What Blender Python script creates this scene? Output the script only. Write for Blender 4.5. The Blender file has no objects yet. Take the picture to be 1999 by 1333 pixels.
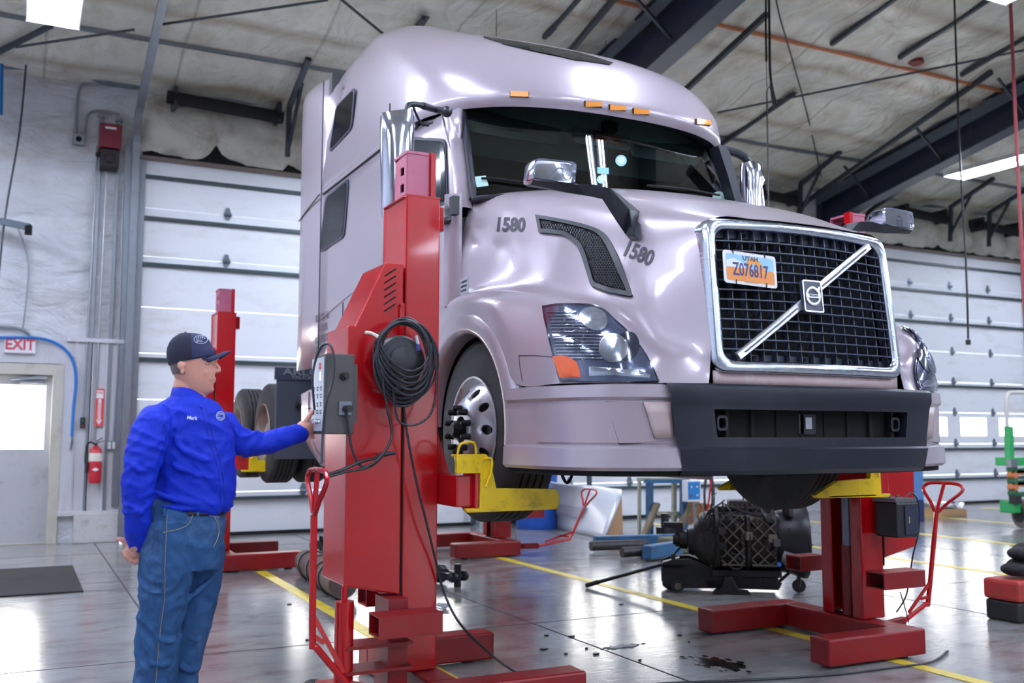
import bpy, bmesh, math, random
from mathutils import Vector, Matrix, geometry
from mathutils.bvhtree import BVHTree
random.seed(7)
C = bpy.context.scene.collection
S = bpy.context.scene
PI = math.pi
# ---------------------------------------------------------------- camera
CAMZ = 1.35
FPX = 1917.3
PITCH, YAW, ROLL = math.radians(5.357), math.radians(26.611), math.radians(0.122)
fwd = Vector((math.sin(YAW)*math.cos(PITCH), math.cos(YAW)*math.cos(PITCH), math.sin(PITCH)))
rgt = Vector((math.cos(YAW), -math.sin(YAW), 0))
upv = rgt.cross(fwd)
r2 = rgt*math.cos(ROLL) + upv*math.sin(ROLL)
u2 = -rgt*math.sin(ROLL) + upv*math.cos(ROLL)
cd = bpy.data.cameras.new('camera')
cam = bpy.data.objects.new('camera', cd); C.objects.link(cam)
cam.matrix_world = Matrix(((r2.x, u2.x, -fwd.x, 0), (r2.y, u2.y, -fwd.y, 0), (r2.z, u2.z, -fwd.z, CAMZ), (0, 0, 0, 1)))
cd.sensor_width = 36.0; cd.lens = FPX/1999*36.0; cd.clip_end = 200
cd.dof.use_dof = True; cd.dof.focus_distance = 5.3; cd.dof.aperture_fstop = 2.2
S.camera = cam
CAMP = Vector((0, 0, CAMZ))
# ---------------------------------------------------------------- world, exposure
w = bpy.data.worlds.new('world'); S.world = w; w.use_nodes = True
bg = w.node_tree.nodes['Background']; bg.inputs[0].default_value = (.80, .90, 1.0, 1); bg.inputs[1].default_value = 5.0
S.view_settings.view_transform = 'Standard'; S.view_settings.look = 'None'
S.view_settings.exposure = 0.0; S.view_settings.gamma = 1.0; S.view_settings.use_curve_mapping = False
S.cycles.max_bounces = 8; S.cycles.diffuse_bounces = 4; S.cycles.glossy_bounces = 4; S.cycles.transmission_bounces = 6
S.cycles.sample_clamp_indirect = 6.0; S.cycles.caustics_reflective = False; S.cycles.caustics_refractive = False
S.cycles.use_denoising = True
TUBE_E = 88.0      # emission of the fluorescent tubes
LIGHT_P = 66.0     # watts of the area lamp under every fixture

def ray(x, y):
    return (r2*((x-999.5)/FPX) - u2*((y-666.5)/FPX) + fwd)
def onz(x, y, z=0.0):
    d = ray(x, y); return CAMP + d*((z-CAMZ)/d.z)
def ony(x, y, Y):
    d = ray(x, y); return CAMP + d*(Y/d.y)
def onx(x, y, X):
    d = ray(x, y); return CAMP + d*(X/d.x)
def V(*a): return Vector(a)

# ---------------------------------------------------------------- materials
def lin(c):
    return tuple(((v/255)/12.92 if v/255 <= .04045 else ((v/255+.055)/1.055)**2.4) for v in c) + (1,)
MATS = {}
def mat(name, col, rough=.5, metal=0.0, var=0.0, vs=3.0, bump=0.0, bs=40.0, coat=0.0, dirt=None, ds=2.0, damt=.5, stretch=None, spec=.5, emit=0.0, trans=0.0, rvar=0.0, aniso=0.0, flake=0):
    if name in MATS: return MATS[name]
    m = bpy.data.materials.new(name); m.use_nodes = True; MATS[name] = m
    nt = m.node_tree; N = nt.nodes; L = nt.links; b = N['Principled BSDF']
    b.inputs['Base Color'].default_value = lin(col); b.inputs['Roughness'].default_value = rough
    b.inputs['Metallic'].default_value = metal; b.inputs['Coat Weight'].default_value = coat
    b.inputs['Coat Roughness'].default_value = .06
    b.inputs['Specular IOR Level'].default_value = spec
    if trans: b.inputs['Transmission Weight'].default_value = trans
    if emit:
        b.inputs['Emission Color'].default_value = lin(col); b.inputs['Emission Strength'].default_value = emit
    tc = N.new('ShaderNodeTexCoord'); src = tc.outputs['Object']
    if stretch:
        mp = N.new('ShaderNodeMapping'); mp.inputs['Scale'].default_value = stretch; L.new(src, mp.inputs[0]); src = mp.outputs[0]
    col_out = None
    if var or dirt:
        n1 = N.new('ShaderNodeTexNoise'); n1.inputs['Scale'].default_value = vs; n1.inputs['Detail'].default_value = 6; n1.inputs['Roughness'].default_value = .6
        L.new(src, n1.inputs['Vector'])
        mx = N.new('ShaderNodeMix'); mx.data_type = 'RGBA'
        a = [max(0, v*(1-var)) for v in lin(col)[:3]]; c2 = [min(1, v*(1+var)) for v in lin(col)[:3]]
        mx.inputs[6].default_value = (*a, 1); mx.inputs[7].default_value = (*c2, 1)
        L.new(n1.outputs[0], mx.inputs[0]); col_out = mx.outputs[2]
    if dirt:
        n2 = N.new('ShaderNodeTexNoise'); n2.inputs['Scale'].default_value = ds; n2.inputs['Detail'].default_value = 9; n2.inputs['Roughness'].default_value = .7
        L.new(src, n2.inputs['Vector'])
        rp = N.new('ShaderNodeValToRGB'); rp.color_ramp.elements[0].position = .52; rp.color_ramp.elements[1].position = .72
        rp.color_ramp.elements[1].color = (damt, damt, damt, 1)
        L.new(n2.outputs[0], rp.inputs[0])
        mx2 = N.new('ShaderNodeMix'); mx2.data_type = 'RGBA'; L.new(rp.outputs[0], mx2.inputs[0])
        L.new(col_out, mx2.inputs[6]); mx2.inputs[7].default_value = lin(dirt); col_out = mx2.outputs[2]
    if col_out: L.new(col_out, b.inputs['Base Color'])
    if rvar:
        n3 = N.new('ShaderNodeTexNoise'); n3.inputs['Scale'].default_value = vs*2.3; n3.inputs['Detail'].default_value = 5; L.new(src, n3.inputs['Vector'])
        mr = N.new('ShaderNodeMapRange'); mr.inputs[3].default_value = max(.02, rough-rvar); mr.inputs[4].default_value = min(1, rough+rvar)
        mr.inputs[1].default_value = .3; mr.inputs[2].default_value = .7
        L.new(n3.outputs[0], mr.inputs[0]); L.new(mr.outputs[0], b.inputs['Roughness'])
    if bump:
        n4 = N.new('ShaderNodeTexNoise'); n4.inputs['Scale'].default_value = bs; n4.inputs['Detail'].default_value = 5; L.new(src, n4.inputs['Vector'])
        bp = N.new('ShaderNodeBump'); bp.inputs['Strength'].default_value = bump; bp.inputs['Distance'].default_value = .02
        L.new(n4.outputs[0], bp.inputs['Height']); L.new(bp.outputs[0], b.inputs['Normal'])
    return m
def nodes(m): return m.node_tree.nodes, m.node_tree.links, m.node_tree.nodes['Principled BSDF']

# ---------------------------------------------------------------- mesh helpers
WM = {}
class MB:
    def __init__(s, xf=None): s.v = []; s.f = []; s.xf = xf; s.mi = []; s.cur = 0
    def add(s, vs, fs):
        n = len(s.v); s.v += [Vector(p) for p in vs]; s.f += [tuple(i+n for i in f) for f in fs]; s.mi += [s.cur]*len(fs)
    def box(s, a, b, rot=None, piv=None):
        a = Vector(a); b = Vector(b)
        vs = [Vector((x, y, z)) for x in (a.x, b.x) for y in (a.y, b.y) for z in (a.z, b.z)]
        if rot is not None:
            c = Vector(piv) if piv is not None else (a+b)/2
            vs = [c + rot @ (p-c) for p in vs]
        s.add(vs, [(0,1,3,2),(4,6,7,5),(0,4,5,1),(2,3,7,6),(0,2,6,4),(1,5,7,3)])
    def bar(s, p, q, wx, wz=None, up=(0,0,1)):
        p = Vector(p); q = Vector(q); wz = wz or wx; d = (q-p).normalized(); u = Vector(up)
        if abs(d.dot(u)) > .98: u = Vector((1,0,0)) if abs(d.x) < .9 else Vector((0,1,0))
        sd = d.cross(u).normalized(); u = sd.cross(d)
        o = [sd*wx/2*i + u*wz/2*j for i, j in ((-1,-1),(1,-1),(1,1),(-1,1))]
        s.add([p+k for k in o]+[q+k for k in o], [(0,1,2,3),(7,6,5,4),(0,4,5,1),(1,5,6,2),(2,6,7,3),(3,7,4,0)])
    def cyl(s, p, q, r, r2_=None, n=20, caps=True):
        s.tube([p, q], [r, r if r2_ is None else r2_], n, caps)
    def tube(s, pts, r, n=10, caps=True, closed=False, asp=None):
        pts = [Vector(p) for p in pts]; k = len(pts)
        if not isinstance(r, (list, tuple)): r = [r]*k
        base = len(s.v); prev = None
        for i, p in enumerate(pts):
            if closed: t = pts[(i+1) % k] - pts[i-1]
            else: t = pts[min(i+1, k-1)] - pts[max(i-1, 0)]
            t.normalize()
            if prev is None:
                a = Vector((0,0,1)) if abs(t.z) < .9 else Vector((1,0,0)); nx = t.cross(a).normalized()
            else:
                nx = prev - t*prev.dot(t)
                nx = nx.normalized() if nx.length > 1e-6 else t.orthogonal().normalized()
            prev = nx; ny = t.cross(nx)
            rr = r[i] if isinstance(r[i], tuple) else (r[i], r[i])
            for j in range(n):
                an = 2*PI*j/n; s.v.append(p + nx*math.cos(an)*rr[0] + ny*math.sin(an)*rr[1])
        m = k if closed else k-1
        for i in range(m):
            i2 = (i+1) % k
            for j in range(n):
                s.f.append((base+i*n+j, base+i*n+(j+1)%n, base+i2*n+(j+1)%n, base+i2*n+j)); s.mi.append(s.cur)
        if caps and not closed:
            s.f.append(tuple(base+j for j in reversed(range(n)))); s.f.append(tuple(base+(k-1)*n+j for j in range(n))); s.mi += [s.cur]*2
    def loops(s, rings, cap=True, closed=True):
        base = len(s.v); n = len(rings[0])
        for r_ in rings: s.v += [Vector(p) for p in r_]
        for i in range(len(rings)-1):
            for j in range(n if closed else n-1):
                s.f.append((base+i*n+j, base+i*n+(j+1)%n, base+(i+1)*n+(j+1)%n, base+(i+1)*n+j)); s.mi.append(s.cur)
        if cap and closed:
            s.f.append(tuple(base+j for j in reversed(range(n)))); s.f.append(tuple(base+(len(rings)-1)*n+j for j in range(n))); s.mi += [s.cur]*2
    def lathe(s, prof, o, ax, n=48, a0=0, a1=2*PI):
        # prof: (radius, height along axis)
        o = Vector(o); ax = Vector(ax).normalized(); nx = ax.orthogonal().normalized(); ny = ax.cross(nx)
        full = abs(a1-a0-2*PI) < 1e-6; m = n if full else n+1
        rings = []
        for r_, h in prof:
            rings.append([o + ax*h + (nx*math.cos(a0+(a1-a0)*j/n)+ny*math.sin(a0+(a1-a0)*j/n))*r_ for j in range(m)])
        s.loops(rings, cap=False, closed=full)
    def prism(s, poly, o, ux, uy, depth, d=None):
        # closed 2-D outline (CCW) in the plane o + ux*a + uy*b, extruded by depth along d
        o = Vector(o); ux = Vector(ux); uy = Vector(uy); d = Vector(d) if d is not None else ux.cross(uy).normalized()
        b = len(s.v); n = len(poly)
        fs = geometry.tessellate_polygon([[Vector((p[0], p[1], 0)) for p in poly]])
        s.v += [o+ux*p[0]+uy*p[1] for p in poly] + [o+ux*p[0]+uy*p[1]+d*depth for p in poly]
        for t in fs:
            s.f.append(tuple(b+i for i in t)); s.f.append(tuple(b+n+i for i in reversed(t))); s.mi += [s.cur]*2
        for i in range(n):
            s.f.append((b+i, b+(i+1)%n, b+n+(i+1)%n, b+n+i)); s.mi.append(s.cur)
    def grid(s, P, closed_u=False):
        base = len(s.v); nr = len(P); nc = len(P[0])
        for r_ in P: s.v += [Vector(p) for p in r_]
        for i in range(nr-1):
            for j in range(nc if closed_u else nc-1):
                s.f.append((base+i*nc+j, base+i*nc+(j+1)%nc, base+(i+1)*nc+(j+1)%nc, base+(i+1)*nc+j)); s.mi.append(s.cur)
    def sphere(s, c, r, n=12, m=8):
        c = Vector(c); r = Vector(r) if not isinstance(r, (int, float)) else Vector((r, r, r))
        rings = [[c + Vector((r.x*math.sin(PI*i/m)*math.cos(2*PI*j/n), r.y*math.sin(PI*i/m)*math.sin(2*PI*j/n), r.z*math.cos(PI*i/m))) for j in range(n)] for i in range(1, m)]
        s.loops(rings, cap=True)
    def text(s, txt, o, ux, uy, size, depth=.002, sx=1.0, bold=0.0, align='CENTER', d=None):
        cu = bpy.data.curves.new('t', 'FONT'); cu.body = txt; cu.size = size; cu.offset = bold; cu.align_x = align; cu.align_y = 'CENTER'; cu.resolution_u = 3; cu.fill_mode = 'FRONT'
        to = bpy.data.objects.new('t', cu); me = bpy.data.meshes.new_from_object(to)
        ux = Vector(ux).normalized(); uy = Vector(uy).normalized(); d = Vector(d) if d is not None else ux.cross(uy)
        if len(me.vertices):
            b = len(s.v); n = len(me.vertices)
            P = [Vector(o)+ux*v.co.x*sx+uy*v.co.y for v in me.vertices]
            s.v += [p + d*depth for p in P]
            for f in me.polygons: s.f.append(tuple(b+i for i in f.vertices)); s.mi.append(s.cur)
            if depth:
                s.v += P
                cnt = {}
                for f in me.polygons:
                    vs = list(f.vertices)
                    for a, c in zip(vs, vs[1:]+vs[:1]):
                        k = (min(a, c), max(a, c)); cnt.setdefault(k, []).append((a, c))
                for k, e in cnt.items():
                    if len(e) == 1:
                        a, c = e[0]; s.f.append((b+a, b+c, b+n+c, b+n+a)); s.mi.append(s.cur)
        bpy.data.objects.remove(to); bpy.data.curves.remove(cu); bpy.data.meshes.remove(me)
    def mesh(s, name, mats, inv=None, smooth=35, recalc=True, weld=True):
        me = bpy.data.meshes.new(name)
        vs = [s.xf(p) for p in s.v] if s.xf else s.v
        if inv is not None: vs = [inv @ p for p in vs]
        me.from_pydata([tuple(p) for p in vs], [], s.f)
        for m in (mats if isinstance(mats, (list, tuple)) else [mats]): me.materials.append(m)
        me.polygons.foreach_set('material_index', s.mi)
        bm = bmesh.new(); bm.from_mesh(me)
        if weld: bmesh.ops.remove_doubles(bm, verts=bm.verts, dist=1e-5)
        if recalc: bmesh.ops.recalc_face_normals(bm, faces=bm.faces)
        bm.to_mesh(me); bm.free()
        if smooth:
            me.polygons.foreach_set('use_smooth', [True]*len(me.polygons))
            try: me.set_sharp_from_angle(angle=math.radians(smooth))
            except Exception: pass
        return me
    def build(s, name, mats, parent=None, smooth=35, bev=0, recalc=True, label=None, kind=None, weld=True, subsurf=0, solid=0):
        inv = WM.get(parent.name) if parent is not None else None
        me = s.mesh(name, mats, inv, smooth, recalc, weld)
        o = bpy.data.objects.new(name, me); C.objects.link(o)
        if parent is not None:
            o.parent = parent; WM[o.name] = inv
        else: WM[o.name] = None
        if label: o['label'] = label
        if kind: o['kind'] = kind
        if solid:
            md = o.modifiers.new('solid', 'SOLIDIFY'); md.thickness = solid; md.offset = -1
        if subsurf:
            md = o.modifiers.new('sub', 'SUBSURF'); md.levels = subsurf; md.render_levels = subsurf
        if bev:
            md = o.modifiers.new('bevel', 'BEVEL'); md.width = bev; md.segments = 2; md.limit_method = 'ANGLE'; md.angle_limit = math.radians(40); md.harden_normals = False
        return o
def thing(name, label, cat, loc=(0,0,0), group=None, rotz=0.0, local=False):
    o = bpy.data.objects.new(name, None); C.objects.link(o); o.empty_display_size = .1
    o.location = loc; o.rotation_euler = (0, 0, rotz); o['label'] = label; o['category'] = cat
    if group: o['group'] = group
    if local: WM[o.name] = Matrix.Identity(4)
    else: WM[o.name] = (Matrix.Translation(Vector(loc)) @ Matrix.Rotation(rotz, 4, 'Z')).inverted()
    return o
def tag(o, label, cat, group=None, kind=None):
    o['label'] = label; o['category'] = cat
    if group: o['group'] = group
    if kind: o['kind'] = kind
    return o
def struct(o): o['kind'] = 'structure'; return o
def copy_tree(o, parent=None):
    c = o.copy(); C.objects.link(c); WM[c.name] = WM.get(o.name)
    if parent is not None: c.parent = parent
    for ch in list(o.children): copy_tree(ch, c)
    return c
def cr(P, n, closed=False):
    # Catmull-Rom through P, n steps per segment
    P = [Vector(p) for p in P]; out = []; k = len(P)
    rng = k if closed else k-1
    for i in range(rng):
        if closed: a, b, c, d = P[i-1], P[i], P[(i+1)%k], P[(i+2)%k]
        else: a, b, c, d = P[max(i-1,0)], P[i], P[i+1], P[min(i+2,k-1)]
        for j in range(n):
            t = j/n
            out.append(.5*((2*b)+(c-a)*t+(2*a-5*b+4*c-d)*t*t+(3*b-a-3*c+d)*t**3))
    if not closed: out.append(P[-1].copy())
    return out
def lerp(a, b, t): return a+(b-a)*t
def interp(xs, ys, x):
    if x <= xs[0]: return ys[0]
    for i in range(len(xs)-1):
        if x <= xs[i+1]:
            t = (x-xs[i])/(xs[i+1]-xs[i]); return ys[i]+(ys[i+1]-ys[i])*t
    return ys[-1]
def smin(t): t = max(0, min(1, t)); return t*t*(3-2*t)
def rrect(x0, y0, x1, y1, r, n=5):
    P = []
    for cx, cy, a in ((x1-r, y0+r, -90), (x1-r, y1-r, 0), (x0+r, y1-r, 90), (x0+r, y0+r, 180)):
        for i in range(n+1):
            t = math.radians(a+90*i/n); P.append((cx+r*math.cos(t), cy+r*math.sin(t)))
    return P
def circ(cx, cy, r, n=24, a0=0): return [(cx+r*math.cos(a0+2*PI*i/n), cy+r*math.sin(a0+2*PI*i/n)) for i in range(n)]
def cdt(outer, holes=(), step=None, wiggle=None):
    # triangulate an outline with holes, optional inner grid points; returns verts2d, tris, boundary loops
    vs = []; edges = []; loops_ = []
    for lp in [outer]+list(holes):
        b = len(vs); n = len(lp); vs += [Vector((p[0], p[1])) for p in lp]
        edges += [(b+i, b+(i+1)%n) for i in range(n)]; loops_.append(list(range(b, b+n)))
    def inside(p, lp):
        c = False; n = len(lp); j = n-1
        for i in range(n):
            a = lp[i]; d = lp[j]
            if (a[1] > p[1]) != (d[1] > p[1]) and p[0] < (d[0]-a[0])*(p[1]-a[1])/(d[1]-a[1])+a[0]: c = not c
            j = i
        return c
    if step:
        xs = [p[0] for p in outer]; ys = [p[1] for p in outer]
        y = min(ys)+step/2; k = 0
        while y < max(ys):
            x = min(xs)+step/2+(k % 2)*step/2
            while x < max(xs):
                if inside((x, y), outer) and not any(inside((x, y), h) for h in holes):
                    if min((x-p[0])**2+(y-p[1])**2 for lp in [outer]+list(holes) for p in lp) > (step*.35)**2: vs.append(Vector((x, y)))
                x += step
            y += step; k += 1
    ov, oe, of, om, _, _ = geometry.delaunay_2d_cdt(vs, edges, [], 0, 1e-7, True)
    remap = {}
    for i, lst in enumerate(om):
        for q in lst: remap[q] = i
    tris = []
    for f in of:
        c = sum((ov[i] for i in f), Vector((0, 0)))/len(f)
        if inside(c, outer) and not any(inside(c, h) for h in holes): tris.append(tuple(f))
    return ov, tris, [[remap[i] for i in lp] for lp in loops_]

def scribble(mb, o, ux, uy, w_, h_, n=8, seed=1, d=None, th=.001):
    """a row of small letter-like marks for print too blurred to read"""
    rd = random.Random(seed); ux = Vector(ux).normalized(); uy = Vector(uy).normalized(); d = Vector(d) if d is not None else ux.cross(uy)
    o = Vector(o); cw = w_/n
    for k in range(n):
        x0 = -w_/2+cw*k; x1 = x0+cw*rd.uniform(.55, .8); kind = rd.randint(0, 3)
        mb.prism([(x0, -h_/2), (x0+cw*.22, -h_/2), (x0+cw*.22, h_/2), (x0, h_/2)], o, ux, uy, th, d)
        if kind != 1: mb.prism([(x0, h_*.28), (x1, h_*.28), (x1, h_/2), (x0, h_/2)], o, ux, uy, th*.9, d)
        if kind in (0, 2): mb.prism([(x0, -h_*.12), (x1, -h_*.12), (x1, h_*.1), (x0, h_*.1)], o, ux, uy, th*.8, d)
        if kind in (1, 2): mb.prism([(x0, -h_/2), (x1, -h_/2), (x1, -h_*.3), (x0, -h_*.3)], o, ux, uy, th*.7, d)
        if kind == 3: mb.prism([(x1-cw*.2, -h_/2), (x1, -h_/2), (x1, h_/2), (x1-cw*.2, h_/2)], o, ux, uy, th*.6, d)
# ================================================================ ROOM
YW = 13.4                      # inside face of the door wall
def roofz(y): return 5.93 + .185*(13.4-y) if y > -1.3 else 5.93+.185*(13.4+1.3) - .185*(-1.3-y)
XL, XR, YF = -5.0, 24.0, -16.0
# ---- floor
def floor_mat():
    m = mat('floor_concrete', (128, 128, 126), .16)
    N, L, b = nodes(m); tc = N.new('ShaderNodeTexCoord')
    def noise(sc, det, st=None, rough=.6):
        n = N.new('ShaderNodeTexNoise'); n.inputs['Scale'].default_value = sc; n.inputs['Detail'].default_value = det; n.inputs['Roughness'].default_value = rough
        if st:
            mp = N.new('ShaderNodeMapping'); mp.inputs['Scale'].default_value = st; L.new(tc.outputs['Object'], mp.inputs[0]); L.new(mp.outputs[0], n.inputs['Vector'])
        else: L.new(tc.outputs['Object'], n.inputs['Vector'])
        return n.outputs[0]
    def ramp(src, a, b_, ca=(0,0,0,1), cb=(1,1,1,1)):
        r = N.new('ShaderNodeValToRGB'); r.color_ramp.elements[0].position = a; r.color_ramp.elements[1].position = b_
        r.color_ramp.elements[0].color = ca; r.color_ramp.elements[1].color = cb; L.new(src, r.inputs[0]); return r.outputs[0]
    def mix(f, a, c, bt='MIX'):
        x = N.new('ShaderNodeMix'); x.data_type = 'RGBA'; x.blend_type = bt
        if isinstance(f, float): x.inputs[0].default_value = f
        else: L.new(f, x.inputs[0])
        for k, q in ((6, a), (7, c)):
            if isinstance(q, tuple): x.inputs[k].default_value = q
            else: L.new(q, x.inputs[k])
        return x.outputs[2]
    base = ramp(noise(.8, 8), .3, .7, lin((122, 122, 124)), lin((158, 158, 156)))
    base = mix(ramp(noise(2.2, 9, (1, 2.2, 1)), .48, .75), base, lin((98, 92, 92)))
    base = mix(ramp(noise(1.1, 6, (1.7, 1, 1), .7), .55, .8, (0,0,0,1), (.7,.7,.7,1)), base, lin((112, 78, 74)))
    base = mix(ramp(noise(26, 6, (1, 3, 1), .8), .60, .72, (0,0,0,1), (.7,.7,.7,1)), base, lin((48, 44, 46)))
    base = mix(ramp(noise(7, 8, (3, 1, 1), .8), .62, .72, (0,0,0,1), (.45,.45,.45,1)), base, lin((190, 188, 184)))
    L.new(base, b.inputs['Base Color'])
    rr = ramp(noise(3, 8, (1, 2, 1), .75), .3, .8, (.07,.07,.07,1), (.24,.24,.24,1)); L.new(rr, b.inputs['Roughness'])
    bp = N.new('ShaderNodeBump'); bp.inputs['Strength'].default_value = .12; bp.inputs['Distance'].default_value = .01
    L.new(noise(14, 7, (1, 2.5, 1)), bp.inputs['Height']); L.new(bp.outputs[0], b.inputs['Normal'])
    b.inputs['Specular IOR Level'].default_value = .6
    return m
M_floor = floor_mat()
mb = MB(); mb.box((XL, YF, -.2), (XR, YW+.6, 0)); struct(mb.build('floor', M_floor, smooth=0))
M_joint = mat('joint_dark', (38, 36, 38), .8)
M_yellow = mat('yellow_floor_paint', (226, 200, 60), .35, var=.12, vs=6, dirt=(130, 118, 84), ds=5, damt=.8)
mb = MB()
for x in (-3.0, .90, 3.35, 6.6, 9.9, 13.1): mb.box((x-.006, YF, -.001), (x+.006, YW, .0012))
for y in (.5, 3.4, 6.35, 9.3, 12.1): mb.box((XL, y-.004, -.001), (XR, y+.004, .0012))
struct(mb.build('trim_1', M_joint, smooth=0))
ti = 2
for x, y0, y1 in ((2.193, 2.0, 12.4), (4.765, 1.5, 12.4), (8.63, 3, 12.6), (11.07, 3, 12.6), (13.6, 3, 12.6), (16.1, 3, 12.6)):
    mb = MB(); mb.box((x-.05, y0, -.001), (x+.05, y1, .003)); struct(mb.build('trim_%d' % ti, M_yellow, smooth=0)); ti += 1

# ---- white vinyl insulation on walls and ceiling
def vinyl(name, base, stain, stretch, stain_amt):
    m = mat(name, base, .26); N, L, b = nodes(m); tc = N.new('ShaderNodeTexCoord')
    mp = N.new('ShaderNodeMapping'); mp.inputs['Scale'].default_value = stretch; L.new(tc.outputs['Object'], mp.inputs[0])
    n = N.new('ShaderNodeTexNoise'); n.inputs['Scale'].default_value = 1.6; n.inputs['Detail'].default_value = 5; n.inputs['Distortion'].default_value = 1.2; L.new(mp.outputs[0], n.inputs['Vector'])
    bp = N.new('ShaderNodeBump'); bp.inputs['Strength'].default_value = .8; bp.inputs['Distance'].default_value = .10; L.new(n.outputs[0], bp.inputs['Height']); L.new(bp.outputs[0], b.inputs['Normal'])
    n2 = N.new('ShaderNodeTexNoise'); n2.inputs['Scale'].default_value = 1.3; n2.inputs['Detail'].default_value = 8; n2.inputs['Roughness'].default_value = .7; L.new(mp.outputs[0], n2.inputs['Vector'])
    r = N.new('ShaderNodeValToRGB'); r.color_ramp.elements[0].position = .45; r.color_ramp.elements[1].position = .8
    r.color_ramp.elements[0].color = lin(base); r.color_ramp.elements[1].color = tuple(lerp(a, c, stain_amt) for a, c in zip(lin(base), lin(stain)))
    L.new(n2.outputs[0], r.inputs[0]); L.new(r.outputs[0], b.inputs['Base Color'])
    return m, N, L, b, r
M_vinyl, _, _, _, _ = vinyl('vinyl_wall', (208, 211, 218), (150, 138, 120), (1, 1, 2.2), .6)
M_ceil, N, L, b, r = vinyl('vinyl_ceiling', (228, 226, 214), (165, 150, 118), (1.2, .8, 1), .7)
# brown stains along the purlins, darker seams between the blankets
tc = N.new('ShaderNodeTexCoord'); sx = N.new('ShaderNodeSeparateXYZ'); L.new(tc.outputs['Object'], sx.inputs[0])
def periodic(src, per, off, wdt):
    a = N.new('ShaderNodeMath'); a.operation = 'ADD'; a.inputs[1].default_value = off; L.new(src, a.inputs[0])
    p = N.new('ShaderNodeMath'); p.operation = 'PINGPONG'; p.inputs[1].default_value = per/2; L.new(a.outputs[0], p.inputs[0])
    k = N.new('ShaderNodeMapRange'); k.inputs[1].default_value = 0; k.inputs[2].default_value = wdt; k.inputs[3].default_value = 1; k.inputs[4].default_value = 0; L.new(p.outputs[0], k.inputs[0]); return k.outputs[0]
s1 = periodic(sx.outputs[1], 1.5, 2.05+13.5, .16); s2 = periodic(sx.outputs[0], 1.52, 30.3, .03)
nz = N.new('ShaderNodeTexNoise'); nz.inputs['Scale'].default_value = 1.7; nz.inputs['Detail'].default_value = 6; L.new(tc.outputs['Object'], nz.inputs['Vector'])
mu = N.new('ShaderNodeMath'); mu.operation = 'MULTIPLY'; L.new(s1, mu.inputs[0]); L.new(nz.outputs[0], mu.inputs[1])
mx = N.new('ShaderNodeMix'); mx.data_type = 'RGBA'; L.new(mu.outputs[0], mx.inputs[0]); L.new(r.outputs[0], mx.inputs[6]); mx.inputs[7].default_value = lin((140, 118, 74))
m2 = N.new('ShaderNodeMath'); m2.operation = 'MULTIPLY'; m2.inputs[1].default_value = .45; L.new(s2, m2.inputs[0])
mx2 = N.new('ShaderNodeMix'); mx2.data_type = 'RGBA'; L.new(m2.outputs[0], mx2.inputs[0]); L.new(mx.outputs[2], mx2.inputs[6]); mx2.inputs[7].default_value = lin((105, 98, 86))
L.new(mx2.outputs[2], b.inputs['Base Color'])
# ceiling geometry: blankets that sag between the purlins, both slopes
P = []
ys = [YF + (YW+.1-YF)*i/190 for i in range(191)]
for y in ys:
    row = []
    for i in range(100):
        x = XL + (XR-XL)*i/99
        ph = ((YW-1.2-y) % 1.5)/1.5
        sag = .10*math.sin(PI*ph)**.8 + .025*math.sin(2*PI*(x+.3)/1.52)*math.sin(PI*ph) + .02*math.sin(x*5.1+y*2.3)*math.sin(PI*ph)
        row.append((x, y, roofz(y) - .02 - sag*.8))
    P.append(row)
mb = MB(); mb.grid(P); o = struct(mb.build('ceiling', M_ceil, smooth=80))
md = o.modifiers.new('solid', 'SOLIDIFY'); md.thickness = .05; md.offset = 1 if o.data.polygons[0].normal.z < 0 else -1

# ---- far wall with exit door and three overhead doors
M_metal_white = mat('white_wall_metal', (205, 205, 212), .42, var=.06, vs=1.5, dirt=(160, 146, 126), ds=1.1, damt=.55, stretch=(3, 3, .6))
M_galv = mat('galvanised_steel', (140, 146, 154), .38, .75, var=.15, vs=7, rvar=.08)
M_galv_dark = mat('dark_track_steel', (70, 76, 84), .45, .6, var=.2, vs=5)
M_navy = mat('navy_steel', (40, 46, 66), .42, 0, var=.12, vs=2)
M_navy_l = mat('navy_steel_flange', (64, 72, 88), .4, 0, var=.12, vs=2)
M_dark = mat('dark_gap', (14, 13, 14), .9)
M_door = mat('white_door_panel', (236, 238, 244), .45, var=.025, vs=.8, dirt=(186, 178, 160), ds=1.2, damt=.35, stretch=(1, 1, 3))
M_strut = mat('door_strut', (58, 72, 76), .4, .2)
DOORS = [(1.25, 6.15), (7.35, 12.35), (13.85, 18.78)]
DTOP = 4.92
# wall body in pieces around the openings (exit door x<.43, z<2.1)
mb = MB()
mb.box((XL, YW, 2.13), (1.2, YW+.25, 6.2)); mb.box((XL, YW, 0), (-.52, YW+.25, 2.13)); mb.box((.43, YW, 0), (1.2, YW+.25, 2.13))
for a, b_ in ((6.2, 7.3), (12.4, 13.8), (18.83, XR)): mb.box((a, YW, 0), (b_, YW+.25, 6.2))
for a, b_ in DOORS: mb.box((a-.05, YW, DTOP+.02), (b_+.05, YW+.25, 6.2))
struct(mb.build('wall_back', M_vinyl, smooth=0))
mb = MB(); mb.box((XL-.2, YF, 0), (XL, YW+.25, 6.2)); mb.prism([(YF, 6.1), (YW+.2, 6.1), (-1.3, roofz(-1.3)+.1)], (XL-.1, 0, 0), (0, 1, 0), (0, 0, 1), .1, (1, 0, 0)); struct(mb.build('wall_left', M_vinyl, smooth=0))
mb = MB(); mb.box((XR, YF, 0), (XR+.2, YW+.25, 6.2)); mb.prism([(YF, 6.1), (YW+.2, 6.1), (-1.3, roofz(-1.3)+.1)], (XR+.1, 0, 0), (0, 1, 0), (0, 0, 1), .1, (1, 0, 0)); struct(mb.build('wall_right', M_vinyl, smooth=0))
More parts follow.
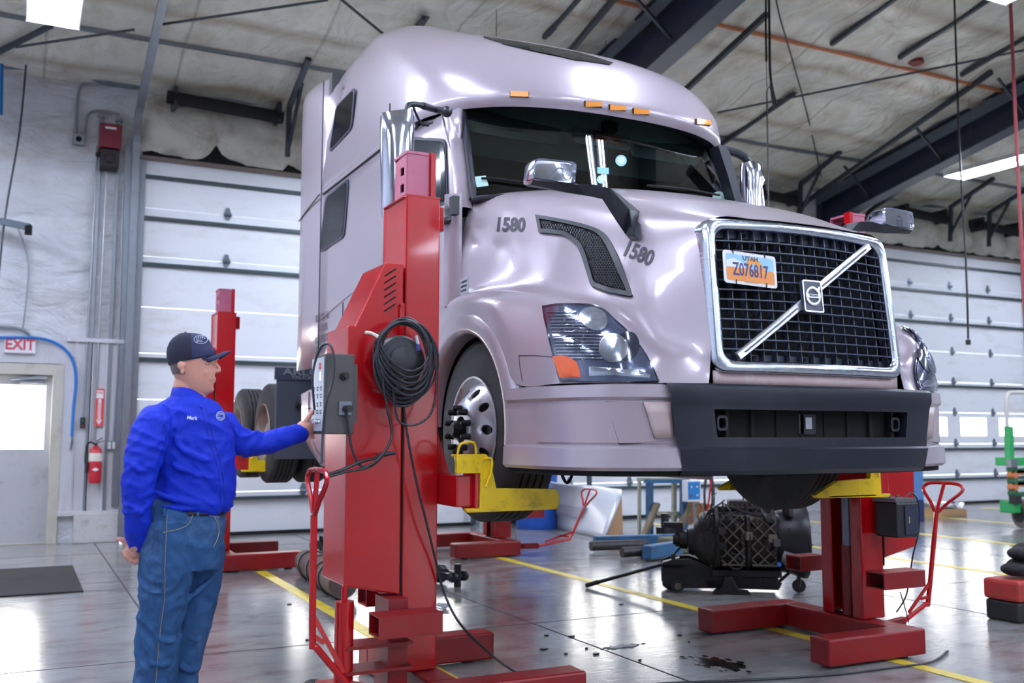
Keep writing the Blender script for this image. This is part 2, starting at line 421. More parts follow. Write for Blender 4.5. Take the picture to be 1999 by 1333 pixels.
# front wall (behind the camera) has big window bands high up and door windows
mb = MB()
FD = [(-4.2, 1.2), (2.4, 8.4), (9.6, 15.6), (16.8, 22.8)]
mb.box((XL, YF-.2, 3.4), (XR, YF, 6.2)); mb.box((XL, YF-.2, 0), (FD[0][0], YF, 3.4)); mb.box((FD[-1][1], YF-.2, 0), (XR, YF, 3.4))
for i in range(3): mb.box((FD[i][1], YF-.2, 0), (FD[i+1][0], YF, 3.4))
for i in (0, 1, 3): mb.box((FD[i][0], YF-.15, 0), (FD[i][1], YF-.05, 3.4))
mb.box((FD[2][0], YF-.15, 0), (FD[2][1], YF-.05, 1.0))
struct(mb.build('wall_front', M_door, smooth=0))

# corrugated lower wall panels and curb left of the first door
mb = MB()
mb.box((.44, YW-.03, .34), (1.19, YW-.002, 2.50))
for x in (.62, .80, .97, 1.1): mb.box((x-.012, YW-.05, .34), (x+.012, YW-.03, 2.5))
mb.box((-.6, YW-.03, 2.2), (.44, YW-.002, 2.50)); mb.box((-4.9, YW-.03, .34), (-.6, YW-.002, 2.5))
struct(mb.build('trim_%d' % ti, M_metal_white, smooth=0)); ti += 1
mb = MB(); mb.box((.5, YW-.07, 2.48), (1.19, YW-.0, 2.53)); struct(mb.build('trim_%d' % ti, M_metal_white, smooth=0)); ti += 1
M_block = mat('painted_block', (202, 200, 200), .7, var=.08, vs=4, dirt=(140, 120, 96), ds=4, damt=.8, bump=.3, bs=30)
mb = MB(); mb.box((.66, YW-.12, 0), (1.17, YW-.001, .36)); mb.box((.47, YW-.1, .33), (1.19, YW-.001, .385)); struct(mb.build('trim_%d' % ti, M_block, smooth=0, bev=.008)); ti += 1

# exit door
M_ddoor = mat('exit_door_grey', (186, 186, 190), .5, var=.07, vs=2, dirt=(128, 118, 104), ds=3, damt=.6)
M_dframe = mat('exit_frame', (196, 192, 180), .5, var=.08, vs=3, dirt=(140, 126, 96), ds=2, damt=.6)
M_day = mat('daylight_glass', (255, 252, 246), .3, emit=15)
dd = bpy.data.objects.new('door_4', None); C.objects.link(dd); dd.location = (0, YW, 0); struct(dd); WM['door_4'] = Matrix.Translation((0, YW, 0)).inverted()
mb = MB(); vs, tr, lp = cdt([(-.5, .01), (.38, .01), (.38, 2.06), (-.5, 2.06)], [[(-.42, 1.15), (.29, 1.15), (.29, 1.93), (-.42, 1.93)]])
mb.add([(v.x, YW+.06, v.y) for v in vs], tr); mb.add([(v.x, YW+.10, v.y) for v in vs], [tuple(reversed(t)) for t in tr])
n = len(vs)
for l in lp:
    for i in range(len(l)): a, b_ = l[i], l[(i+1) % len(l)]; mb.add([(vs[a].x, YW+.06, vs[a].y), (vs[b_].x, YW+.06, vs[b_].y), (vs[b_].x, YW+.10, vs[b_].y), (vs[a].x, YW+.10, vs[a].y)], [(0, 1, 2, 3)])
mb.build('door_leaf', M_ddoor, dd, smooth=0)
mb = MB(); mb.box((-.42, YW+.075, 1.15), (.29, YW+.085, 1.93)); mb.build('door_window', M_day, dd, smooth=0)
mb = MB()
for a, b_ in (((.36, YW-.04, 0), (.48, YW+.02, 2.06)), ((-.56, YW-.04, 0), (-.5, YW+.02, 2.06)), ((-.56, YW-.04, 2.06), (.48, YW+.02, 2.19)), ((.382, YW+.02, 0), (.428, YW+.2, 2.125)), ((-.515, YW+.02, 0), (-.502, YW+.2, 2.125)), ((-.5, YW+.02, 2.062), (.38, YW+.2, 2.125)), ((-.5, YW+.03, 0), (.38, YW+.14, .014))): mb.box(a, b_)
mb.build('door_frame', M_dframe, dd, smooth=0, bev=.004)
mb = MB(); mb.bar((-.1, YW+.01, 2.0), (.3, YW-.03, 2.03), .03, .03); mb.box((.0, YW+.01, 1.95), (.26, YW+.06, 1.99)); mb.build('door_closer', M_galv, dd, smooth=0, bev=.004)
# exit sign
M_plast = mat('white_plastic', (226, 226, 232), .4, var=.02)
M_exit = mat('exit_red', (196, 70, 84), .5)
t = thing('exit_sign', 'white EXIT sign with red letters above the grey exit door', 'sign', (-.02, YW-.09, 2.31))
mb = MB(); mb.box((-.19, YW-.09, 2.31), (.15, YW-.03, 2.51)); mb.build('sign_box', M_plast, t, smooth=0, bev=.008)
mb = MB(); mb.text('EXIT', (-.02, YW-.092, 2.41), (1, 0, 0), (0, 0, 1), .18, .003, .88, .005); mb.build('lettering', M_exit, t, smooth=0)
mb = MB(); mb.box((-.12, YW-.03, 2.34), (.1, YW-.004, 2.5)); mb.build('mounting_plate', M_galv, t, smooth=0)

# overhead doors
SEAM = [.57, 1.17, 1.78, 2.38, 2.98, 3.65, 4.29]
STRUT = [.49, 1.07, 2.30, 3.54, 4.15, 4.70]
hinge_m = mat('door_hinge', (118, 128, 140), .4, .6)
for di, (xa, xb) in enumerate(DOORS):
    dr = bpy.data.objects.new('door_%d' % (di+1), None); C.objects.link(dr); dr.location = ((xa+xb)/2, YW, 0); struct(dr)
    WM[dr.name] = Matrix.Translation(dr.location).inverted()
    w0 = xa+.45; wins = []
    while w0+.74 < xb-.1: wins.append((w0, w0+.74)); w0 += 1.135
    if di == 1: wins = [(7.79+1.135*i, 8.53+1.135*i) for i in range(4)]
    if di == 2: wins = [(14.42+1.135*i, 15.16+1.135*i) for i in range(4)]
    if di == 0: wins = [(1.75+1.135*i, 2.49+1.135*i) for i in range(4)]
    zs = [.03]+SEAM+[DTOP]
    for k in range(len(zs)-1):
        mb = MB(); z0, z1 = zs[k]+.004, zs[k+1]-.004
        if k == 2:
            x = xa
            for wa, wb in wins: mb.box((x, YW+.06, z0), (wa, YW+.11, z1)); mb.box((wa, YW+.06, z0), (wb, YW+.11, 1.33)); mb.box((wa, YW+.06, 1.68), (wb, YW+.11, z1)); x = wb
            mb.box((x, YW+.06, z0), (xb, YW+.11, z1))
        else: mb.box((xa, YW+.06, z0), (xb, YW+.11, z1))
        mb.build('door_section', M_door, dr, smooth=0, bev=.004, weld=False)
    for wa, wb in wins:
        mb = MB(); mb.box((wa, YW+.075, 1.33), (wb, YW+.09, 1.68)); mb.build('door_window', M_day, dr, smooth=0)
    for z in STRUT:
        mb = MB(); mb.box((xa+.02, YW+.0, z-.025), (xb-.02, YW+.06, z+.02)); mb.build('door_strut', M_strut, dr, smooth=0)
    mb = MB(); mb.box((xa, YW+.03, .0), (xb, YW+.12, .045)); mb.build('bottom_seal', M_dark, dr, smooth=0)
    hx = [xa+1.17+1.12*i for i in range(4)] if di == 0 else [xa+.4+1.115*i for i in range(5)]
    if di == 2: hx = [14.27+1.12*i for i in range(5)]
    for z in SEAM:
        mb = MB()
        for x in hx:
            mb.prism([(x-.05, z-.005), (x-.02, z-.07), (x+.02, z-.07), (x+.05, z-.005), (x+.05, z+.015), (x+.02, z+.10), (x-.02, z+.10), (x-.05, z+.015)], (0, YW+.058, 0), (1, 0, 0), (0, 0, 1), .012, (0, -1, 0))
            mb.cyl((x-.05, YW+.035, z), (x+.05, YW+.035, z), .02, n=8)
        mb.build('door_hinge', hinge_m, dr, smooth=30)
    for x in (xa+.01, xb-.06):
        mb = MB(); mb.box((x, YW-.01, 0), (x+.09, YW+.06, DTOP)); mb.build('side_seal', M_galv, dr, smooth=0)

# tracks: one steel tube frame per side, straight up then along the roof slope
def track(x, yend, r=.035, drop=.14, m=M_galv_dark, label='', dual=True):
    t = thing('door_track', label, 'door track', (x, YW-.12, 0), 'overhead door tracks')
    mb = MB(); ya = YW-.13
    pts = [(x, ya, .02), (x, ya, roofz(ya)-.95)]
    for i in range(1, 8):
        a = i/8*math.radians(79); pts.append((x, ya-.5*(1-math.cos(a)), roofz(ya)-.95+.5*math.sin(a)))
    pts.append((x, yend, roofz(yend)-drop))
    tw = .09 if x < 2 else .055
    for k in range(len(pts)-1): mb.bar(pts[k], pts[k+1], .07, tw, up=(1, 0, 0))
    mb.build('track', m, t, smooth=0)
    mb = MB()
    for z in (.5, 1.2, 1.9, 2.6, 3.3, 4.0, 4.7): mb.box((x-.03, ya, z), (x+.03, YW-.001, z+.04))
    mb.box((x-.125, YW-.055, .42), (x-.045, YW-.034, 5.05)) if x < 6 else None
    mb.build('track_bracket', M_galv, t, smooth=0)
    return t
track(1.21, 9.0, m=M_galv, label='grey steel door track rising beside the leftmost overhead door')
track(6.02, 8.0, label='dark door track near the roof behind the cab, left of the middle beam')
track(8.0, 9.0, drop=.26, label='dark door track near the roof just right of the middle beam')
track(12.35, 9.2, label='dark door track running up beside the blue hose on the right beam')
track(13.9, 10.4, label='short dark door track right of the right beam')
track(18.7, 10.2, label='dark door track at the far right edge')

# insulation panels above the doors, bulging and torn off at the bottom
M_vdirty = vinyl('vinyl_dirty', (226, 222, 210), (110, 92, 66), (1, 1, 1.4), .75)[0]
for k, (xa, xb) in enumerate(DOORS):
    P = []
    nx = 60
    for j in range(13):
        t_ = j/12; row = []
        for i in range(nx+1):
            x = xa + (xb-xa)*i/nx
            bulge = .20*math.sin(PI*min(1, t_*1.15))**.7*(.35+.65*abs(math.sin(PI*(x-xa)/.98+k))**.7) + .03*math.sin(7*x+9*t_) + .015*math.sin(17*x-12*t_)
            ki = int((PI*(x-xa)/.98+k)/PI+.5); zb = DTOP+.05+(.04, .24, .02, .08, .03, .12, .05)[(ki+k) % 7]*(1-abs(math.sin(PI*(x-xa)/.98+k)))**2.5 + .02*abs(math.sin(3.1*x))
            row.append((x, YW-.01-bulge*(1-.3*t_), lerp(zb, 5.86, t_)))
        P.append(row)
    mb = MB(); mb.grid(P); tag(mb.build('insulation_blanket', M_vdirty, smooth=80, recalc=False), 'stained white insulation blanket sagging above the %s overhead door' % ('left', 'middle', 'right')[k], 'insulation', 'insulation blankets over the doors')
mb = MB()
for xa, xb in DOORS: mb.box((xa, YW-.06, DTOP-.01), (xb, YW+.04, DTOP+.035))
struct(mb.build('trim_%d' % ti, mat('header_angle', (120, 108, 100), .5, .3, var=.2), smooth=0)); ti += 1
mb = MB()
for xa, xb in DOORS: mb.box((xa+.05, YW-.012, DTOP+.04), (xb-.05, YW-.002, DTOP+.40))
struct(mb.build('trim_%d' % ti, M_dark, smooth=0)); ti += 1  # near-black strip added for the shade in gaps behind the insulation
# eave strut line
mb = MB(); mb.box((XL, YW-.16, 5.82), (XR, YW-.0, 5.90)); struct(mb.build('trim_%d' % ti, M_galv, smooth=0)); ti += 1

# rafters and columns
def rafter(x, d0, d1, label):
    t = thing('steel_frame', label, 'steel beam', (x, YW-.3, 0), 'tapered roof frames')
    ye = -1.3
    prof = [(YW-.02, roofz(YW)-.12), (YW-.02, 0), (YW-.40, 0), (YW-.78, 5.15-.0)]
    bot = [(y, roofz(y)-.13-lerp(d0, d1, (12.6-y)/13.9)) for y in (12.6, 8.5, 4, -1.3)]
    poly = [(YW-.02, 0), (YW-.40, 0), (12.62, bot[0][1])] + bot[1:] + [(ye, roofz(ye)-.13), (YW-.02, roofz(YW)-.13)]
    mb = MB(); mb.prism(poly, (x-.006, 0, 0), (0, 1, 0), (0, 0, 1), .012, (1, 0, 0)); mb.build('web', M_navy, t, smooth=0)
    mb = MB(); path = [(YW-.40, 0), (12.62, bot[0][1])]+bot[1:]
    for a, b_ in zip(path, path[1:]): mb.bar((x, a[0], a[1]), (x, b_[0], b_[1]), .26, .02, up=(1, 0, 0)) if False else mb.bar((x, a[0], a[1]), (x, b_[0], b_[1]), .02, .26, up=(1, 0, 0))
    mb.build('inner_flange', M_navy_l, t, smooth=0)
    mb = MB(); mb.bar((x, YW-.01, roofz(YW)-.13), (x, ye, roofz(ye)-.13), .02, .26, up=(1, 0, 0)); mb.box((x-.13, YW-.03, 0), (x+.13, YW-.01, roofz(YW)-.13)); mb.build('outer_flange', M_navy_l, t, smooth=0)
    for y in (12.2, 10.7, 9.2, 7.7):
        mb = MB(); mb.bar((x-.62, y, roofz(y)-.22), (x-.02, y, roofz(y)-.70), .035, .035); mb.build('flange_brace', M_galv_dark, t, smooth=0)
    mb = MB(); mb.bar((x-.15, YW-.05, roofz(YW)-.30), (x-.15, ye, roofz(ye)-.30), .02, .17, up=(0, 0, 1)); mb.build('edge_channel', mat('channel_grey', (92, 102, 116), .4, .3, var=.12, vs=2), t, smooth=0)
    return t
rafter(6.72, .80, .66, 'dark navy tapered roof beam directly behind the cab roof')
rafter(13.1, .66, .56, 'dark navy tapered roof beam at upper right above the ceiling light')
rafter(19.2, .66, .56, 'dark navy roof beam at the far right edge')
# purlins showing as steel lines
mb = MB(); mb.box((XL, 12.13, roofz(12.2)-.12), (XR, 12.19, roofz(12.2)-.03)); tag(mb.build('roof_purlin', M_galv, smooth=0), 'long grey roof purlin crossing below the white ceiling', 'purlin')
# angle bars along the slope
lab = ['short dark angle bar under ceiling between hanging cords and orange pipe', 'dark angle bar pointing at the red ceiling alarm', 'dark angle bar ending where the thin brace rod crosses it', 'short dark angle bar just above the top of the cab roof', 'dark angle bar over the cab, left of the middle beam', 'dark angle bar right of the cab roof, below the brace rod']
for (x, ya, yb), lb in zip(((9.45, 9.4, 6.5), (10.65, 9.35, 6.5), (11.95, 9.4, 6.5), (4.12, 11.1, 10.6), (5.7, 10.5, 8.5), (9.9, 12.5, 10.6)), lab):
    mb = MB(); mb.bar((x, ya, roofz(ya)-.16), (x, yb, roofz(yb)-.16), .05, .05, up=(1, 0, 0)); mb.bar((x+.03, ya, roofz(ya)-.13), (x+.03, yb, roofz(yb)-.13), .01, .1, up=(1, 0, 0))
    tag(mb.build('angle_bar', M_galv_dark, smooth=0), lb, 'angle bar', 'angle bars under the roof')
# diagonal brace rods
def rod(name, a, b_, r, m, label, cat, group=None, sag=0):
    mb = MB(); a = Vector(a); b_ = Vector(b_)
    pts = [a.lerp(b_, i/12) - Vector((0, 0, sag*math.sin(PI*i/12))) for i in range(13)] if sag else [a, b_]
    mb.tube(pts, r, 8); return tag(mb.build(name, m), label, cat, group)
def roofpt(x, y, dz=.30):
    d = ray(x, y); z0 = 5.93-dz; t_ = (z0+.185*13.4-CAMZ)/(d.z+.185*d.y); return CAMP+d*t_
M_rod = mat('brace_rod', (72, 74, 80), .45, .5)
rod('brace_rod', roofpt(1400, 220), roofpt(1999, 98), .016, M_rod, 'thin brace rod crossing the ceiling right of the cab roof', 'brace rod', 'roof brace rods')
rod('brace_rod', roofpt(300, 50), roofpt(640, 0), .016, M_rod, 'thin brace rod at the top, rising right from the left door track', 'brace rod', 'roof brace rods')
rod('brace_rod', roofpt(30, 92), roofpt(262, 58), .016, M_rod, 'thin brace rod under the upper left fluorescent light', 'brace rod', 'roof brace rods')
rod('brace_rod', roofpt(655, -10), roofpt(750, 68), .016, M_rod, 'thin brace rod meeting the top of the cab roof', 'brace rod', 'roof brace rods')
rod('roof_strut', roofpt(-20, 110, .2), roofpt(100, 50, .2), .035, M_galv_dark, 'thick dark strut at the upper left corner under the light', 'strut')
# fire alarm bell at ceiling, copper gas line and hangers
M_copper = mat('orange_pipe', (206, 128, 88), .4, .1, var=.1)
ycp = 9.55; zc = 6.35
pa, pb = ony(1190, -3, ycp), ony(2040, 199, ycp); zc = (pa.z+pb.z)/2
rod('gas_pipe', (pa.x-1.5, ycp, zc), (pb.x+2, ycp, zc), .028, M_copper, 'orange pipe running across below the ceiling', 'pipe')
for i, px in enumerate((1252, 1556, 1701, 1833, 1957)):
    p = ony(px, 100, ycp); rod('pipe_hanger', (p.x, ycp, zc-.03), (p.x, ycp, roofz(ycp)-.1), .008, M_rod, ('thin hanger rod on the orange pipe, %s' % ['leftmost one by the navy beam', 'second from left beside the hanging cords', 'third from left', 'fourth from left near the red alarm', 'rightmost one'][i]), 'hanger rod', 'orange pipe hangers')
t = thing('ceiling_alarm', 'red round alarm on the white ceiling at upper right', 'alarm', tuple(roofpt(1790, 112, .1)))
p = roofpt(1790, 112, .0); mb = MB(); mb.cyl(p-V(0, 0, .02), p-V(0, 0, .1), .07, n=16); mb.build('base', mat('cream_plastic', (214, 196, 176), .5), t)
p = roofpt(1786, 106, .0); mb = MB(); mb.cyl(p-V(0, 0, .04), p-V(0, 0, .14), .10, .12, n=20); mb.build('alarm_body', mat('alarm_red', (120, 22, 28), .5), t, bev=.01)

# dark rolled tubes above the doors and steel hanger arms
M_foam = mat('black_roll', (22, 20, 24), .8, var=.2, vs=20)
for (xa, xb, z, lb) in ((1.54, 3.04, 5.66, 'long black tube hanging above the left overhead door'), (14.8, 16.0, 5.55, 'short black tube above the right overhead door, nearer the chrome hood mirror'), (16.9, 18.1, 5.5, 'black tube above the right overhead door, nearer the frame edge'), (11.3, 12.2, 5.5, 'black tube end left of the right beam')):
    t = thing('torsion_tube', lb, 'tube', ((xa+xb)/2, YW-.35, z))
    mb = MB(); mb.cyl((xa, YW-.35, z+.02), (xb, YW-.35, z-.04), .085, n=18); mb.build('tube', M_foam, t)
    for x in (xa+.1, xb-.05):
        mb = MB(); mb.box((x-.02, YW-.42, z-.1), (x+.02, YW-.06, z+.16)); mb.build('bracket', M_galv_dark, t, smooth=0)
def hanger(x, label, zt=6.0):
    t = thing('track_hanger', label, 'bracket', (x, YW-.5, 5.5), 'door track hangers')
    mb = MB(); mb.bar((x, YW-1.5, roofz(YW-1.5)-.15), (x, YW-.55, 5.72), .06, .07, up=(1, 0, 0)); mb.bar((x, YW-.55, 5.75), (x, YW-.5, 5.05), .06, .06); mb.build('arm', M_galv_dark, t, smooth=0)
    mb = MB(); mb.bar((x+.05, YW-1.0, roofz(YW-1.)-.2), (x+.02, YW-.5, 5.2), .04, .04); mb.build('brace', M_galv_dark, t, smooth=0)
hanger(3.08, 'bent dark steel bracket at the right end of the left black tube')
hanger(15.9, 'bent dark steel bracket above the right overhead door, left one')
hanger(17.0, 'bent dark steel bracket above the right overhead door, right one')
hanger(12.1, 'bent dark steel bracket beside the right beam column')

# ---- things on the left wall section
M_red_p = mat('red_paint_wall', (188, 34, 48), .4, var=.06)
M_white = mat('white_print', (235, 235, 238), .5)
t = thing('fire_extinguisher', 'red fire extinguisher with white label hanging on the wall', 'fire extinguisher', (.875, YW-.15, .73))
c = (.875, YW-.15)
mb = MB(); mb.lathe([(0, 0), (.06, 0), (.072, .02), (.075, .06), (.075, .36), (.066, .41), (.035, .45), (.02, .46), (.02, .48), (0, .48)], (c[0], c[1], .73), (0, 0, 1), 24); mb.build('cylinder', M_red_p, t)
mb = MB(); mb.lathe([(.0765, .27), (.0765, .37)], (c[0], c[1], .73), (0, 0, 1), 24); mb.build('paper_label', mat('label_cream', (226, 224, 212), .6, var=.1, vs=20), t)
mb = MB(); mb.prism([(-.045, 0), (0, -.022), (.045, 0), (0, .022)], (c[0], c[1]-.079, .90), (1, 0, 0), (0, 0, 1), .003, (0, -1, 0)); mb.build('white_diamond', M_white, t, smooth=0)
mb = MB(); mb.box((c[0]-.02, c[1]-.02, 1.19), (c[0]+.02, c[1]+.02, 1.225)); mb.bar((c[0], c[1], 1.22), (c[0]+.09, c[1]-.03, 1.25), .02, .01); mb.bar((c[0], c[1], 1.24), (c[0]+.07, c[1]-.03, 1.285), .02, .01); mb.build('valve_handle', mat('gunmetal', (70, 66, 70), .4, .6), t, smooth=0)
mb = MB(); mb.tube(cr([(c[0]-.01, c[1], 1.21), (c[0]-.08, c[1], 1.23), (c[0]-.11, c[1], 1.14), (c[0]-.11, c[1], .98), (c[0]-.09, c[1]-.02, .9)], 6), .012, 8); mb.cyl((c[0]-.095, c[1]-.02, .86), (c[0]-.09, c[1]-.02, .98), .018, n=10); mb.build('hose', mat('black_rubber', (22, 22, 24), .6), t)
t = thing('extinguisher_sign', 'tall red sign with white downward arrow above the fire extinguisher', 'sign', (.903, YW-.06, 1.43))
mb = MB(); mb.box((.85, YW-.065, 1.43), (.955, YW-.055, 1.90)); mb.build('sign_plate', mat('sign_red', (214, 70, 72), .5), t, smooth=0)
mb = MB(); mb.prism([(-.035, .07), (-.018, .07), (-.018, .33), (.018, .33), (.018, .07), (.035, .07), (0, .01)], (.903, YW-.066, 1.44), (1, 0, 0), (0, 0, 1), .003, (0, -1, 0)); mb.box((.862, YW-.068, 1.78), (.944, YW-.064, 1.88)); mb.build('arrow', M_white, t, smooth=0)
mb = MB(); mb.text('FIRE', (.903, YW-.0705, 1.85), (1, 0, 0), (0, 0, 1), .045, .001); mb.text('EXTINGUISHER', (.903, YW-.071, 1.61), (0, 0, 1), (-1, 0, 0), .034, .001)
mb.build('lettering', mat('sign_red', (0, 0, 0)), t, smooth=0)
t = thing('push_button_box', 'small black control box with green and red buttons on the wall', 'control box', (.715, YW-.07, 1.42))
mb = MB(); mb.box((.69, YW-.08, 1.405), (.745, YW-.03, 1.50+.04)); mb.build('box', mat('black_plastic', (24, 25, 27), .5), t, smooth=0, bev=.005)
mb = MB(); mb.cyl((.717, YW-.08, 1.50), (.717, YW-.09, 1.50), .012, n=12); mb.build('green_button', mat('btn_green', (30, 120, 80), .4), t)
mb = MB(); mb.cyl((.717, YW-.08, 1.435), (.717, YW-.09, 1.435), .012, n=12); mb.build('red_button', mat('btn_red', (170, 40, 44), .4), t)
t = thing('outlet_box', 'grey metal outlet box right of the fire extinguisher', 'outlet', (1.06, YW-.06, 1.2))
mb = MB(); mb.box((1.0, YW-.075, 1.135), (1.12, YW-.0, 1.25)); mb.build('box', M_galv, t, smooth=0, bev=.004)
mb = MB(); mb.box((1.02, YW-.082, 1.15), (1.05, YW-.075, 1.235)); mb.box((1.07, YW-.082, 1.15), (1.10, YW-.075, 1.235)); mb.build('socket', M_plast, t, smooth=0)
M_conduit = mat('conduit', (150, 154, 160), .4, .6, var=.1)
def conduit(pts, r, label, name='conduit', m=None, seg=5, cat='conduit', group='wall conduits'):
    mb = MB(); mb.tube(cr(pts, seg) if len(pts) > 2 else pts, r, 8); return tag(mb.build(name, m or M_conduit), label, cat, group)
cy = YW-.05
conduit([(.72, cy, 1.55), (.745, cy, 4.3), (.75, cy, 5.0)], .012, 'thin grey conduit rising from the push button box to the red door opener')
conduit([(.86, cy, 1.25), (.86, cy, 2.6), (.87, cy, 4.72)], .016, 'grey conduit running up behind the fire extinguisher sign')
conduit([(1.08, cy, 1.25), (1.10, cy, 2.4), (1.08, cy, 4.6)], .014, 'grey conduit rising from the outlet box')
conduit([(.50, cy, 5.08), (.50, cy, 5.6), (.56, cy, 5.78), (.8, cy, 5.86)], .018, 'grey conduit bending over above the small round box')
conduit([(.60, cy, 5.15), (.62, cy, 5.38), (.75, cy, 5.46), (1.0, cy, 5.45)], .018, 'grey conduit arching over the red door opener')
conduit([(-.4, cy, 2.62), (-.08, cy, 2.62), (.06, cy, 2.56), (.1, cy, 2.5)], .02, 'grey conduit bending down behind the EXIT sign')
conduit([(.0, cy, 2.6), (.03, cy, 3.4), (-.12, cy, 3.9)], .01, 'thin cable above the EXIT sign')
conduit([(-.1, YW-.3, 6.0), (-.14, YW-.25, 5), (-.25, YW-.3, 3.9), (-.3, YW-.3, 2.7)], .012, 'thin dark cable hanging at the upper left wall', 'cable', M_rod, cat='cable', group=None)
t = thing('junction_box', 'small grey round faced box left of the red door opener', 'electric box', (.53, YW-.08, 5.0))
mb = MB(); mb.box((.46, YW-.09, 4.98), (.60, YW-.02, 5.12)); mb.build('box', M_galv, t, smooth=0, bev=.006)
mb = MB(); mb.cyl((.53, YW-.09, 5.05), (.53, YW-.10, 5.05), .035, n=14); mb.build('dial', M_dark, t)
t = thing('door_opener', 'dark red door opener motor on steel rails high on the wall', 'door opener', (.89, YW-.2, 5.0))
mb = MB(); mb.box((.76, YW-.32, 4.93), (1.02, YW-.06, 5.24)); mb.build('cover', mat('opener_red', (116, 22, 44), .35, var=.05), t, smooth=0, bev=.012)
mb = MB(); mb.box((.82, YW-.325, 5.165), (.95, YW-.32, 5.19)); mb.build('badge', M_white, t, smooth=0)
mb = MB(); mb.box((.78, YW-.28, 4.68), (1.0, YW-.06, 4.92)); mb.cyl((.89, YW-.3, 4.80), (.89, YW-.24, 4.80), .06, n=16); mb.box((.73, YW-.15, 4.85), (.78, YW-.08, 4.9)); mb.build('gear_case', mat('dark_motor', (34, 30, 34), .5, .3), t, smooth=0, bev=.01)
mb = MB(); mb.box((.76, YW-.05, .36), (.80, YW-.003, 5.4)); mb.box((.98, YW-.05, .36), (1.02, YW-.003, 5.42)); mb.box((.745, YW-.07, 5.38), (.83, YW-.0, 5.42)); mb.box((.96, YW-.07, 5.36), (1.04, YW-.0, 5.40)); mb.build('rail', M_galv, t, smooth=0)
# blue air hose
M_blue = mat('blue_hose', (24, 110, 190), .45)
t = thing('air_hose', 'blue air hose arching from the door frame and hanging beside the exit door', 'hose', (.6, YW-.08, 1.3))
mb = MB(); hp = [ony(-5, 659, YW-.09), ony(40, 659, YW-.09), ony(75, 660, YW-.09), ony(105, 668, YW-.09), ony(130, 685, YW-.09), ony(145, 712, YW-.09), ony(148, 750, YW-.09), ony(143, 800, YW-.09), ony(140, 852, YW-.09)]
mb.tube(cr(hp, 5), .019, 10); mb.build('hose', M_blue, t)
mb = MB(); p = ony(140, 852, YW-.09); mb.cyl(p, p-V(0, 0, .06), .017, n=10); mb.cyl(p-V(0, 0, .06), p-V(0.01, 0, .16), .026, .012, n=10); mb.build('coupler', M_galv, t)
rod('air_hose', (-.35, YW-.2, 5.2), (-.38, YW-.2, 6.15), .02, M_blue, 'blue hose at the top left edge of the room', 'hose')
t = thing('wall_arm', 'black steel arm projecting from the wall at the left edge', 'arm', (-.3, YW-.1, 3.8))
mb = MB(); mb.bar((-1.0, YW-.1, 4.0), (.02, YW-.5, 3.79), .06, .08); mb.build('arm', M_galv_dark, t, smooth=0)
mb = MB(); mb.box((-.03, YW-.56, 3.70), (.05, YW-.46, 3.80)); mb.build('end_block', M_dark, t, smooth=0)
# floor mat
M_mat = mat('black_rubber_mat', (34, 34, 36), .85, var=.3, vs=60, bump=.6, bs=300)
mb = MB(); mb.box((-1.0, 9.25, .001), (.56, 11.05, .014)); tag(mb.build('floor_mat', M_mat, smooth=0, bev=.004), 'black rubber mat on the floor in front of the exit door', 'floor mat')

# ---- fluorescent fixtures
M_tube = mat('fluorescent_tube', (225, 235, 255), .4, emit=TUBE_E)
M_fix = mat('fixture_white', (232, 234, 240), .35)
_proto = None
def fixture(x, y, z, label, length=2.4, wd=.46):
    global _proto
    if _proto is not None:
        o = copy_tree(_proto); o.location = (x, y, z); o['label'] = label; return o
    t = thing('ceiling_light', label, 'ceiling light', (0, 0, 0), 'fluorescent ceiling lights', local=True)
    mb = MB(); h = length/2
    mb.prism([(-wd/2, -.03), (-wd/2+.01, -.03), (-.06, .03), (-.045, -.012), (.045, -.012), (.06, .03), (wd/2-.01, -.03), (wd/2, -.03), (.10, .075), (-.10, .075)], (0, -h, 0), (1, 0, 0), (0, 0, 1), length, (0, 1, 0))
    mb.build('reflector', M_fix, t, smooth=0)
    for k, xx in enumerate((-.17, -.10, .10, .17)):
        mb = MB(); mb.cyl((xx, -h+.02, -.018), (xx, h-.02, -.018), .016, n=10); mb.build('tube', M_tube, t)
    mb = MB()
    for yy in (-h-.01, h):
        mb = MB(); mb.box((-wd/2, yy, -.035), (wd/2, yy+.01, .08)); mb.build('end_cap', M_fix, t, smooth=0)
    for yy in (-h+.3, h-.3):
        mb = MB(); mb.cyl((0, yy, .07), (0, yy, 1.1), .004, n=6); mb.build('hanging_wire', M_rod, t)
    t.location = (x, y, z); _proto = t; return t
fixture(.13, 8.72, 5.2, 'glowing fluorescent light at the upper left corner')
fixture(12.38, 8.72, 5.2, 'glowing fluorescent light at the right edge below the navy beam')
for x, y, lb in ((4.7, 10.7, 'unseen fluorescent light assumed behind the cab roof, left one'), (6.3, 10.9, 'unseen fluorescent light assumed behind the cab roof, right one'), (-2.6, 10.6, 'unseen fluorescent light added left of the frame near the exit door'), (-2.6, 7.0, 'unseen fluorescent light added left of the frame, second row'), (18.6, 10.8, 'unseen fluorescent light added right of the frame near the far door'), (18.6, 7.0, 'unseen fluorescent light added right of the frame, second row')):  # unseen fixtures added to brighten the door wall
    fixture(x, y, 5.1, lb)
for x in (-3, .6, 4.2, 7.8, 11.6, 16):
    for y in (4.6, 0.2, -4.4, -9.5):
        if x in (-3, 16) and y < 0: continue
        fixture(x, y, 5.35, 'fluorescent ceiling light of the %s column, %s row above the open floor' % ({-3: 'first', .6: 'second', 4.2: 'third', 7.8: 'fourth', 11.6: 'fifth', 16: 'sixth'}[x], {4.6: 'first', .2: 'second', -4.4: 'third', -9.5: 'last'}[y]))
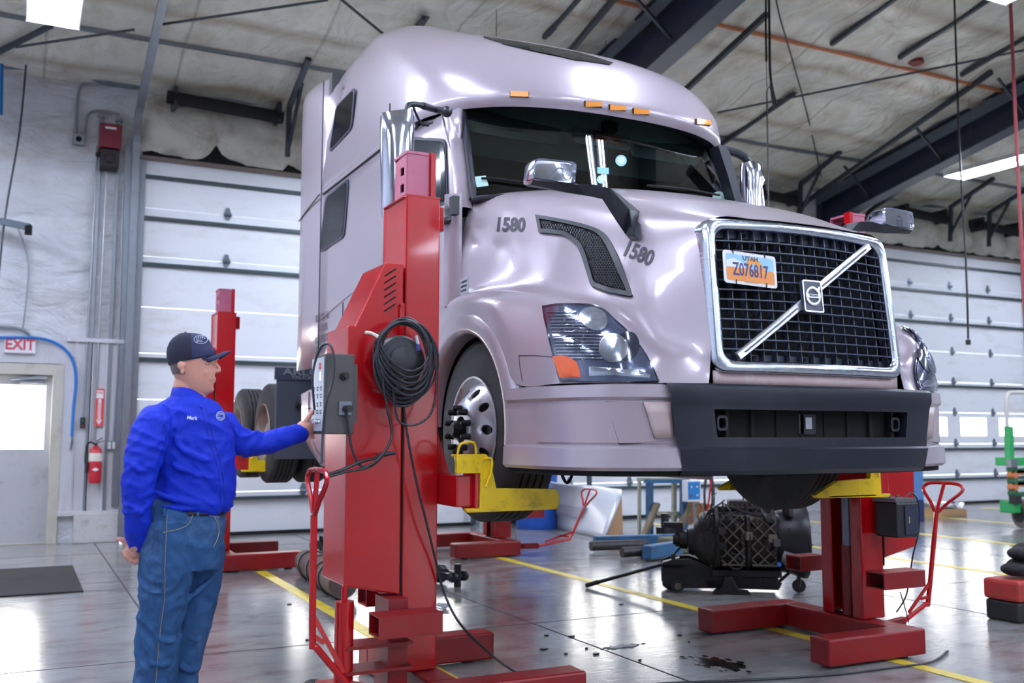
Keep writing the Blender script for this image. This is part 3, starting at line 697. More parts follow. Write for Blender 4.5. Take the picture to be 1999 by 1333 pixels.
# ================================================================ TRUCK (cab over the lifts, nose to the camera)
TX = 3.42
def car_paint():
    m = mat('champagne_paint', (174, 162, 172), .30, .30, var=.03, vs=1.2, coat=.6)
    N, L, b = nodes(m); b.inputs['Coat Roughness'].default_value = .07
    return m
M_paint = car_paint()
M_paint2 = mat('champagne_trim', (172, 156, 164), .34, .3, coat=.6, var=.05, vs=3)
M_chrome = mat('chrome', (205, 210, 226), .13, 1.0, rvar=.03, vs=4)
M_chrome_b = mat('brushed_chrome', (196, 204, 218), .22, 1.0, rvar=.08, vs=9, stretch=(1, 1, 8))
M_blkpl = mat('black_plastic_trim', (26, 29, 38), .42, var=.1, vs=8)
M_blkdk = mat('black_grille', (62, 68, 84), .34, var=.1, vs=20)
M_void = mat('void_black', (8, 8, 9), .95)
M_rub = mat('tire_rubber', (44, 44, 46), .72, var=.2, vs=9, bump=.25, bs=90, dirt=(74, 70, 66), ds=4, damt=.6)
M_seal = mat('rubber_seal', (26, 27, 40), .5)
M_amber = mat('amber_lens', (226, 140, 40), .25, var=.2, vs=90, emit=.12)
M_glassd = mat('side_glass', (22, 34, 42), .06, coat=1.0)
truck = thing('semi_truck', 'champagne semi truck cab raised on four red lift columns, nose toward viewer', 'truck', (TX, 6.5, .9))
def tb(mb, name, m, **k): return mb.build(name, m, k.pop('parent', truck), **k)
def mirror(fn, both=True):
    for s in ((-1, 1) if both else (-1,)): fn(s)
def U(u, y, z): return V(TX+u, y, z)

# ---- hood and fenders: control net of the left half, rows run from the grille back to the cowl
NET = [
 [(0,3.605,2.378),(.30,3.62,2.375),(.540,3.655,2.352),(.580,3.635,2.05),(.59,3.60,1.80),(.60,3.60,1.70),(.61,3.595,1.63),(.62,3.59,1.58)],
 [(0,3.90,2.52),(.34,3.90,2.505),(.605,3.92,2.43),(.69,3.88,2.18),(.745,3.80,1.79),(.78,3.74,1.71),(.82,3.71,1.64),(.86,3.70,1.58)],
 [(0,4.18,2.62),(.37,4.18,2.60),(.66,4.20,2.515),(.765,4.15,2.27),(.875,3.98,1.955),(.96,3.81,1.86),(1.02,3.775,1.72),(1.05,3.775,1.58)],
 [(0,4.48,2.715),(.41,4.48,2.695),(.725,4.50,2.61),(.84,4.45,2.35),(.96,4.32,2.06),(1.08,4.05,1.985),(1.17,3.96,1.80),(1.195,3.94,1.58)],
 [(0,4.75,2.785),(.44,4.75,2.765),(.79,4.78,2.675),(.90,4.74,2.42),(.99,4.64,2.13),(1.13,4.43,2.06),(1.21,4.35,1.84),(1.222,4.35,1.60)],
 [(0,4.95,2.825),(.46,4.95,2.805),(.84,4.95,2.715),(.955,4.92,2.45),(1.01,4.86,2.155),(1.15,4.70,2.115),(1.215,4.62,2.01),(1.225,4.55,1.83)],
 [(0,5.10,2.85),(.48,5.10,2.83),(.885,5.10,2.745),(1.0,5.08,2.46),(1.04,5.05,2.175),(1.155,4.96,2.145),(1.215,4.90,2.065),(1.225,4.87,2.00)],
 [(0,5.22,2.86),(.50,5.22,2.84),(.93,5.22,2.765),(1.06,5.20,2.46),(1.085,5.22,2.18),(1.16,5.23,2.14),(1.21,5.25,2.03),(1.22,5.26,1.94)],
 [(0,5.34,2.86),(.52,5.34,2.84),(.98,5.34,2.775),(1.10,5.33,2.45),(1.13,5.38,2.17),(1.175,5.45,2.09),(1.21,5.50,1.92),(1.22,5.54,1.68)],
]
def hood_grid(s):
    rows = []
    for r_ in NET:   # across
        pts = [V(*p) for p in r_]
        out = []
        for j in range(7):
            a, b_, c, d = pts[max(j-1, 0)], pts[j], pts[j+1], pts[min(j+2, 7)]
            if j == 0: a = V(-pts[1].x, pts[1].y, pts[1].z)
            k = 7
            for i in range(k):
                t = i/k; tn = .42
                m1 = (c-a)*tn; m2 = (d-b_)*tn
                out.append(b_*(2*t**3-3*t*t+1)+m1*(t**3-2*t*t+t)+c*(-2*t**3+3*t*t)+m2*(t**3-t*t))
        out.append(pts[-1]); rows.append(out)
    nc = len(rows[0]); full = []
    for j in range(nc): full.append(cr([r_[j] for r_ in rows], 6))
    return [[U(s*full[j][i].x, full[j][i].y, full[j][i].z) for j in range(nc)] for i in range(len(full[0]))]
mb = MB(); mb.grid(hood_grid(-1)); mb.grid(hood_grid(1))
hood = tb(mb, 'hood', M_paint, smooth=50)
hood_verts = [v.copy() for v in mb.v]
HB = BVHTree.FromPolygons([tuple(v) for v in mb.v], mb.f)
def on_surf(px, py, bvh, off=0.0, fallback=None):
    d = ray(px, py).normalized(); h = bvh.ray_cast(CAMP, d)
    if h[0] is None:
        for q in (1, 2, 3, 5, 8, 12, 18):
            for jx, jy in ((q, 0), (-q, 0), (0, q), (0, -q)):
                h = bvh.ray_cast(CAMP, ray(px+jx, py+jy).normalized())
                if h[0] is not None: break
            if h[0] is not None: break
    if h[0] is None:
        p = CAMP + d*5.0; h = bvh.find_nearest(p)
    n = h[1]; n = n if n.dot(d) < 0 else -n
    return h[0] + n*off, n
def mx(p, s):  # mirrored copy of a left-side point
    return p.copy() if s < 0 else V(2*TX-p.x, p.y, p.z)
def decal(px_outer, holes, step, bvh, off, th, name, m, parent, s=-1, smooth=40, **k):
    vs, tr, lp = cdt(px_outer, holes, step)
    P = []
    for v in vs:
        p, n = on_surf(v.x, v.y, bvh, 0)
        P.append((p, n))
    mb = MB(); top = [mx(p+n*(off+th), s) for p, n in P]; bot = [mx(p+n*off, s) for p, n in P]
    nn = len(P); mb.add(top+bot, tr+[tuple(i+nn for i in reversed(t)) for t in tr])
    for l in lp:
        for i in range(len(l)): a, b_ = l[i], l[(i+1) % len(l)]; mb.f.append((a, b_, b_+nn, a+nn)); mb.mi.append(0)
    return mb.build(name, m, parent, smooth=smooth, **k)
def pxcurve(P, n=4, closed=True): return [(p.x, p.y) for p in cr([(a, b_, 0) for a, b_ in P], n, closed)]

# ---- headlights
M_lens = mat('headlight_lens', (84, 92, 118), .12, .5, var=.35, vs=14, coat=1.0, stretch=(1, 1, 6))
M_lens2 = mat('headlight_reflector', (196, 204, 222), .12, .9, var=.2, vs=30)
M_lensdk = mat('headlight_dark', (40, 44, 62), .15, .4, coat=1)
M_orange = mat('turn_signal', (214, 92, 48), .3, var=.15, vs=40)
hl_out = pxcurve([(1062, 600), (1100, 596), (1163, 602), (1205, 632), (1240, 668), (1267, 708), (1286, 746)], 4, False) + pxcurve([(1284, 750), (1190, 750), (1097, 747)], 2, False) + pxcurve([(1096, 744), (1082, 690), (1066, 625)], 3, False)
hl_in = [(1174+(x-1174)*.95, 680+(y-680)*.94) for x, y in hl_out]
for s in (-1, 1):
    a = decal(hl_out, [], 14, HB, .002, .014, 'headlight', M_lensdk, truck, s)
    def hp(poly, off, th, nm, m, st=9): decal(poly, [], st, HB, off, th, nm, m, a, s)
    hp(hl_in, .016, .003, 'lens', M_lens, 12)
    # ribbed outer lens: narrow horizontal strips
    for k in range(30):
        y = 612+k*3.1; x0 = 1071+(y-600)*.24; x1 = min(1126+k*3.6, 1178); xs = [lerp(x0, x1, q/12) for q in range(13)]
        decal([(x, y+(x-x0)*.012) for x in xs]+[(x, y+1.3+(x-x0)*.012) for x in reversed(xs)], [], None, HB, .0195, .0015, 'lens_rib', M_lensdk if k % 2 else M_lens2, a, s)
    hp([(1085, 697), (1100, 695), (1116, 699), (1128, 708), (1134, 722), (1136, 738), (1098, 739)], .019, .003, 'turn_signal', M_orange)
    hp(circ(1196, 682, 27, 24), .019, .005, 'low_beam_ring', M_chrome, 8)
    hp([(1192+20*math.cos(t), 681+22*math.sin(t)) for t in [i*2*PI/20 for i in range(20)]], .024, .006, 'low_beam_reflector', M_lens2, 6)
    hp([(1222+21*math.cos(t), 678+27*math.sin(t)) for t in [i*2*PI/20 for i in range(20)]], .020, .003, 'low_beam_shade', M_lensdk, 8)
    hp([(1160+24*math.cos(t)*1.05-6*math.sin(t), 628+19*math.sin(t)+10*math.cos(t)) for t in [i*2*PI/20 for i in range(20)]], .019, .005, 'high_beam_reflector', M_lens2, 6)
    hp([(1150, 716), (1240, 722), (1268, 735), (1266, 741), (1152, 735)], .019, .003, 'lower_reflector', M_lens2, 7)
for s in (-1, 1):
    for P_ in ([(1013, 694), (1045, 694), (1078, 697)], [(1013, 694), (1015, 715), (1020, 744)]):
        mb = MB(); mb.tube([mx(on_surf(x, y, HB, .001)[0], s) for x, y in P_], .0022, 5); mb.build('fender_seam', M_seal, hood)
# ---- side vents on the hood
M_mesh = mat('vent_mesh', (24, 27, 38), .35, .2)
vo = pxcurve([(1048, 421), (1100, 430), (1150, 442), (1181, 456), (1200, 485), (1215, 520), (1228, 555), (1236, 579)], 3, False) + pxcurve([(1232, 581), (1190, 574), (1157, 561)], 2, False) + pxcurve([(1154, 556), (1145, 525), (1130, 485), (1105, 463), (1080, 458), (1055, 456)], 3, False)
vi = pxcurve([(1056, 429), (1100, 437), (1148, 449), (1172, 461), (1190, 490), (1204, 522), (1216, 550), (1224, 570)], 3, False) + [(1222, 571), (1190, 564), (1164, 555)] + pxcurve([(1160, 549), (1153, 522), (1138, 480), (1110, 456), (1082, 450), (1060, 449)], 3, False)
def inpoly(p, lp):
    c = False; j = len(lp)-1
    for i in range(len(lp)):
        a = lp[i]; d = lp[j]
        if (a[1] > p[1]) != (d[1] > p[1]) and p[0] < (d[0]-a[0])*(p[1]-a[1])/(d[1]-a[1])+a[0]: c = not c
        j = i
    return c
for s in (-1, 1):
    v_ = decal(vo, [vi], 10, HB, .001, .016, 'hood_vent', M_blkpl, truck, s)
    decal(vi, [], 10, HB, .002, .002, 'vent_backing', M_void, v_, s)
    mb = MB(); y = 426; k = 0
    while y < 575:
        x = 1050 + (k % 2)*2.6
        while x < 1230:
            hexa = [(x+2.7*math.cos(a*PI/3+.5), y+2.9*math.sin(a*PI/3+.5)) for a in range(6)]
            if inpoly((x, y), vi) and all(inpoly(h, vi) for h in hexa):
                P = [on_surf(h[0], h[1], HB, .010)[0] for h in hexa]; Q = [on_surf(x+(h[0]-x)*.66, y+(h[1]-y)*.66, HB, .009)[0] for h in hexa]
                P = [mx(p, s) for p in P]; Q = [mx(p, s) for p in Q]
                mb.add(P+Q, [(i, (i+1) % 6, (i+1) % 6+6, i+6) for i in range(6)])
            x += 5.2
        y += 4.9; k += 1
    mb.build('vent_mesh', M_mesh, v_, smooth=0, weld=False)
# ---- fleet numbers
M_num = mat('number_black', (34, 30, 44), .5)
def pxtext(txt, px, py, ax, ay, size, sx, name, m, bvh, parent, off=.002, bold=.0, s=-1, label=None):
    t = MB(); t.text(txt, (0, 0, 0), (1, 0, 0), (0, 1, 0), size, 0, sx, bold)
    b = MB(); P = []
    for v in t.v:
        x = px + v.x*ax[0] - v.y*ay[0]; y = py + v.x*ax[1] - v.y*ay[1]
        P.append(on_surf(x, y, bvh, off)[0])
    b.add(P, t.f); return b.build(name, m, parent, smooth=0, weld=False, label=label)
pxtext('1580', 996, 440, (1, .02), (-.10, 1), 37, .80, 'fleet_number', M_num, HB, hood, bold=1.5)
pxtext('1580', 1246, 496, (.86, .36), (-.36, .86), 46, .72, 'fleet_number', M_num, HB, hood, bold=1.7)

# ---- grille
def G(a, b_, off=0.0, wid=1.0):   # a -1..1 across, b 0..1 up
    hw = lerp(.585, .572, b_)*wid
    return U(a*hw, lerp(3.585, 3.66, b_) - .035*(1-a*a) - off, lerp(1.645, 2.35, b_) + .018*(1-a*a)*b_)
def gpath(r, ins, n=8):
    P = []
    W, H_ = 1.16, .72
    for q in rrect(ins, ins, W-ins, H_-ins, r, 6): P.append((q[0]/W*2-1, q[1]/H_))
    # densify
    out = []
    for i in range(len(P)):
        a, b_ = P[i], P[(i+1) % len(P)]; d = math.hypot((a[0]-b_[0])*.58, (a[1]-b_[1])*.72); k = max(1, int(d/.06))
        for j in range(k): out.append((a[0]+(b_[0]-a[0])*j/k, a[1]+(b_[1]-a[1])*j/k))
    return out
def scale_path(P, ins):
    return [(max(-1, min(1, a))*(1-ins/.58), .5+(b_-.5)*(1-ins/.36)) for a, b_ in P]
gr = None
base_p = gpath(.065, 0)
mb = MB()
rings = []
for ins, off in ((-.014, -.10), (-.014, -.012), (-.010, .008), (.0, .018), (.018, .022), (.036, .016), (.045, .0), (.046, -.05)):
    rings.append([G(a*(1-ins/.58), .5+(b_-.5)*(1-ins/.36), off) for a, b_ in base_p])
mb.loops(rings, cap=False)
gr = tb(mb, 'grille_surround', M_chrome_b, smooth=60)
mb = MB(); n = 28
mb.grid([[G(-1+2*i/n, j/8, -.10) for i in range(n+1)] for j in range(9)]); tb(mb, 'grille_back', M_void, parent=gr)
mb = MB()
def gbar(a0, b0, a1, b1, w, dep, off, k=10):
    for i in range(k):
        p = [G(lerp(a0, a1, (i+q)/k), lerp(b0, b1, (i+q)/k), off-dep/2) for q in (0, 1)]
        up = (0, 0, 1) if abs(a1-a0) > abs(b1-b0) else (1, 0, 0)
        mb.bar(p[0], p[1], dep, w, up=up)
for i in range(1, 13): b_ = .07+.86*i/13; gbar(-.93, b_, .93, b_, .006, .022, .004)
for i in range(0, 15): a = -.90+1.80*i/14; gbar(a, .06, a, .94, .0045, .04, -.014, 6)
tb(mb, 'grille_lattice', M_blkdk, parent=gr, smooth=0, weld=False)
for b_ in (.085, .915):
    mb = MB()
    for i in range(14):
        a0 = -.90+1.80*i/14; a1 = a0+1.8/14
        q = [G(a0+.01, b_-.022, -.045), G(a1-.01, b_-.022, -.045), G(a1-.01, b_+.022, -.045), G(a0+.01, b_+.022, -.045)]
        mb.add(q+[p+V(0, .02, 0) for p in q], [(0, 1, 2, 3), (7, 6, 5, 4), (0, 4, 5, 1), (1, 5, 6, 2), (2, 6, 7, 3), (3, 7, 4, 0)])
    tb(mb, 'grille_tab', mat('grille_tab', (58, 66, 82), .5), parent=gr, smooth=0, weld=False)
for b_ in (.085, .915):
    for a in (-.58, -.07, .44): c = G(a, b_, -.040); mb = MB(); mb.cyl(c-V(0, .002, 0), c+V(0, .01, 0), .011, n=12); tb(mb, 'screw_hole', M_void, parent=gr)
# diagonal bar + badge
M_silver = mat('badge_silver', (206, 208, 216), .25, .8)
def dbar(a0, b0, a1, b1, w, name, m, off):
    mb = MB(); k = 12; L_ = []; 
    dx = (a1-a0)*.57; dz = (b1-b0)*.71; l = math.hypot(dx, dz); nx, nz = -dz/l*w/2, dx/l*w/2
    for i in range(k+1):
        a = lerp(a0, a1, i/k); b_ = lerp(b0, b1, i/k); r_ = []
        for q, o_ in ((-1, off-.012), (-1, off), (-.72, off+.008), (.72, off+.008), (1, off), (1, off-.012)):
            r_.append(G(a+q*nx/.57, b_+q*nz/.71, o_))
        L_.append(r_)
    mb.loops(L_, cap=True); return tb(mb, name, m, parent=gr, smooth=30)
dbar(-.80, .085, -.10, .465, .040, 'emblem_bar', M_silver, .012); dbar(.03, .545, .78, .935, .040, 'emblem_bar', M_silver, .012)
dbar(-.74, .118, -.19, .421, .007, 'bar_groove', M_blkdk, .0195); dbar(.11, .586, .72, .904, .007, 'bar_groove', M_blkdk, .0195)
bc = G(-.035, .505, .02); bx = (G(.1, .505)-G(-.1, .505)).normalized(); bz = (G(-.035, .6)-G(-.035, .4)).normalized(); bn = bz.cross(bx); bn = -bn if bn.y > 0 else bn
mb = MB(); mb.prism(rrect(-.060, -.078, .060, .078, .012), bc, bx, bz, .02, bn); bd = tb(mb, 'badge', M_blkdk, parent=gr, smooth=0)
mb = MB(); vs, tr, lp = cdt(rrect(-.061, -.079, .061, .079, .012), [rrect(-.054, -.072, .054, .072, .009)])
def flat2(vs, tr, lp, o, ux, uz, nn, th):
    m_ = MB(); k = len(vs); m_.add([o+ux*v.x+uz*v.y+nn*th for v in vs]+[o+ux*v.x+uz*v.y for v in vs], tr+[tuple(i+k for i in reversed(t)) for t in tr])
    for l in lp:
        for i in range(len(l)): a, b_ = l[i], l[(i+1) % len(l)]; m_.f.append((a, b_, b_+k, a+k)); m_.mi.append(0)
    return m_
mb = flat2(vs, tr, lp, bc+bn*.02, bx, bz, bn, .003); tb(mb, 'badge_border', M_silver, parent=gr, smooth=0)
mb = MB(); mb.lathe([(.034, 0), (.034, .005), (.040, .007), (.048, .005), (.048, 0)], bc+bn*.02, bn, 36); mb.box((-.05, 0, 0), (0, 0, 0)) if False else None
mb.bar(bc+bn*.024-bx*.04, bc+bn*.024+bx*.04, .006, .017, up=bz); mb.prism([(.026, .028), (.030, .024), (.046, .038), (.047, .050), (.036, .048)], bc+bn*.02, bx, bz, .006, bn)
tb(mb, 'badge_ring', M_silver, parent=gr, smooth=40)
mb = MB(); mb.text('VOLVO', bc+bn*.0275, bx, bz, .015, .001, 1.15, .0004, d=bn); tb(mb, 'badge_text', mat('badge_blue', (30, 34, 60), .4), parent=gr, smooth=0)
# licence plate
t = thing('licence_plate', 'Utah licence plate reading Z076817 wired to the black grille', 'licence plate', tuple(G(-.56, .63, .03)))
pc = G(-.635, .668, .022); px_ = (G(-.3, .70)-G(-.8, .735)).normalized()
px_ = (bx*math.cos(.03) - bz*math.sin(.03)).normalized(); pz_ = bz.copy(); pn = bn
pz_ = pn.cross(px_); pz_ = pz_ if pz_.z > 0 else -pz_
M_pl = mat('plate_white', (232, 230, 232), .35)
mb = MB(); mb.prism(rrect(-.158, -.079, .158, .079, .016), pc, px_, pz_, .003, pn); mb.build('plate', M_pl, t, smooth=0)
def pf(poly, nm, m, o_=.0032): mb = MB(); mb.prism(poly, pc+pn*o_, px_, pz_, .0006, pn); mb.build(nm, m, t, smooth=0)
pf(rrect(-.143, .0, .143, .064, .01), 'sky_field', mat('plate_sky', (150, 200, 226), .35, var=.15, vs=20))
pf(rrect(-.143, -.064, .143, .0, .01), 'sand_field', mat('plate_sand', (226, 140, 60), .35, var=.15, vs=20))
pf([(-.143, .0), (-.03, .0), (-.05, .03), (-.1, .045), (-.143, .03)], 'snow_field', mat('plate_snow', (226, 230, 238), .35), .0036)
vs, tr, lp = cdt([(-.02, -.02), (-.025, .02), (-.015, .045), (.0, .054), (.03, .056), (.05, .05), (.075, .02), (.12, -.03), (.06, -.03), (.045, .0), (.03, .025), (.012, .03), (0, .015), (.0, -.02)])
mb = flat2(vs, tr, lp, pc+pn*.0036, px_, pz_, pn, .0006); mb.build('stone_arch', mat('plate_arch', (232, 150, 56), .35, var=.12, vs=30), t, smooth=0)
M_plb = mat('plate_blue', (48, 44, 110), .4)
mb = MB(); mb.text('UTAH', pc+pn*.0046+pz_*.049+px_*.002, px_, pz_, .030, .0006, 1.15, .0006, d=pn); mb.build('state_name', mat('plate_navy', (30, 34, 56), .4), t, smooth=0)
mb = MB(); mb.text('Z076817', pc+pn*.0046-pz_*.010, px_, pz_, .088, .001, .66, .0012, d=pn); mb.build('plate_number', M_plb, t, smooth=0)
mb = MB(); mb.text('LIFE ELEVATED', pc+pn*.0046-pz_*.066, px_, pz_, .012, .0005, 1.0, d=pn); mb.build('small_print', mat('plate_gold', (190, 140, 60), .4), t, smooth=0)
mb = MB()
for a, b_ in ((-.1, .074), (.09, .074), (-.09, -.07), (.09, -.07)): q = pc+px_*a+pz_*b_; mb.tube([q-pn*.02+pz_*.012*(1 if b_ > 0 else -1), q+pn*.006+pz_*.008*(1 if b_ > 0 else -1), q+pn*.007-pz_*.01*(1 if b_ > 0 else -1)], .0025, 6)
mb.build('wire_tie', M_void, t)
# paint strip between grille and bumper
mb = MB(); mb.grid([[U(-.585+1.17*i/20, 3.60-.04*(1-(-1+i/10)**2), z) for i in range(21)] for z in (1.572, 1.60, 1.64)]); tb(mb, 'lower_grille_strip', mat('scuffed_paint', (182, 158, 158), .45, .1, var=.06, vs=4, dirt=(210, 200, 200), ds=9, damt=.8), solid=.01)
mb = MB(); mb.box(U(-.72, 3.70, 1.50), U(.72, 3.86, 1.60)); tb(mb, 'bumper_gap', M_void, smooth=0)

# ---- bumper: plan outline (u, y) and section profile (z, outward offset)
plan = cr([(0, 3.545, 0), (.3, 3.553, 0), (.6, 3.585, 0), (.80, 3.625, 0), (.95, 3.675, 0), (1.09, 3.765, 0), (1.18, 3.90, 0), (1.235, 4.12, 0), (1.25, 4.40, 0)], 6)
def bump_pt(i, z, off, s):
    p = plan[i]; a = plan[max(i-1, 0)]; b_ = plan[min(i+1, len(plan)-1)]; tn = (b_-a).normalized(); nn = V(tn.y, -tn.x, 0)
    return U(s*(p.x+nn.x*off), p.y+nn.y*off, z)
NI = len(plan)
def iu(u):
    return min(range(NI), key=lambda i: abs(plan[i].x-u))
zprof = [(1.575, -.10), (1.575, -.02), (1.57, .0), (1.515, .004), (1.50, -.012), (1.30, -.016), (1.285, .012), (1.20, .016), (1.185, .0), (1.18, -.12)]
i75 = iu(.795)
for s in (-1, 1):
    mb = MB(); mb.grid([[bump_pt(i75-3, z, o_-.004, s)] + [bump_pt(i, z, o_, s) for i in range(i75-1, NI)] for k, (z, o_) in enumerate(zprof)])
    be = tb(mb, 'bumper_corner', M_paint, smooth=35)
    # panel seams
    def seam(i0, z0, i1, z1, nm='panel_seam', w=.004, m=M_seal):
        mb = MB(); k = 8; P = []
        for j in range(k+1):
            t_ = j/k; fi = lerp(i0, i1, t_); ii = int(fi); zz = lerp(z0, z1, t_); P.append(bump_pt(ii, zz, -.013, s).lerp(bump_pt(min(ii+1, NI-1), zz, -.013, s), fi-ii))
        mb.tube(P, w, 6); tb(mb, nm, m, parent=be)
    mb = MB(); ir = [i for i in range(i75, iu(1.235)+1)]; mb.grid([[bump_pt(i, z, -.0095+.001*(z > 1.4), s) for i in ir] for z in (1.492, 1.45, 1.40, 1.35, 1.31)]); tb(mb, 'bumper_recess', M_paint2, parent=be, smooth=40)
    ia, ib = i75, iu(.92); mb = MB(); rr = []
    for z, t_ in ((1.492, 0), (1.44, .33), (1.38, .66), (1.33, 1)): fa = lerp(ib, iu(.88), t_); ks = [lerp(ia, fa, q/6) for q in range(7)]; rr.append([bump_pt(int(f), z, .003, s).lerp(bump_pt(min(int(f)+1, NI-1), z, .003, s), f-int(f)) for f in ks])
    mb.grid(rr); tb(mb, 'fog_light_cover', mat('cover_paint', (176, 156, 156), .42, .1, var=.06, vs=5), parent=be, smooth=40, solid=.008)
    seam(iu(1.07), 1.495, iu(1.02), 1.305); seam(iu(1.02), 1.305, iu(.80), 1.32); seam(iu(.93), 1.49, iu(.885), 1.33); seam(iu(1.07), 1.495, iu(.93), 1.49, m=M_paint2)
# black centre
zc_ = [(1.578, -.10), (1.578, .005), (1.565, .022), (1.52, .03), (1.485, .020), (1.29, .020), (1.28, .032), (1.185, .022), (1.165, .0), (1.158, -.10)]
def cpt(u, z, off):
    y = interp([p.x for p in plan], [p.y for p in plan], abs(u)); w_ = lerp(.835, .765, (1.578-z)/.4)
    return U(u*w_/.80, y-off, z)
mb = MB()
us = [-.80+1.6*i/32 for i in range(33)]
def inslot(u, z): return abs(u) < .625 and 1.335 < z < 1.462
for (z0, o0), (z1, o1) in zip(zc_, zc_[1:]):
    if z0 == 1.485:
        lv = [(1.485, .020), (1.462, .019), (1.335, .018), (1.29, .020)]
        for (za, oa), (zb, ob) in zip(lv, lv[1:]):
            for a, b_ in zip(us, us[1:]):
                if inslot((a+b_)/2, (za+zb)/2): continue
                mb.add([cpt(a, za, oa), cpt(b_, za, oa), cpt(b_, zb, ob), cpt(a, zb, ob)], [(0, 1, 2, 3)])
    else:
        for a, b_ in zip(us, us[1:]): mb.add([cpt(a, z0, o0), cpt(b_, z0, o0), cpt(b_, z1, o1), cpt(a, z1, o1)], [(0, 1, 2, 3)])
for a, b_ in zip(us, us[1:]):   # slot lips
    if inslot((a+b_)/2, 1.4):
        for z in (1.462, 1.335): mb.add([cpt(a, z, .015), cpt(b_, z, .015), cpt(b_, z, -.05), cpt(a, z, -.05)], [(0, 1, 2, 3)])
for s in (-1, 1): mb.add([cpt(s*.6, 1.462, .017), cpt(s*.6, 1.335, .013), cpt(s*.6, 1.335, -.05), cpt(s*.6, 1.462, -.05)], [(0, 1, 2, 3)])
M_bump = mat('bumper_black', (22, 25, 36), .40, var=.1, vs=3, spec=.35, dirt=(48, 50, 60), ds=5, damt=.3)
bc_ = tb(mb, 'bumper_centre', M_bump, smooth=30)
mb = MB(); mb.grid([[cpt(u, z, -.06) for u in us[3:-3]] for z in (1.31, 1.47)]); 
for i in range(8): u = -.52+i*.15; mb.box(U(u, 3.60, 1.335), U(u+.02, 3.66, 1.46))
tb(mb, 'inlet_back', M_void, parent=bc_, smooth=0)
for s in (-1, 1):
    mb = MB(); c = cpt(s*.545, 1.40, -.03); vs, tr, lp = cdt(rrect(-.03, -.035, .03, .035, .018), [rrect(-.02, -.024, .02, .024, .014)]); mb = flat2(vs, tr, lp, c, V(1, 0, 0), V(0, 0, 1), V(0, -1, 0), .02); tb(mb, 'tow_loop', M_blkpl, parent=bc_, smooth=0)
mb = MB(); mb.box(U(-.08, 3.60, 1.345), U(.03, 3.63, 1.45)); mb.box(U(-.13, 3.61, 1.37), U(-.08, 3.63, 1.43)); tb(mb, 'sensor_box', M_blkpl, parent=bc_, smooth=0, bev=.006)
mb = MB(); mb.box(U(-.045, 3.592, 1.375), U(-.005, 3.60, 1.43)); tb(mb, 'sensor_lens', M_silver, parent=bc_, smooth=0)
# front undertray and tow hook
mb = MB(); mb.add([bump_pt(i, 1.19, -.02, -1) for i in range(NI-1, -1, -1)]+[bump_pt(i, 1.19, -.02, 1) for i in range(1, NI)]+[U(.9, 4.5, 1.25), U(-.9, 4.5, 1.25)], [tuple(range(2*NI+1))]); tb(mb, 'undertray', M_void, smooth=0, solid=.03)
mb = MB(); p = onx(1107, 925, TX-.95); mb.tube(cr([p+V(-.03, 0, .06), p+V(-.03, 0, 0), p+V(0, 0, -.045), p+V(.03, 0, 0), p+V(.03, 0, .06)], 4), .008, 6); tb(mb, 'tow_strap', M_void)

# ---- wheel arch flares
WY, WZ = 4.98, 1.37
for s in (-1, 1):
    rings = []
    for k in range(37):
        a = math.radians(-5 + 200*k/36) if False else math.radians(-8+186*k/36)
        c, sn = math.cos(a), math.sin(a)
        # front bottom widens into the bumper
        ro = .655 + .02*max(0, math.cos(a-PI))
        rings.append([U(s*u, WY-c*r_, WZ+sn*r_) for u, r_ in ((1.14, .52), (1.205, .525), (1.235, .535), (1.245, .56), (1.235, .61), (1.215, ro), (1.19, ro+.015))])
    mb = MB(); mb.grid(rings); fl = tb(mb, 'fender_flare', M_paint, smooth=60)
    mb = MB(); P = []
    for k in range(25):
        a = math.radians(0+180*k/24); P.append([U(s*u, WY-math.cos(a)*.56, WZ+math.sin(a)*.54) for u in (1.20, .5)])
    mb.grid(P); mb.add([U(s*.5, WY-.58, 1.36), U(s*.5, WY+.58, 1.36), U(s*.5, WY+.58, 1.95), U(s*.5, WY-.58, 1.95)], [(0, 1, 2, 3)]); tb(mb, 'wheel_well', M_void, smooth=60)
    # lower fender corner between flare and bumper
    mb = MB(); mb.grid([[U(s*1.218, WY-math.sqrt(.64**2-(z-WZ)**2) if abs(z-WZ) < .64 else WY, z) for z in (1.37, 1.45, 1.52, 1.585)], [U(s*1.215, 4.43, z) for z in (1.37, 1.45, 1.52, 1.585)]]) if False else None

# ---- cab shell
ZB, ZM = 1.86, 3.37
def side_pt(s, y, z):
    # nearly flat sides, leaning in very slightly toward the top
    return U(s*(1.205 - .012*(z-2.2) - (.16*(max(0, 6.4-y)/1.0)**1.5)), y, z)
for s in (-1, 1):
    mb = MB(); ysd = [5.48, 5.55, 5.62, 5.7, 5.8, 6.2, 6.6, 7.0, 7.4, 7.8, 8.02]; zsd = [ZB, 2.1, 2.4, 2.7, 3.0, 3.25, ZM]
    mb.grid([[side_pt(s, y, z) for y in ysd] for z in zsd]); tb(mb, 'cab_side', M_paint, smooth=40, solid=.03)
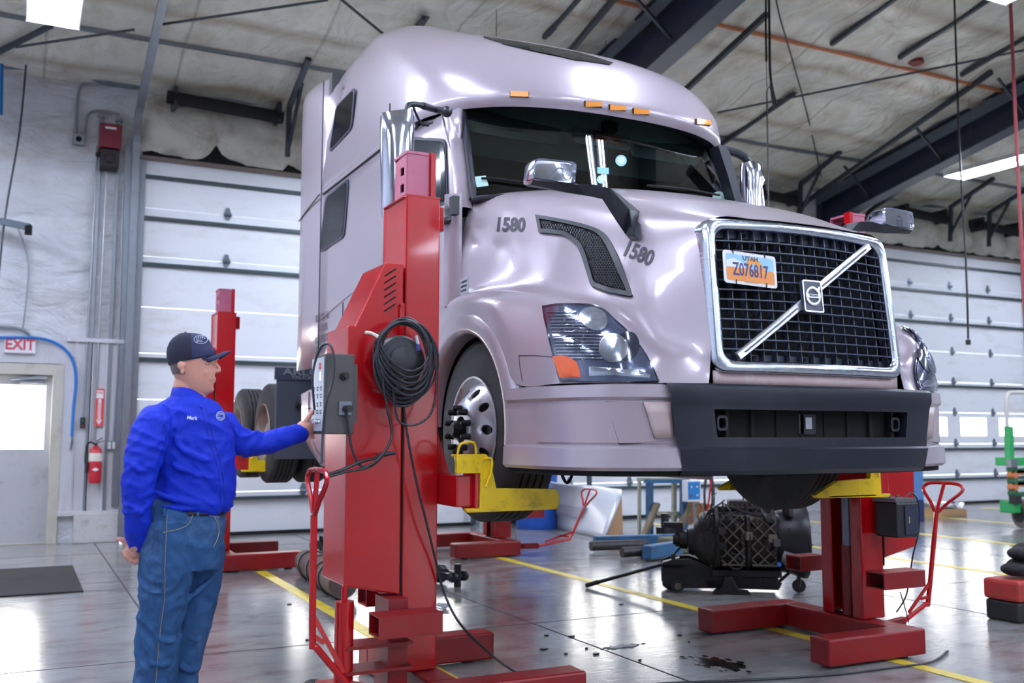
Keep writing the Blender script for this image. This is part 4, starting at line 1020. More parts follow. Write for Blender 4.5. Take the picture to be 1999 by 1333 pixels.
# door skin seams, door window
def side_poly(poly, s, off, th, nm, m, parent=truck, **k):
    mb = MB(); vs, tr, lp = cdt(poly, k.pop('holes', ()), k.pop('step', None))
    n_ = len(vs); f = lambda v, o_: side_pt(s, v.x, v.y)+V(s*o_, 0, 0)
    mb.add([f(v, off+th) for v in vs]+[f(v, off) for v in vs], tr+[tuple(i+n_ for i in reversed(t)) for t in tr])
    for l in lp:
        for i in range(len(l)): a, b_ = l[i], l[(i+1) % len(l)]; mb.f.append((a, b_, b_+n_, a+n_)); mb.mi.append(0)
    return mb.build(nm, m, parent, smooth=0, **k)
def rpoly(P, r=.05, n=4):
    out = []; k = len(P)
    for i in range(k):
        a, b_, c = Vector(P[i-1]), Vector(P[i]), Vector(P[(i+1) % k]); d1 = (a-b_).normalized(); d2 = (c-b_).normalized()
        p0 = b_+d1*r; p1 = b_+d2*r
        for j in range(n+1): t_ = j/n; q = p0*(1-t_)**2+b_*2*t_*(1-t_)+p1*t_*t_; out.append((q.x, q.y))
    return out
M_win_dark = mat('dark_side_glass', (12, 15, 20), .06, spec=.35, var=.2, vs=3)
M_green = mat('green_interior', (30, 120, 60), .6)
for s in (-1, 1):
    dw = rpoly([(5.56, 2.78), (6.34, 2.80), (6.34, 3.30), (6.05, 3.33), (5.60, 3.20)], .05)
    w_ = side_poly(dw, s, .004, .006, 'door_window_frame', M_seal)
    c0 = (5.85, 3.03); dwi = [(c0[0]+(x-c0[0])*.95, c0[1]+(y-c0[1])*.92) for x, y in dw]
    side_poly(dwi, s, .011, .003, 'door_glass', M_glassd, w_)
    side_poly([(5.46, 2.80), (5.70, 2.80), (5.68, 2.94), (5.5, 2.90)], s, .0145, .001, 'green_reflection_panel', M_green, w_) if False else None
    # sleeper windows: upper and lower, parallelograms
    def yz(px, py): p = onx(px, py, TX-1.205); return (p.y, p.z)
    up = rpoly([yz(690, 168), yz(684, 250), yz(640, 298), yz(652, 208)], .06)
    lo = rpoly([yz(680, 346), yz(672, 462), yz(623, 494), yz(634, 385)], .07)
    for nm, P_ in (('upper_sleeper_window', up), ('lower_sleeper_window', lo)):
        f = side_poly(P_, s, .003, .007, nm, mat('window_frame_grey', (48, 52, 70), .4))
        cx = sum(p[0] for p in P_)/len(P_); cz = sum(p[1] for p in P_)/len(P_)
        side_poly([(cx+(x-cx)*.88, cz+(y-cz)*.91) for x, y in P_], s, .011, .002, 'pane', M_win_dark, f)
    # seams: body line under molding etc
    def sl(P, nm='body_seam', r=.004, m=M_seal, off=.003):
        mb = MB(); mb.tube([side_pt(s, y, z)+V(s*off, 0, 0) for y, z in P], r, 6); return tb(mb, nm, m)
    sl([(5.40, 2.10), (5.38, 2.5), (5.36, 2.75)]); sl([(6.42, 1.9), (6.42, 2.6), (6.42, 3.33)])
    sl([(8.35-.4, 2.30), (7.2, 2.40), (6.5, 2.47)], m=M_paint2, r=.006); sl([(7.35, 1.88), (7.35, 2.36)])
    mb = MB(); mb.tube([side_pt(s, y, 3.39)+V(s*.006, 0, 0) for y in (5.95, 6.5, 7.0, 7.5, 8.02)], [(.012, .022)]*5, 10); tb(mb, 'side_moulding', M_paint)
    mb = MB(); mb.tube([side_pt(s, y, 3.365)+V(s*.008, 0, 0) for y in (5.95, 6.5, 7.0, 7.5, 8.02)], .005, 6); tb(mb, 'moulding_gap', M_seal)
# text blocks on the sleeper side
mb = MB()
for k, z in enumerate((2.31, 2.22, 2.13, 2.04)): scribble(mb, side_pt(-1, 7.92-.03*(k == 1), z)+V(-.004, 0, 0), (0, -1, 0), (0, 0, 1), .40-.10*(k == 1), .058, 9-2*(k == 1), 30+k)
tb(mb, 'side_lettering', mat('lettering_grey', (96, 80, 96), .5), smooth=0)
mb = MB(); mb.box(side_pt(-1, 7.32, 2.10)+V(-.005, 0, 0), side_pt(-1, 7.12, 2.22)+V(.0, 0, 0)); tb(mb, 'blue_sticker', mat('sticker_blue', (90, 150, 214), .4, var=.3, vs=30), smooth=0)

# rear fairing (extender) behind the sleeper
for s in (-1, 1):
    P = []
    for y, uo, zt in ((7.6, 1.17, 4.34), (7.99, 1.18, 4.43), (8.0, 1.19, 4.44), (8.05, 1.20, 4.47), (8.25, 1.215, 4.52), (8.5, 1.222, 4.56), (8.66, 1.222, 4.58), (8.72, 1.205, 4.56)):
        row = []
        for z in (1.9, 2.4, 2.9, 3.3, 3.6, 3.9, 4.2): row.append(U(s*uo, y, z))
        for k in range(1, 9): a = k/8*PI/2; row.append(U(s*(uo-.28*(1-math.cos(a))), y, zt-.28+.28*math.sin(a)))
        for u in (.6, .3, 0): row.append(U(s*u, y, zt+.02))
        P.append(row)
    mb = MB(); mb.grid(P); fr = tb(mb, 'rear_fairing', M_paint, smooth=50, solid=.03)
    mb = MB(); mb.tube([U(s*1.226, y, z) for y, z in ((8.02, 3.36), (8.3, 3.32), (8.70, 3.26))], .006, 6); mb.tube([U(s*1.21, 8.02, z) for z in (1.95, 2.6, 3.3, 4.0, 4.35)], .005, 6); tb(mb, 'fairing_seam', M_seal, parent=fr)
# back wall and floor of the cab
mb = MB(); mb.box(U(-1.17, 7.9, ZB), U(1.17, 7.98, 4.4)); mb.box(U(-1.17, 5.6, ZB), U(1.17, 8.0, ZB+.06)); tb(mb, 'cab_back', mat('interior_dark', (82, 84, 84), .85), smooth=0)

# ---- roof, built from level outlines
LV = [  # z, nose y at centre, half width, y where the side starts
 (3.385, 5.215, 1.19, 6.15), (3.42, 5.19, 1.20, 6.1), (3.46, 5.185, 1.20, 6.1), (3.50, 5.20, 1.195, 6.1), (3.58, 5.25, 1.195, 6.05), (3.70, 5.34, 1.185, 6.1), (3.82, 5.46, 1.18, 6.2), (3.94, 5.62, 1.175, 6.35), (4.06, 5.84, 1.165, 6.5),
 (4.17, 6.09, 1.15, 6.7), (4.28, 6.38, 1.125, 6.9), (4.37, 6.66, 1.08, 7.1), (4.45, 6.95, 1.01, 7.3), (4.52, 7.2, .90, 7.5), (4.57, 7.42, .76, 7.7), (4.60, 7.6, .58, 7.8), (4.62, 7.72, .35, 7.9), (4.625, 7.8, .0, 7.95)]
def level(zi, s):
    z, yc, hw, ysd_ = zi; P = []
    ex = 2.5
    for k in range(25):
        a = k/24*PI/2; c, sn = math.sin(a)**(2/ex), math.cos(a)**(2/ex)
        u = hw*c; y = ysd_ - (ysd_-yc)*sn
        P.append((u, y))
    yend = 8.06
    for k in range(1, 10): P.append((hw, lerp(ysd_, yend, k/9)))
    out = []
    for u, y in P:
        zz = z
        crest = .07*math.exp(-((abs(u)-.86)/.20)**2)*smin((y-6.0)/.7)*smin((z-4.0)/.35)*(1-smin((y-7.6)/.5))
        dip = -.06*math.exp(-(u/.5)**2)*smin((y-6.2)/.5)*smin((z-4.0)/.3)*(1-smin((y-7.7)/.4))
        out.append(U(s*u, y, zz+crest+dip))
    return out
mb = MB()
for s in (-1, 1): mb.grid([level(l, s) for l in LV])
roof = tb(mb, 'roof_fairing', M_paint, smooth=60)
RB = BVHTree.FromPolygons([tuple(v) for v in mb.v], mb.f)
# underside lip of the roof over the windshield
mb = MB()
for s in (-1, 1):
    a = level(LV[0], s)[:25]; b_ = [V(TX+(p.x-TX)*.93, p.y+.17, p.z+.06) for p in a]; mb.grid([a, b_])
tb(mb, 'visor_underside', M_seal, parent=roof, smooth=40)
# body rear roof between fairing and top
# skylight strip
decal([(944, 73), (975, 77), (1060, 91), (1130, 104), (1196, 124), (1190, 128), (1120, 118), (1040, 101), (985, 88), (955, 78)], [], 10, RB, .001, .008, 'roof_window', M_win_dark, roof)
# marker lights
for (cx, cy, w_, h_, an) in ((1013.5, 185.5, 34, 8, .03), (1157, 203.5, 31, 8.5, .07), (1204, 210.5, 30, 8.5, .09), (1250, 218, 29, 8.5, .11), (1370, 240, 26, 8.5, .14)):
    q = [(cx+a*w_/2, cy+b_*h_/2+a*w_/2*an) for a, b_ in ((-1, -1), (1, -1), (1, 1), (-1, 1))]
    o = decal([(cx+(x-cx)*1.08, cy+(y-cy)*1.2) for x, y in q], [], None, RB, .001, .012, 'marker_light', M_seal, truck)
    decal(q, [], None, RB, .013, .006, 'amber_lens', M_amber, o)

# ---- windshield, pillars, cowl, interior
def WS(a, b_):   # a -1..1, b 0..1
    hw = lerp(1.03, .975, b_); y = lerp(5.29, 5.60, b_) - lerp(.27, .24, b_)*(1-abs(a)**2.2)
    z = lerp(2.75 + .03*(1-a*a), 3.47, b_) - .03*abs(a)**3*b_
    return U(a*hw, y, z)
M_ws = bpy.data.materials.new('windshield_glass'); M_ws.use_nodes = True; MATS['windshield_glass'] = M_ws
N, L = M_ws.node_tree.nodes, M_ws.node_tree.links
for n_ in list(N):
    if n_.type != 'OUTPUT_MATERIAL': N.remove(n_)
tr0 = N.new('ShaderNodeBsdfTransparent'); tr0.inputs[0].default_value = (.72, .93, .90, 1)
gl0 = N.new('ShaderNodeBsdfGlossy'); gl0.inputs['Roughness'].default_value = .015; gl0.inputs[0].default_value = (1, 1, 1, 1)
fr0 = N.new('ShaderNodeFresnel'); fr0.inputs[0].default_value = 1.6; mx0 = N.new('ShaderNodeMixShader')
L.new(fr0.outputs[0], mx0.inputs[0]); L.new(tr0.outputs[0], mx0.inputs[1]); L.new(gl0.outputs[0], mx0.inputs[2])
outn = [n_ for n_ in N if n_.type == 'OUTPUT_MATERIAL'][0]; L.new(mx0.outputs[0], outn.inputs[0])
mb = MB(); mb.grid([[WS(-1+2*i/32, j/14) for i in range(33)] for j in range(15)]); ws = tb(mb, 'windshield', M_ws, smooth=80)
WB = BVHTree.FromPolygons([tuple(v) for v in mb.v], mb.f)
mb = MB()
edge = [(-1, j/12) for j in range(12)]+[(-1+2*i/24, 1) for i in range(24)]+[(1, 1-j/12) for j in range(12)]+[(1-2*i/24, 0) for i in range(24)]
mb.tube([WS(a, b_)+V(0, -.006, 0) for a, b_ in edge], [(.030, .022)]*len(edge), 10, closed=True); tb(mb, 'windshield_seal', M_seal, parent=ws)
for s in (-1, 1):   # A pillar, from seal round to the door
    P = []
    for z in (2.70, 2.9, 3.1, 3.3, 3.38):
        b_ = (z-2.75)/.72; w0 = WS(s*1.0, max(0, min(1, b_)))
        P.append([V(w0.x-s*.0, w0.y+.02, z), V(w0.x+s*.05, w0.y+.005, z), V(w0.x+s*.10, w0.y+.04, z), side_pt(s, max(5.50, w0.y+.10), z), side_pt(s, 5.66, z)])
    mb = MB(); mb.grid(P); tb(mb, 'front_pillar', M_paint, smooth=60)
    # chrome/black strip up the pillar
    mb = MB(); mb.tube([P[i][3]+V(s*.005, -.01, 0) for i in range(5)], .006, 6); tb(mb, 'pillar_seam', M_seal)
    # cowl side filler under pillar, behind the hood
    mb = MB(); mb.grid([[U(s*1.10, 5.30, z), U(s*1.15, 5.31, z), U(s*1.19, 5.36, z), side_pt(s, 5.5, z)] for z in (2.1, 2.4, 2.7, 2.78)]); tb(mb, 'cowl_side', M_paint, smooth=60)
    ba, bb = onx(901, 546, TX-1.135), onx(915, 571, TX-1.135)
    mb = MB(); mb.prism([(ba.y, bb.z), (bb.y, bb.z), (bb.y, ba.z), (ba.y, ba.z)], (TX+s*1.135, 0, 0), (0, 1, 0), (0, 0, 1), .006, (s, 0, 0)); sb_ = tb(mb, 'side_badge', M_silver, smooth=0)
    mb = MB()
    for k in range(3): scribble(mb, V(TX+s*1.1425, (ba.y+bb.y)/2, lerp(ba.z, bb.z, .22+.28*k)), (0, s, 0) if s > 0 else (0, -1, 0), (0, 0, 1), abs(ba.y-bb.y)*.8, .014, 5, 60+k)
    mb.build('badge_print', M_num, sb_, smooth=0)
mb = MB(); mb.grid([[U(a*1.05, lerp(5.29, 5.0, 1-abs(a)**2)+.0, 2.76), U(a*1.05, lerp(5.29, 5.0, 1-abs(a)**2)+.5, 2.74)] for a in [-1+i/8 for i in range(17)]]); tb(mb, 'dashboard', mat('dash_grey', (58, 60, 64), .7), smooth=0)
mb = MB(); mb.add([side_pt(-1, 5.62, ZM), side_pt(1, 5.62, ZM), side_pt(1, 8.0, ZM+.0), side_pt(-1, 8.0, ZM)], [(0, 1, 2, 3)]) if False else None
M_int = mat('headliner', (190, 198, 190), .8, var=.1, vs=4); M_intd = mat('interior_dark', (40, 40, 42), .85)
mb = MB(); mb.grid([[U(a*1.0, 5.62-.2*(1-a*a), 3.46), U(a*1.0, 5.80, 3.30), U(a*1.0, 5.98, 3.24), U(a*1.0, 6.05, 3.5)] for a in [-1+i/8 for i in range(17)]]); hl_ = tb(mb, 'header_console', M_int, smooth=40)
for a0, a1 in ((-.93, -.25), (.30, .88)):
    mb = MB(); mb.prism(rrect(a0, 3.27, a1, 3.42, .04), (TX, 5.60, 0), (1, 0, 0), (0, 0, 1), .02, (0, 1, 0)); tb(mb, 'sun_visor', M_intd, parent=hl_, smooth=0, bev=.005)
mb = MB(); mb.prism(rrect(-.18, 3.29, .28, 3.41, .03), (TX, 5.56, 0), (1, 0, 0), (0, 0, 1), .02, (0, 1, 0)); tb(mb, 'console_panel', mat('console_grey', (96, 100, 98), .6), parent=hl_, smooth=0, bev=.01)
mb = MB(); mb.box(U(-.02, 5.545, 3.32), U(.2, 5.558, 3.38)); tb(mb, 'console_display', mat('console_red', (150, 60, 50), .5, var=.5, vs=20), parent=hl_, smooth=0)
mb = MB(); mb.box(U(.0, 5.44, 3.37), U(.10, 5.50, 3.43)); mb.cyl(U(.05, 5.47, 3.43), U(.05, 5.47, 3.47), .01); tb(mb, 'dash_camera', M_void, parent=hl_, smooth=0, bev=.006)
# seats and wheel, dark shapes behind the glass
for u in (-.62, .62):
    mb = MB(); mb.box(U(u-.24, 6.5, 2.2), U(u+.24, 6.7, 3.05)); mb.box(U(u-.24, 6.05, 2.2), U(u+.24, 6.6, 2.45)); mb.box(U(u-.13, 6.53, 3.05), U(u+.13, 6.64, 3.25)); tb(mb, 'seat', M_intd, smooth=0, bev=.05)
mb = MB(); mb.lathe([(.225, 0), (.24, .015), (.225, .03), (.21, .015), (.225, 0)], U(.6, 5.82, 2.68), V(0, -.55, .8), 32); mb.bar(U(.4, 5.82, 2.69), U(.8, 5.82, 2.69), .03); tb(mb, 'steering_wheel', M_void)
mb = MB(); mb.box(U(-1.1, 7.0, 3.35), U(1.1, 7.1, 4.2)); mb.box(U(-1.1, 6.2, 3.33), U(1.1, 7.1, 3.36)) if False else None; tb(mb, 'sleeper_curtain', M_intd, smooth=0)
# stickers on the glass
def st(P, nm, m): return decal(P, [], None, WB, .002, .0015, nm, m, ws)
st([(925, 346), (948, 343), (954, 363), (931, 366)], 'sticker', mat('sticker_pale', (176, 214, 208), .5, var=.1, vs=40))
for cx, cy, r_ in ((1212, 314, 11), (1173, 351, 8)):
    st(circ(cx, cy, r_, 20), 'round_sticker', mat('sticker_teal', (120, 170, 176), .4)); decal(circ(cx, cy, r_*.62, 16), [], None, WB, .0038, .001, 'sticker_centre', mat('sticker_pale', (0, 0, 0)), ws)
st(circ(1402, 386, 12, 20), 'round_sticker', mat('sticker_pale', (0, 0, 0)))
st([(1165, 327), (1188, 328), (1188, 341), (1166, 339)], 'sticker', mat('sticker_blue2', (60, 150, 196), .4))
# wipers
for P_ in ([(1045, 362), (1010, 359), (960, 352), (940, 352)], [(1400, 384), (1330, 372), (1260, 366)]):
    mb = MB(); mb.tube([on_surf(x, y, WB, .02)[0] for x, y in P_], .008, 6); tb(mb, 'wiper', M_void)

# ---- hood mirrors and the black arm that carries them
def hoodarm(s):
    # outline traced along the hood: points (pixel, height above hood)
    c = [((1037, 356), .12), ((1070, 360), .10), ((1120, 367), .06), ((1160, 378), .03), ((1190, 390), .02), ((1215, 410), .016), ((1235, 432), .016), ((1252, 466), .010)]
    ctr = []
    for i, ((x, y), h) in enumerate(c): ctr.append((x, y, h))
    top = [(1035, 350), (1080, 354), (1135, 361), (1175, 369), (1206, 377), (1253, 415), (1257, 471)]
    bot = [(1036, 361), (1070, 368), (1105, 376), (1140, 380), (1174, 387), (1203, 433), (1222, 458)]
    hts = [.30, .22, .12, .12, .12, .12, .014]
    A = []; B = []
    base0 = on_surf(1180, 385, HB)[0]
    for (t_, b_, h) in zip(top, bot, hts):
        pb, nb = on_surf(b_[0], max(b_[1], 389) if b_[0] < 1175 else b_[1], HB, .008)
        d1 = ray(*b_); d0 = ray(*t_)
        if h > .05:
            yy = 4.09; pb = ony(b_[0], b_[1], yy); pt = ony(t_[0], t_[1], yy+.005)
        else:
            pt, nt = on_surf(t_[0], t_[1], HB, .03); pb = pb
        A.append(pt); B.append(pb)
    rings = []
    for k, (a, b_) in enumerate(zip(A, B)):
        th = V(0, -.045, .012) if k < 3 else V(-.018, -.035, .03)*(1 if k < 6 else .3)
        back = V(0, .05, -.01) if k < 3 else V(0, .02, -.02)
        m_ = (a+b_)/2 + th
        rings.append([mx(p, s) for p in (a, m_, b_, (a+b_)/2+back)])
    mb = MB(); mb.loops(rings)
    arm = tb(mb, 'hood_mirror_arm', M_blkpl, smooth=0, bev=.004)
    return A[0]
for s in (-1, 1):
    p0 = hoodarm(s)
    # chrome mirror shell: rounded box tapering to the back
    q = [ony(1040, 308, 4.06), ony(1125, 317, 4.06), ony(1128, 361, 4.06), ony(1036, 352, 4.06)]
    ctr = sum(q, V(0, 0, 0))/4
    rings = []
    for k, (dy, sc, rr) in enumerate(((.0, .86, .03), (-.016, .97, .03), (.02, 1.0, .03), (.09, .97, .03), (.14, .80, .03))):
        wv = (q[1]-q[0])/2*sc; hv = (q[0]-q[3])/2*sc; pts = []
        for a in range(24):
            an = 2*PI*a/24; ca, sa = math.cos(an), math.sin(an)
            f = lambda v: math.copysign(abs(v)**.24, v)
            pts.append(mx(ctr+V(0, dy+(0.012*(ca*ca) if k < 2 else 0), 0)+wv*f(ca)+hv*f(sa), s))
        rings.append(pts)
    mb = MB(); mb.loops(rings); hm = tb(mb, 'hood_mirror', M_chrome, smooth=50)
    mb = MB(); e = ctr+V(.05, -.034, -.006); vs, tr, lp = cdt(circ(0, 0, .042, 28), [circ(0, 0, .036, 28)]); 
    m2_ = flat2(vs, tr, lp, e, V(.62, 0, 0).normalized()*.62, V(0, 0, 1), V(0, -1, 0), .002)
    scribble(m2_, e+V(0, -.002, .010), (1, 0, 0), (0, 0, 1), .05, .014, 5, 3); scribble(m2_, e+V(0, -.002, -.012), (1, 0, 0), (0, 0, 1), .04, .014, 4, 5)
    if s > 0:
        for i, v in enumerate(m2_.v): m2_.v[i] = V(v.x+2*(TX-ctr.x)-.0, v.y, v.z)
    m2_.build('etched_logo', mat('etch_grey', (120, 126, 140), .6), hm, smooth=0)
# ---- big side mirrors
for s in (-1, 1):
    if s < 0:
        Y0 = 5.30; tl, tr_, br_, bl = ony(741, 222, Y0), ony(808, 214, Y0), ony(806, 420, Y0), ony(744, 425, Y0)
    else:
        Y0 = 5.45; tl, tr_, br_, bl = ony(1450, 318, Y0), ony(1478, 316, Y0), ony(1491, 440, Y0), ony(1450, 440, Y0)
    rings = []
    for k in range(13):
        t_ = k/12; a = tl.lerp(bl, t_); c = tr_.lerp(br_, t_); e = 1-abs(2*t_-1)**6*.45
        if s > 0 and t_ < .4: c = c+V(.0+.03*math.sin(t_/.4*PI/2), 0, 0)
        m_ = (a+c)/2; hw = (c-a)/2*(.88+.12*min(1, e))
        pts = []
        for j in range(16):
            an = 2*PI*j/16; x = math.cos(an); y = math.sin(an)
            pts.append(m_ + hw*x + V(0, (-.075 if y < 0 else .05)*abs(y)**.8*e, 0))
        rings.append(pts)
    mb = MB(); mb.loops(rings); sm = tb(mb, 'side_mirror', M_chrome, smooth=60)
    mb = MB(); b_ = [V(TX+(TX*0), 0, 0)]
    if s < 0:
        pil = onx(872, 218, TX-1.17)
        P = [ony(795, 228, 5.33), ony(796, 208, 5.34), ony(806, 203, 5.35), ony(825, 206, 5.38)]; P2 = [ony(825, 206, 5.38), ony(850, 214, 5.46), pil]
        mb.tube(cr(P, 4), .017, 10); mb.tube(P2, [.022, .02, .024], 10); mb.sphere(pil, .035)
        mb.tube(cr([ony(806, 206, 5.35), ony(812, 222, 5.38), ony(822, 240, 5.42), ony(836, 245, 5.46)], 3), .008, 8); mb.tube([ony(826, 243, 5.44), ony(842, 238, 5.5)], .014, 8)
        tb(mb, 'mirror_arm', M_blkpl, parent=sm); mb = MB(); pl2 = onx(880, 415, TX-1.18)
        mb.tube(cr([ony(835, 430, 5.32), ony(860, 432, 5.32), ony(876, 428, 5.34), ony(874, 405, 5.36), ony(884, 392, 5.38), ony(896, 388, 5.40)], 4), .022, 10); mb.box(pl2+V(-.01, -.06, -.02), pl2+V(.03, -.0, .09))
    else:
        P = [ony(1398, 290, 5.50), ony(1410, 292, 5.50), ony(1440, 300, 5.48), ony(1458, 312, 5.46), ony(1466, 330, 5.47)]
        mb.tube(cr(P, 4), .030, 10); pq = [(1402, 284), (1414, 283), (1424, 296), (1453, 402), (1438, 402), (1422, 345)]; a_ = [ony(x, y, 5.22) for x, y in pq]; b_ = [p+V(0, .10, 0) for p in a_]; mb.loops([a_, b_]); mb.tube([ony(1450, 322, 5.50), ony(1450, 400, 5.50)], .022, 10)
    tb(mb, 'mirror_arm', M_blkpl, parent=sm)
mb = MB(); p = ony(761, 218, 5.5); mb.cyl(p, p+V(0, 0, .05), .004, n=6); tb(mb, 'antenna', M_void)

# ---- wheels
M_alu = mat('wheel_aluminium', (206, 206, 214), .34, .75, var=.08, vs=8, rvar=.08)
M_hubdk = mat('hub_dark', (30, 28, 30), .5, .4)
def wheel(cx, cy, s, kind, cz=WZ, parent=truck):
    """tyre with its outer face at x = cx, turning axis along x; s=-1 faces left"""
    ax = V(s, 0, 0); o = V(cx, cy, cz); R_ = .505; Wd = .29
    prof = [(.285, -.02), (.30, -.004), (.36, .0), (.42, -.003), (.46, -.012), (.488, -.026), (.500, -.045)]
    tr_ = []; n = 5
    for k in range(n):
        a = -.045 - (Wd-.09)*k/n; b_ = -.045 - (Wd-.09)*(k+1)/n
        tr_ += [(.504, a-.003), (.504, b_+.010), (.486, b_+.008), (.486, b_+.001)]
    prof2 = prof + tr_[:-2] + [(.504, -Wd+.05), (.488, -Wd+.026), (.46, -Wd+.012), (.40, -Wd), (.30, -Wd+.004), (.285, -Wd+.02)]
    mb = MB(); mb.lathe(prof2, o, ax, 64); ty = tb(mb, 'tire', M_rub, smooth=25)
    if kind == 'front':
        wd_ = []
        rim = [(.288, -.25), (.288, -.02), (.298, .0), (.296, .008), (.286, .006), (.268, -.02), (.262, -.035)]
        mb = MB(); mb.lathe(rim, o, ax, 64); rm = tb(mb, 'wheel_rim', M_alu, smooth=40)
        # dished disc with ten hand holes
        holes = [circ(.205*math.cos(2*PI*k/10), .205*math.sin(2*PI*k/10), .027, 14) for k in range(10)]
        vs, tt, lp = cdt(circ(0, 0, .264, 60), holes+[circ(0, 0, .075, 24)], .035)
        ux, uz = V(0, 1, 0), V(0, 0, 1)
        def hgt(r_): return interp([.07, .11, .15, .17, .21, .25, .27], [.075, .075, .070, .050, .012, -.025, -.035], r_)
        mb = MB(); mb.add([o+ax*hgt(v.length)+ux*v.x+uz*v.y for v in vs], tt); mb.add([o+ax*(hgt(v.length)-.012)+ux*v.x+uz*v.y for v in vs], [tuple(reversed(t)) for t in tt])
        k = len(vs)
        for l in lp:
            for i in range(len(l)): a, b_ = l[i], l[(i+1) % len(l)]; mb.add([mb.v[a], mb.v[b_], mb.v[b_+k], mb.v[a+k]], [(0, 1, 2, 3)])
        tb(mb, 'wheel_disc', M_alu, parent=rm, smooth=50)
        mb = MB(); mb.lathe([(0, .13), (.03, .13), (.042, .12), (.045, .06), (.066, .055), (.066, .02), (.0, .02)], o, ax, 28); hb = tb(mb, 'hub', M_hubdk, parent=rm)
        for k in range(10):
            a = 2*PI*(k+.5)/10; p = o+ux*.118*math.cos(a)+uz*.118*math.sin(a)+ax*.05
            mb = MB(); mb.lathe([(0, .075), (.010, .075), (.016, .062), (.018, .02), (.022, .015), (.022, 0), (0, 0)], p, ax, 12); tb(mb, 'lug_nut', M_hubdk, parent=rm)
        mb = MB(); mb.lathe([(.27, -.24), (.0, -.24)], o, ax, 32); tb(mb, 'brake_drum', M_void, parent=rm)
    else:
        mb = MB(); mb.lathe([(.288, -Wd), (.288, -.02), (.298, .0), (.29, .006), (.272, -.02), (.262, -.14), (.20, -.17), (.11, -.16), (.10, -.05), (.06, -.03), (0, -.03)], o, ax, 48); rm = tb(mb, 'wheel_rim', mat('wheel_tan', (176, 160, 150), .35, .6, var=.15, vs=6), smooth=40)
        mb = MB(); mb.lathe(prof2, o-ax*(Wd+.04), ax, 48); tb(mb, 'tire', M_rub, smooth=25)
    return ty
wheel(TX-1.165, WY, -1, 'front'); wheel(TX+1.165, WY, 1, 'front')
RW = [(10.1, 1.35), (11.42, 1.35)]
for y, z in RW:
    wheel(TX-1.19, y, -1, 'rear', z); wheel(TX+1.19, y, 1, 'rear', z)
# steer axle, frame rails, rear axles
M_frame = mat('chassis_black', (22, 21, 23), .6, .2, var=.2, vs=6)
for s in (-1, 1):
    mb = MB(); mb.box(U(s*.38, 4.0, 1.42), U(s*.46, 12.1, 1.70)); tb(mb, 'frame_rail', M_frame, smooth=0, bev=.01)
mb = MB(); mb.cyl(U(-.95, WY, 1.35), U(.95, WY, 1.35), .07); tb(mb, 'steer_axle', M_frame)
for y, z in RW:
    mb = MB(); mb.cyl(U(-.9, y, z), U(.9, y, z), .09); mb.sphere(U(0, y, z), (.22, .24, .22)); tb(mb, 'drive_axle', M_frame)
mb = MB(); mb.box(U(-.5, 4.3, 1.42), U(.5, 5.6, 1.9)); tb(mb, 'engine_block', M_frame, smooth=0, bev=.05)
mb = MB(); mb.box(U(-.9, 10.4, 1.72), U(.9, 11.2, 1.8)); tb(mb, 'fifth_wheel', M_frame, smooth=0)
# side skirt fairings with steps, below the cab
for s in (-1, 1):
    f = lambda y, z, o_=0: U(s*(1.20+o_ - (.16*max(0, (1.4-z)/.4)**1.6 if z < 1.4 else 0)), y, z)
    P = [[f(y, z) for z in (1.72, 1.6, 1.45, 1.3, 1.2, 1.1, 1.02)] for y in (5.72, 6.2, 7.0, 7.8, 8.3, 8.52)]
    # rear edge slants
    P[-1] = [f(8.58, 1.69), f(8.56, 1.6), f(8.54, 1.45), f(8.50, 1.3), f(8.42, 1.2), f(8.34, 1.1), f(8.2, 1.02)]
    mb = MB(); mb.grid(P); sk = tb(mb, 'side_skirt', mat('skirt_paint', (184, 160, 168), .35, .2, coat=.4, var=.04), smooth=50, solid=.03)
    mb = MB(); mb.tube([f(8.30, z, .004) for z in (1.70, 1.55, 1.4)]+[f(8.2, 1.2, .004), f(8.05, 1.05, .004)], .005, 6); mb.tube([f(y, 1.56, .003) for y in (5.75, 7, 8.5)], .004, 6); tb(mb, 'skirt_seam', M_seal, parent=sk)
    mb = MB(); mb.box(U(s*.6, 5.7, 1.3), U(s*1.12, 8.2, 1.75)); tb(mb, 'fuel_tank', M_frame, smooth=0, bev=.05)
    mb = MB(); mb.tube([U(s*1.05, 8.5, 1.95), U(s*1.1, 8.62, 1.80), U(s*1.05, 8.6, 1.70)], .015, 6); tb(mb, 'bracket', M_void)
# mud flap panel with lettering in front of the drive wheels, quarter fender
    mb = MB(); mb.box(U(s*1.22, 9.50, 1.865), U(s*.62, 9.53, 1.985)); fb = tb(mb, 'mud_flap_board', M_blkdk, smooth=0)
    mb = MB(); mb.box(U(s*1.20, 9.51, 1.10), U(s*.64, 9.525, 1.865)); tb(mb, 'mud_flap', mat('flap_grey', (64, 68, 80), .5), parent=fb, smooth=0)
    mb = MB(); mb.text('ARLO', U(s*.91-.05, 9.495, 1.942), (1, 0, 0), (0, 0, 1), .090, .002, 1.6, .002); mb.text('TRUCK', U(s*.91-.05, 9.495, 1.888), (1, 0, 0), (0, 0, 1), .045, .002, 1.4, .001); tb(mb, 'flap_lettering', mat('flap_letters', (128, 132, 142), .5), parent=fb, smooth=0)
    mb = MB(); mb.cyl(U(s*.72, 9.47, 1.62), U(s*1.02, 9.47, 1.62), .03); tb(mb, 'flap_bar', M_void, parent=fb)
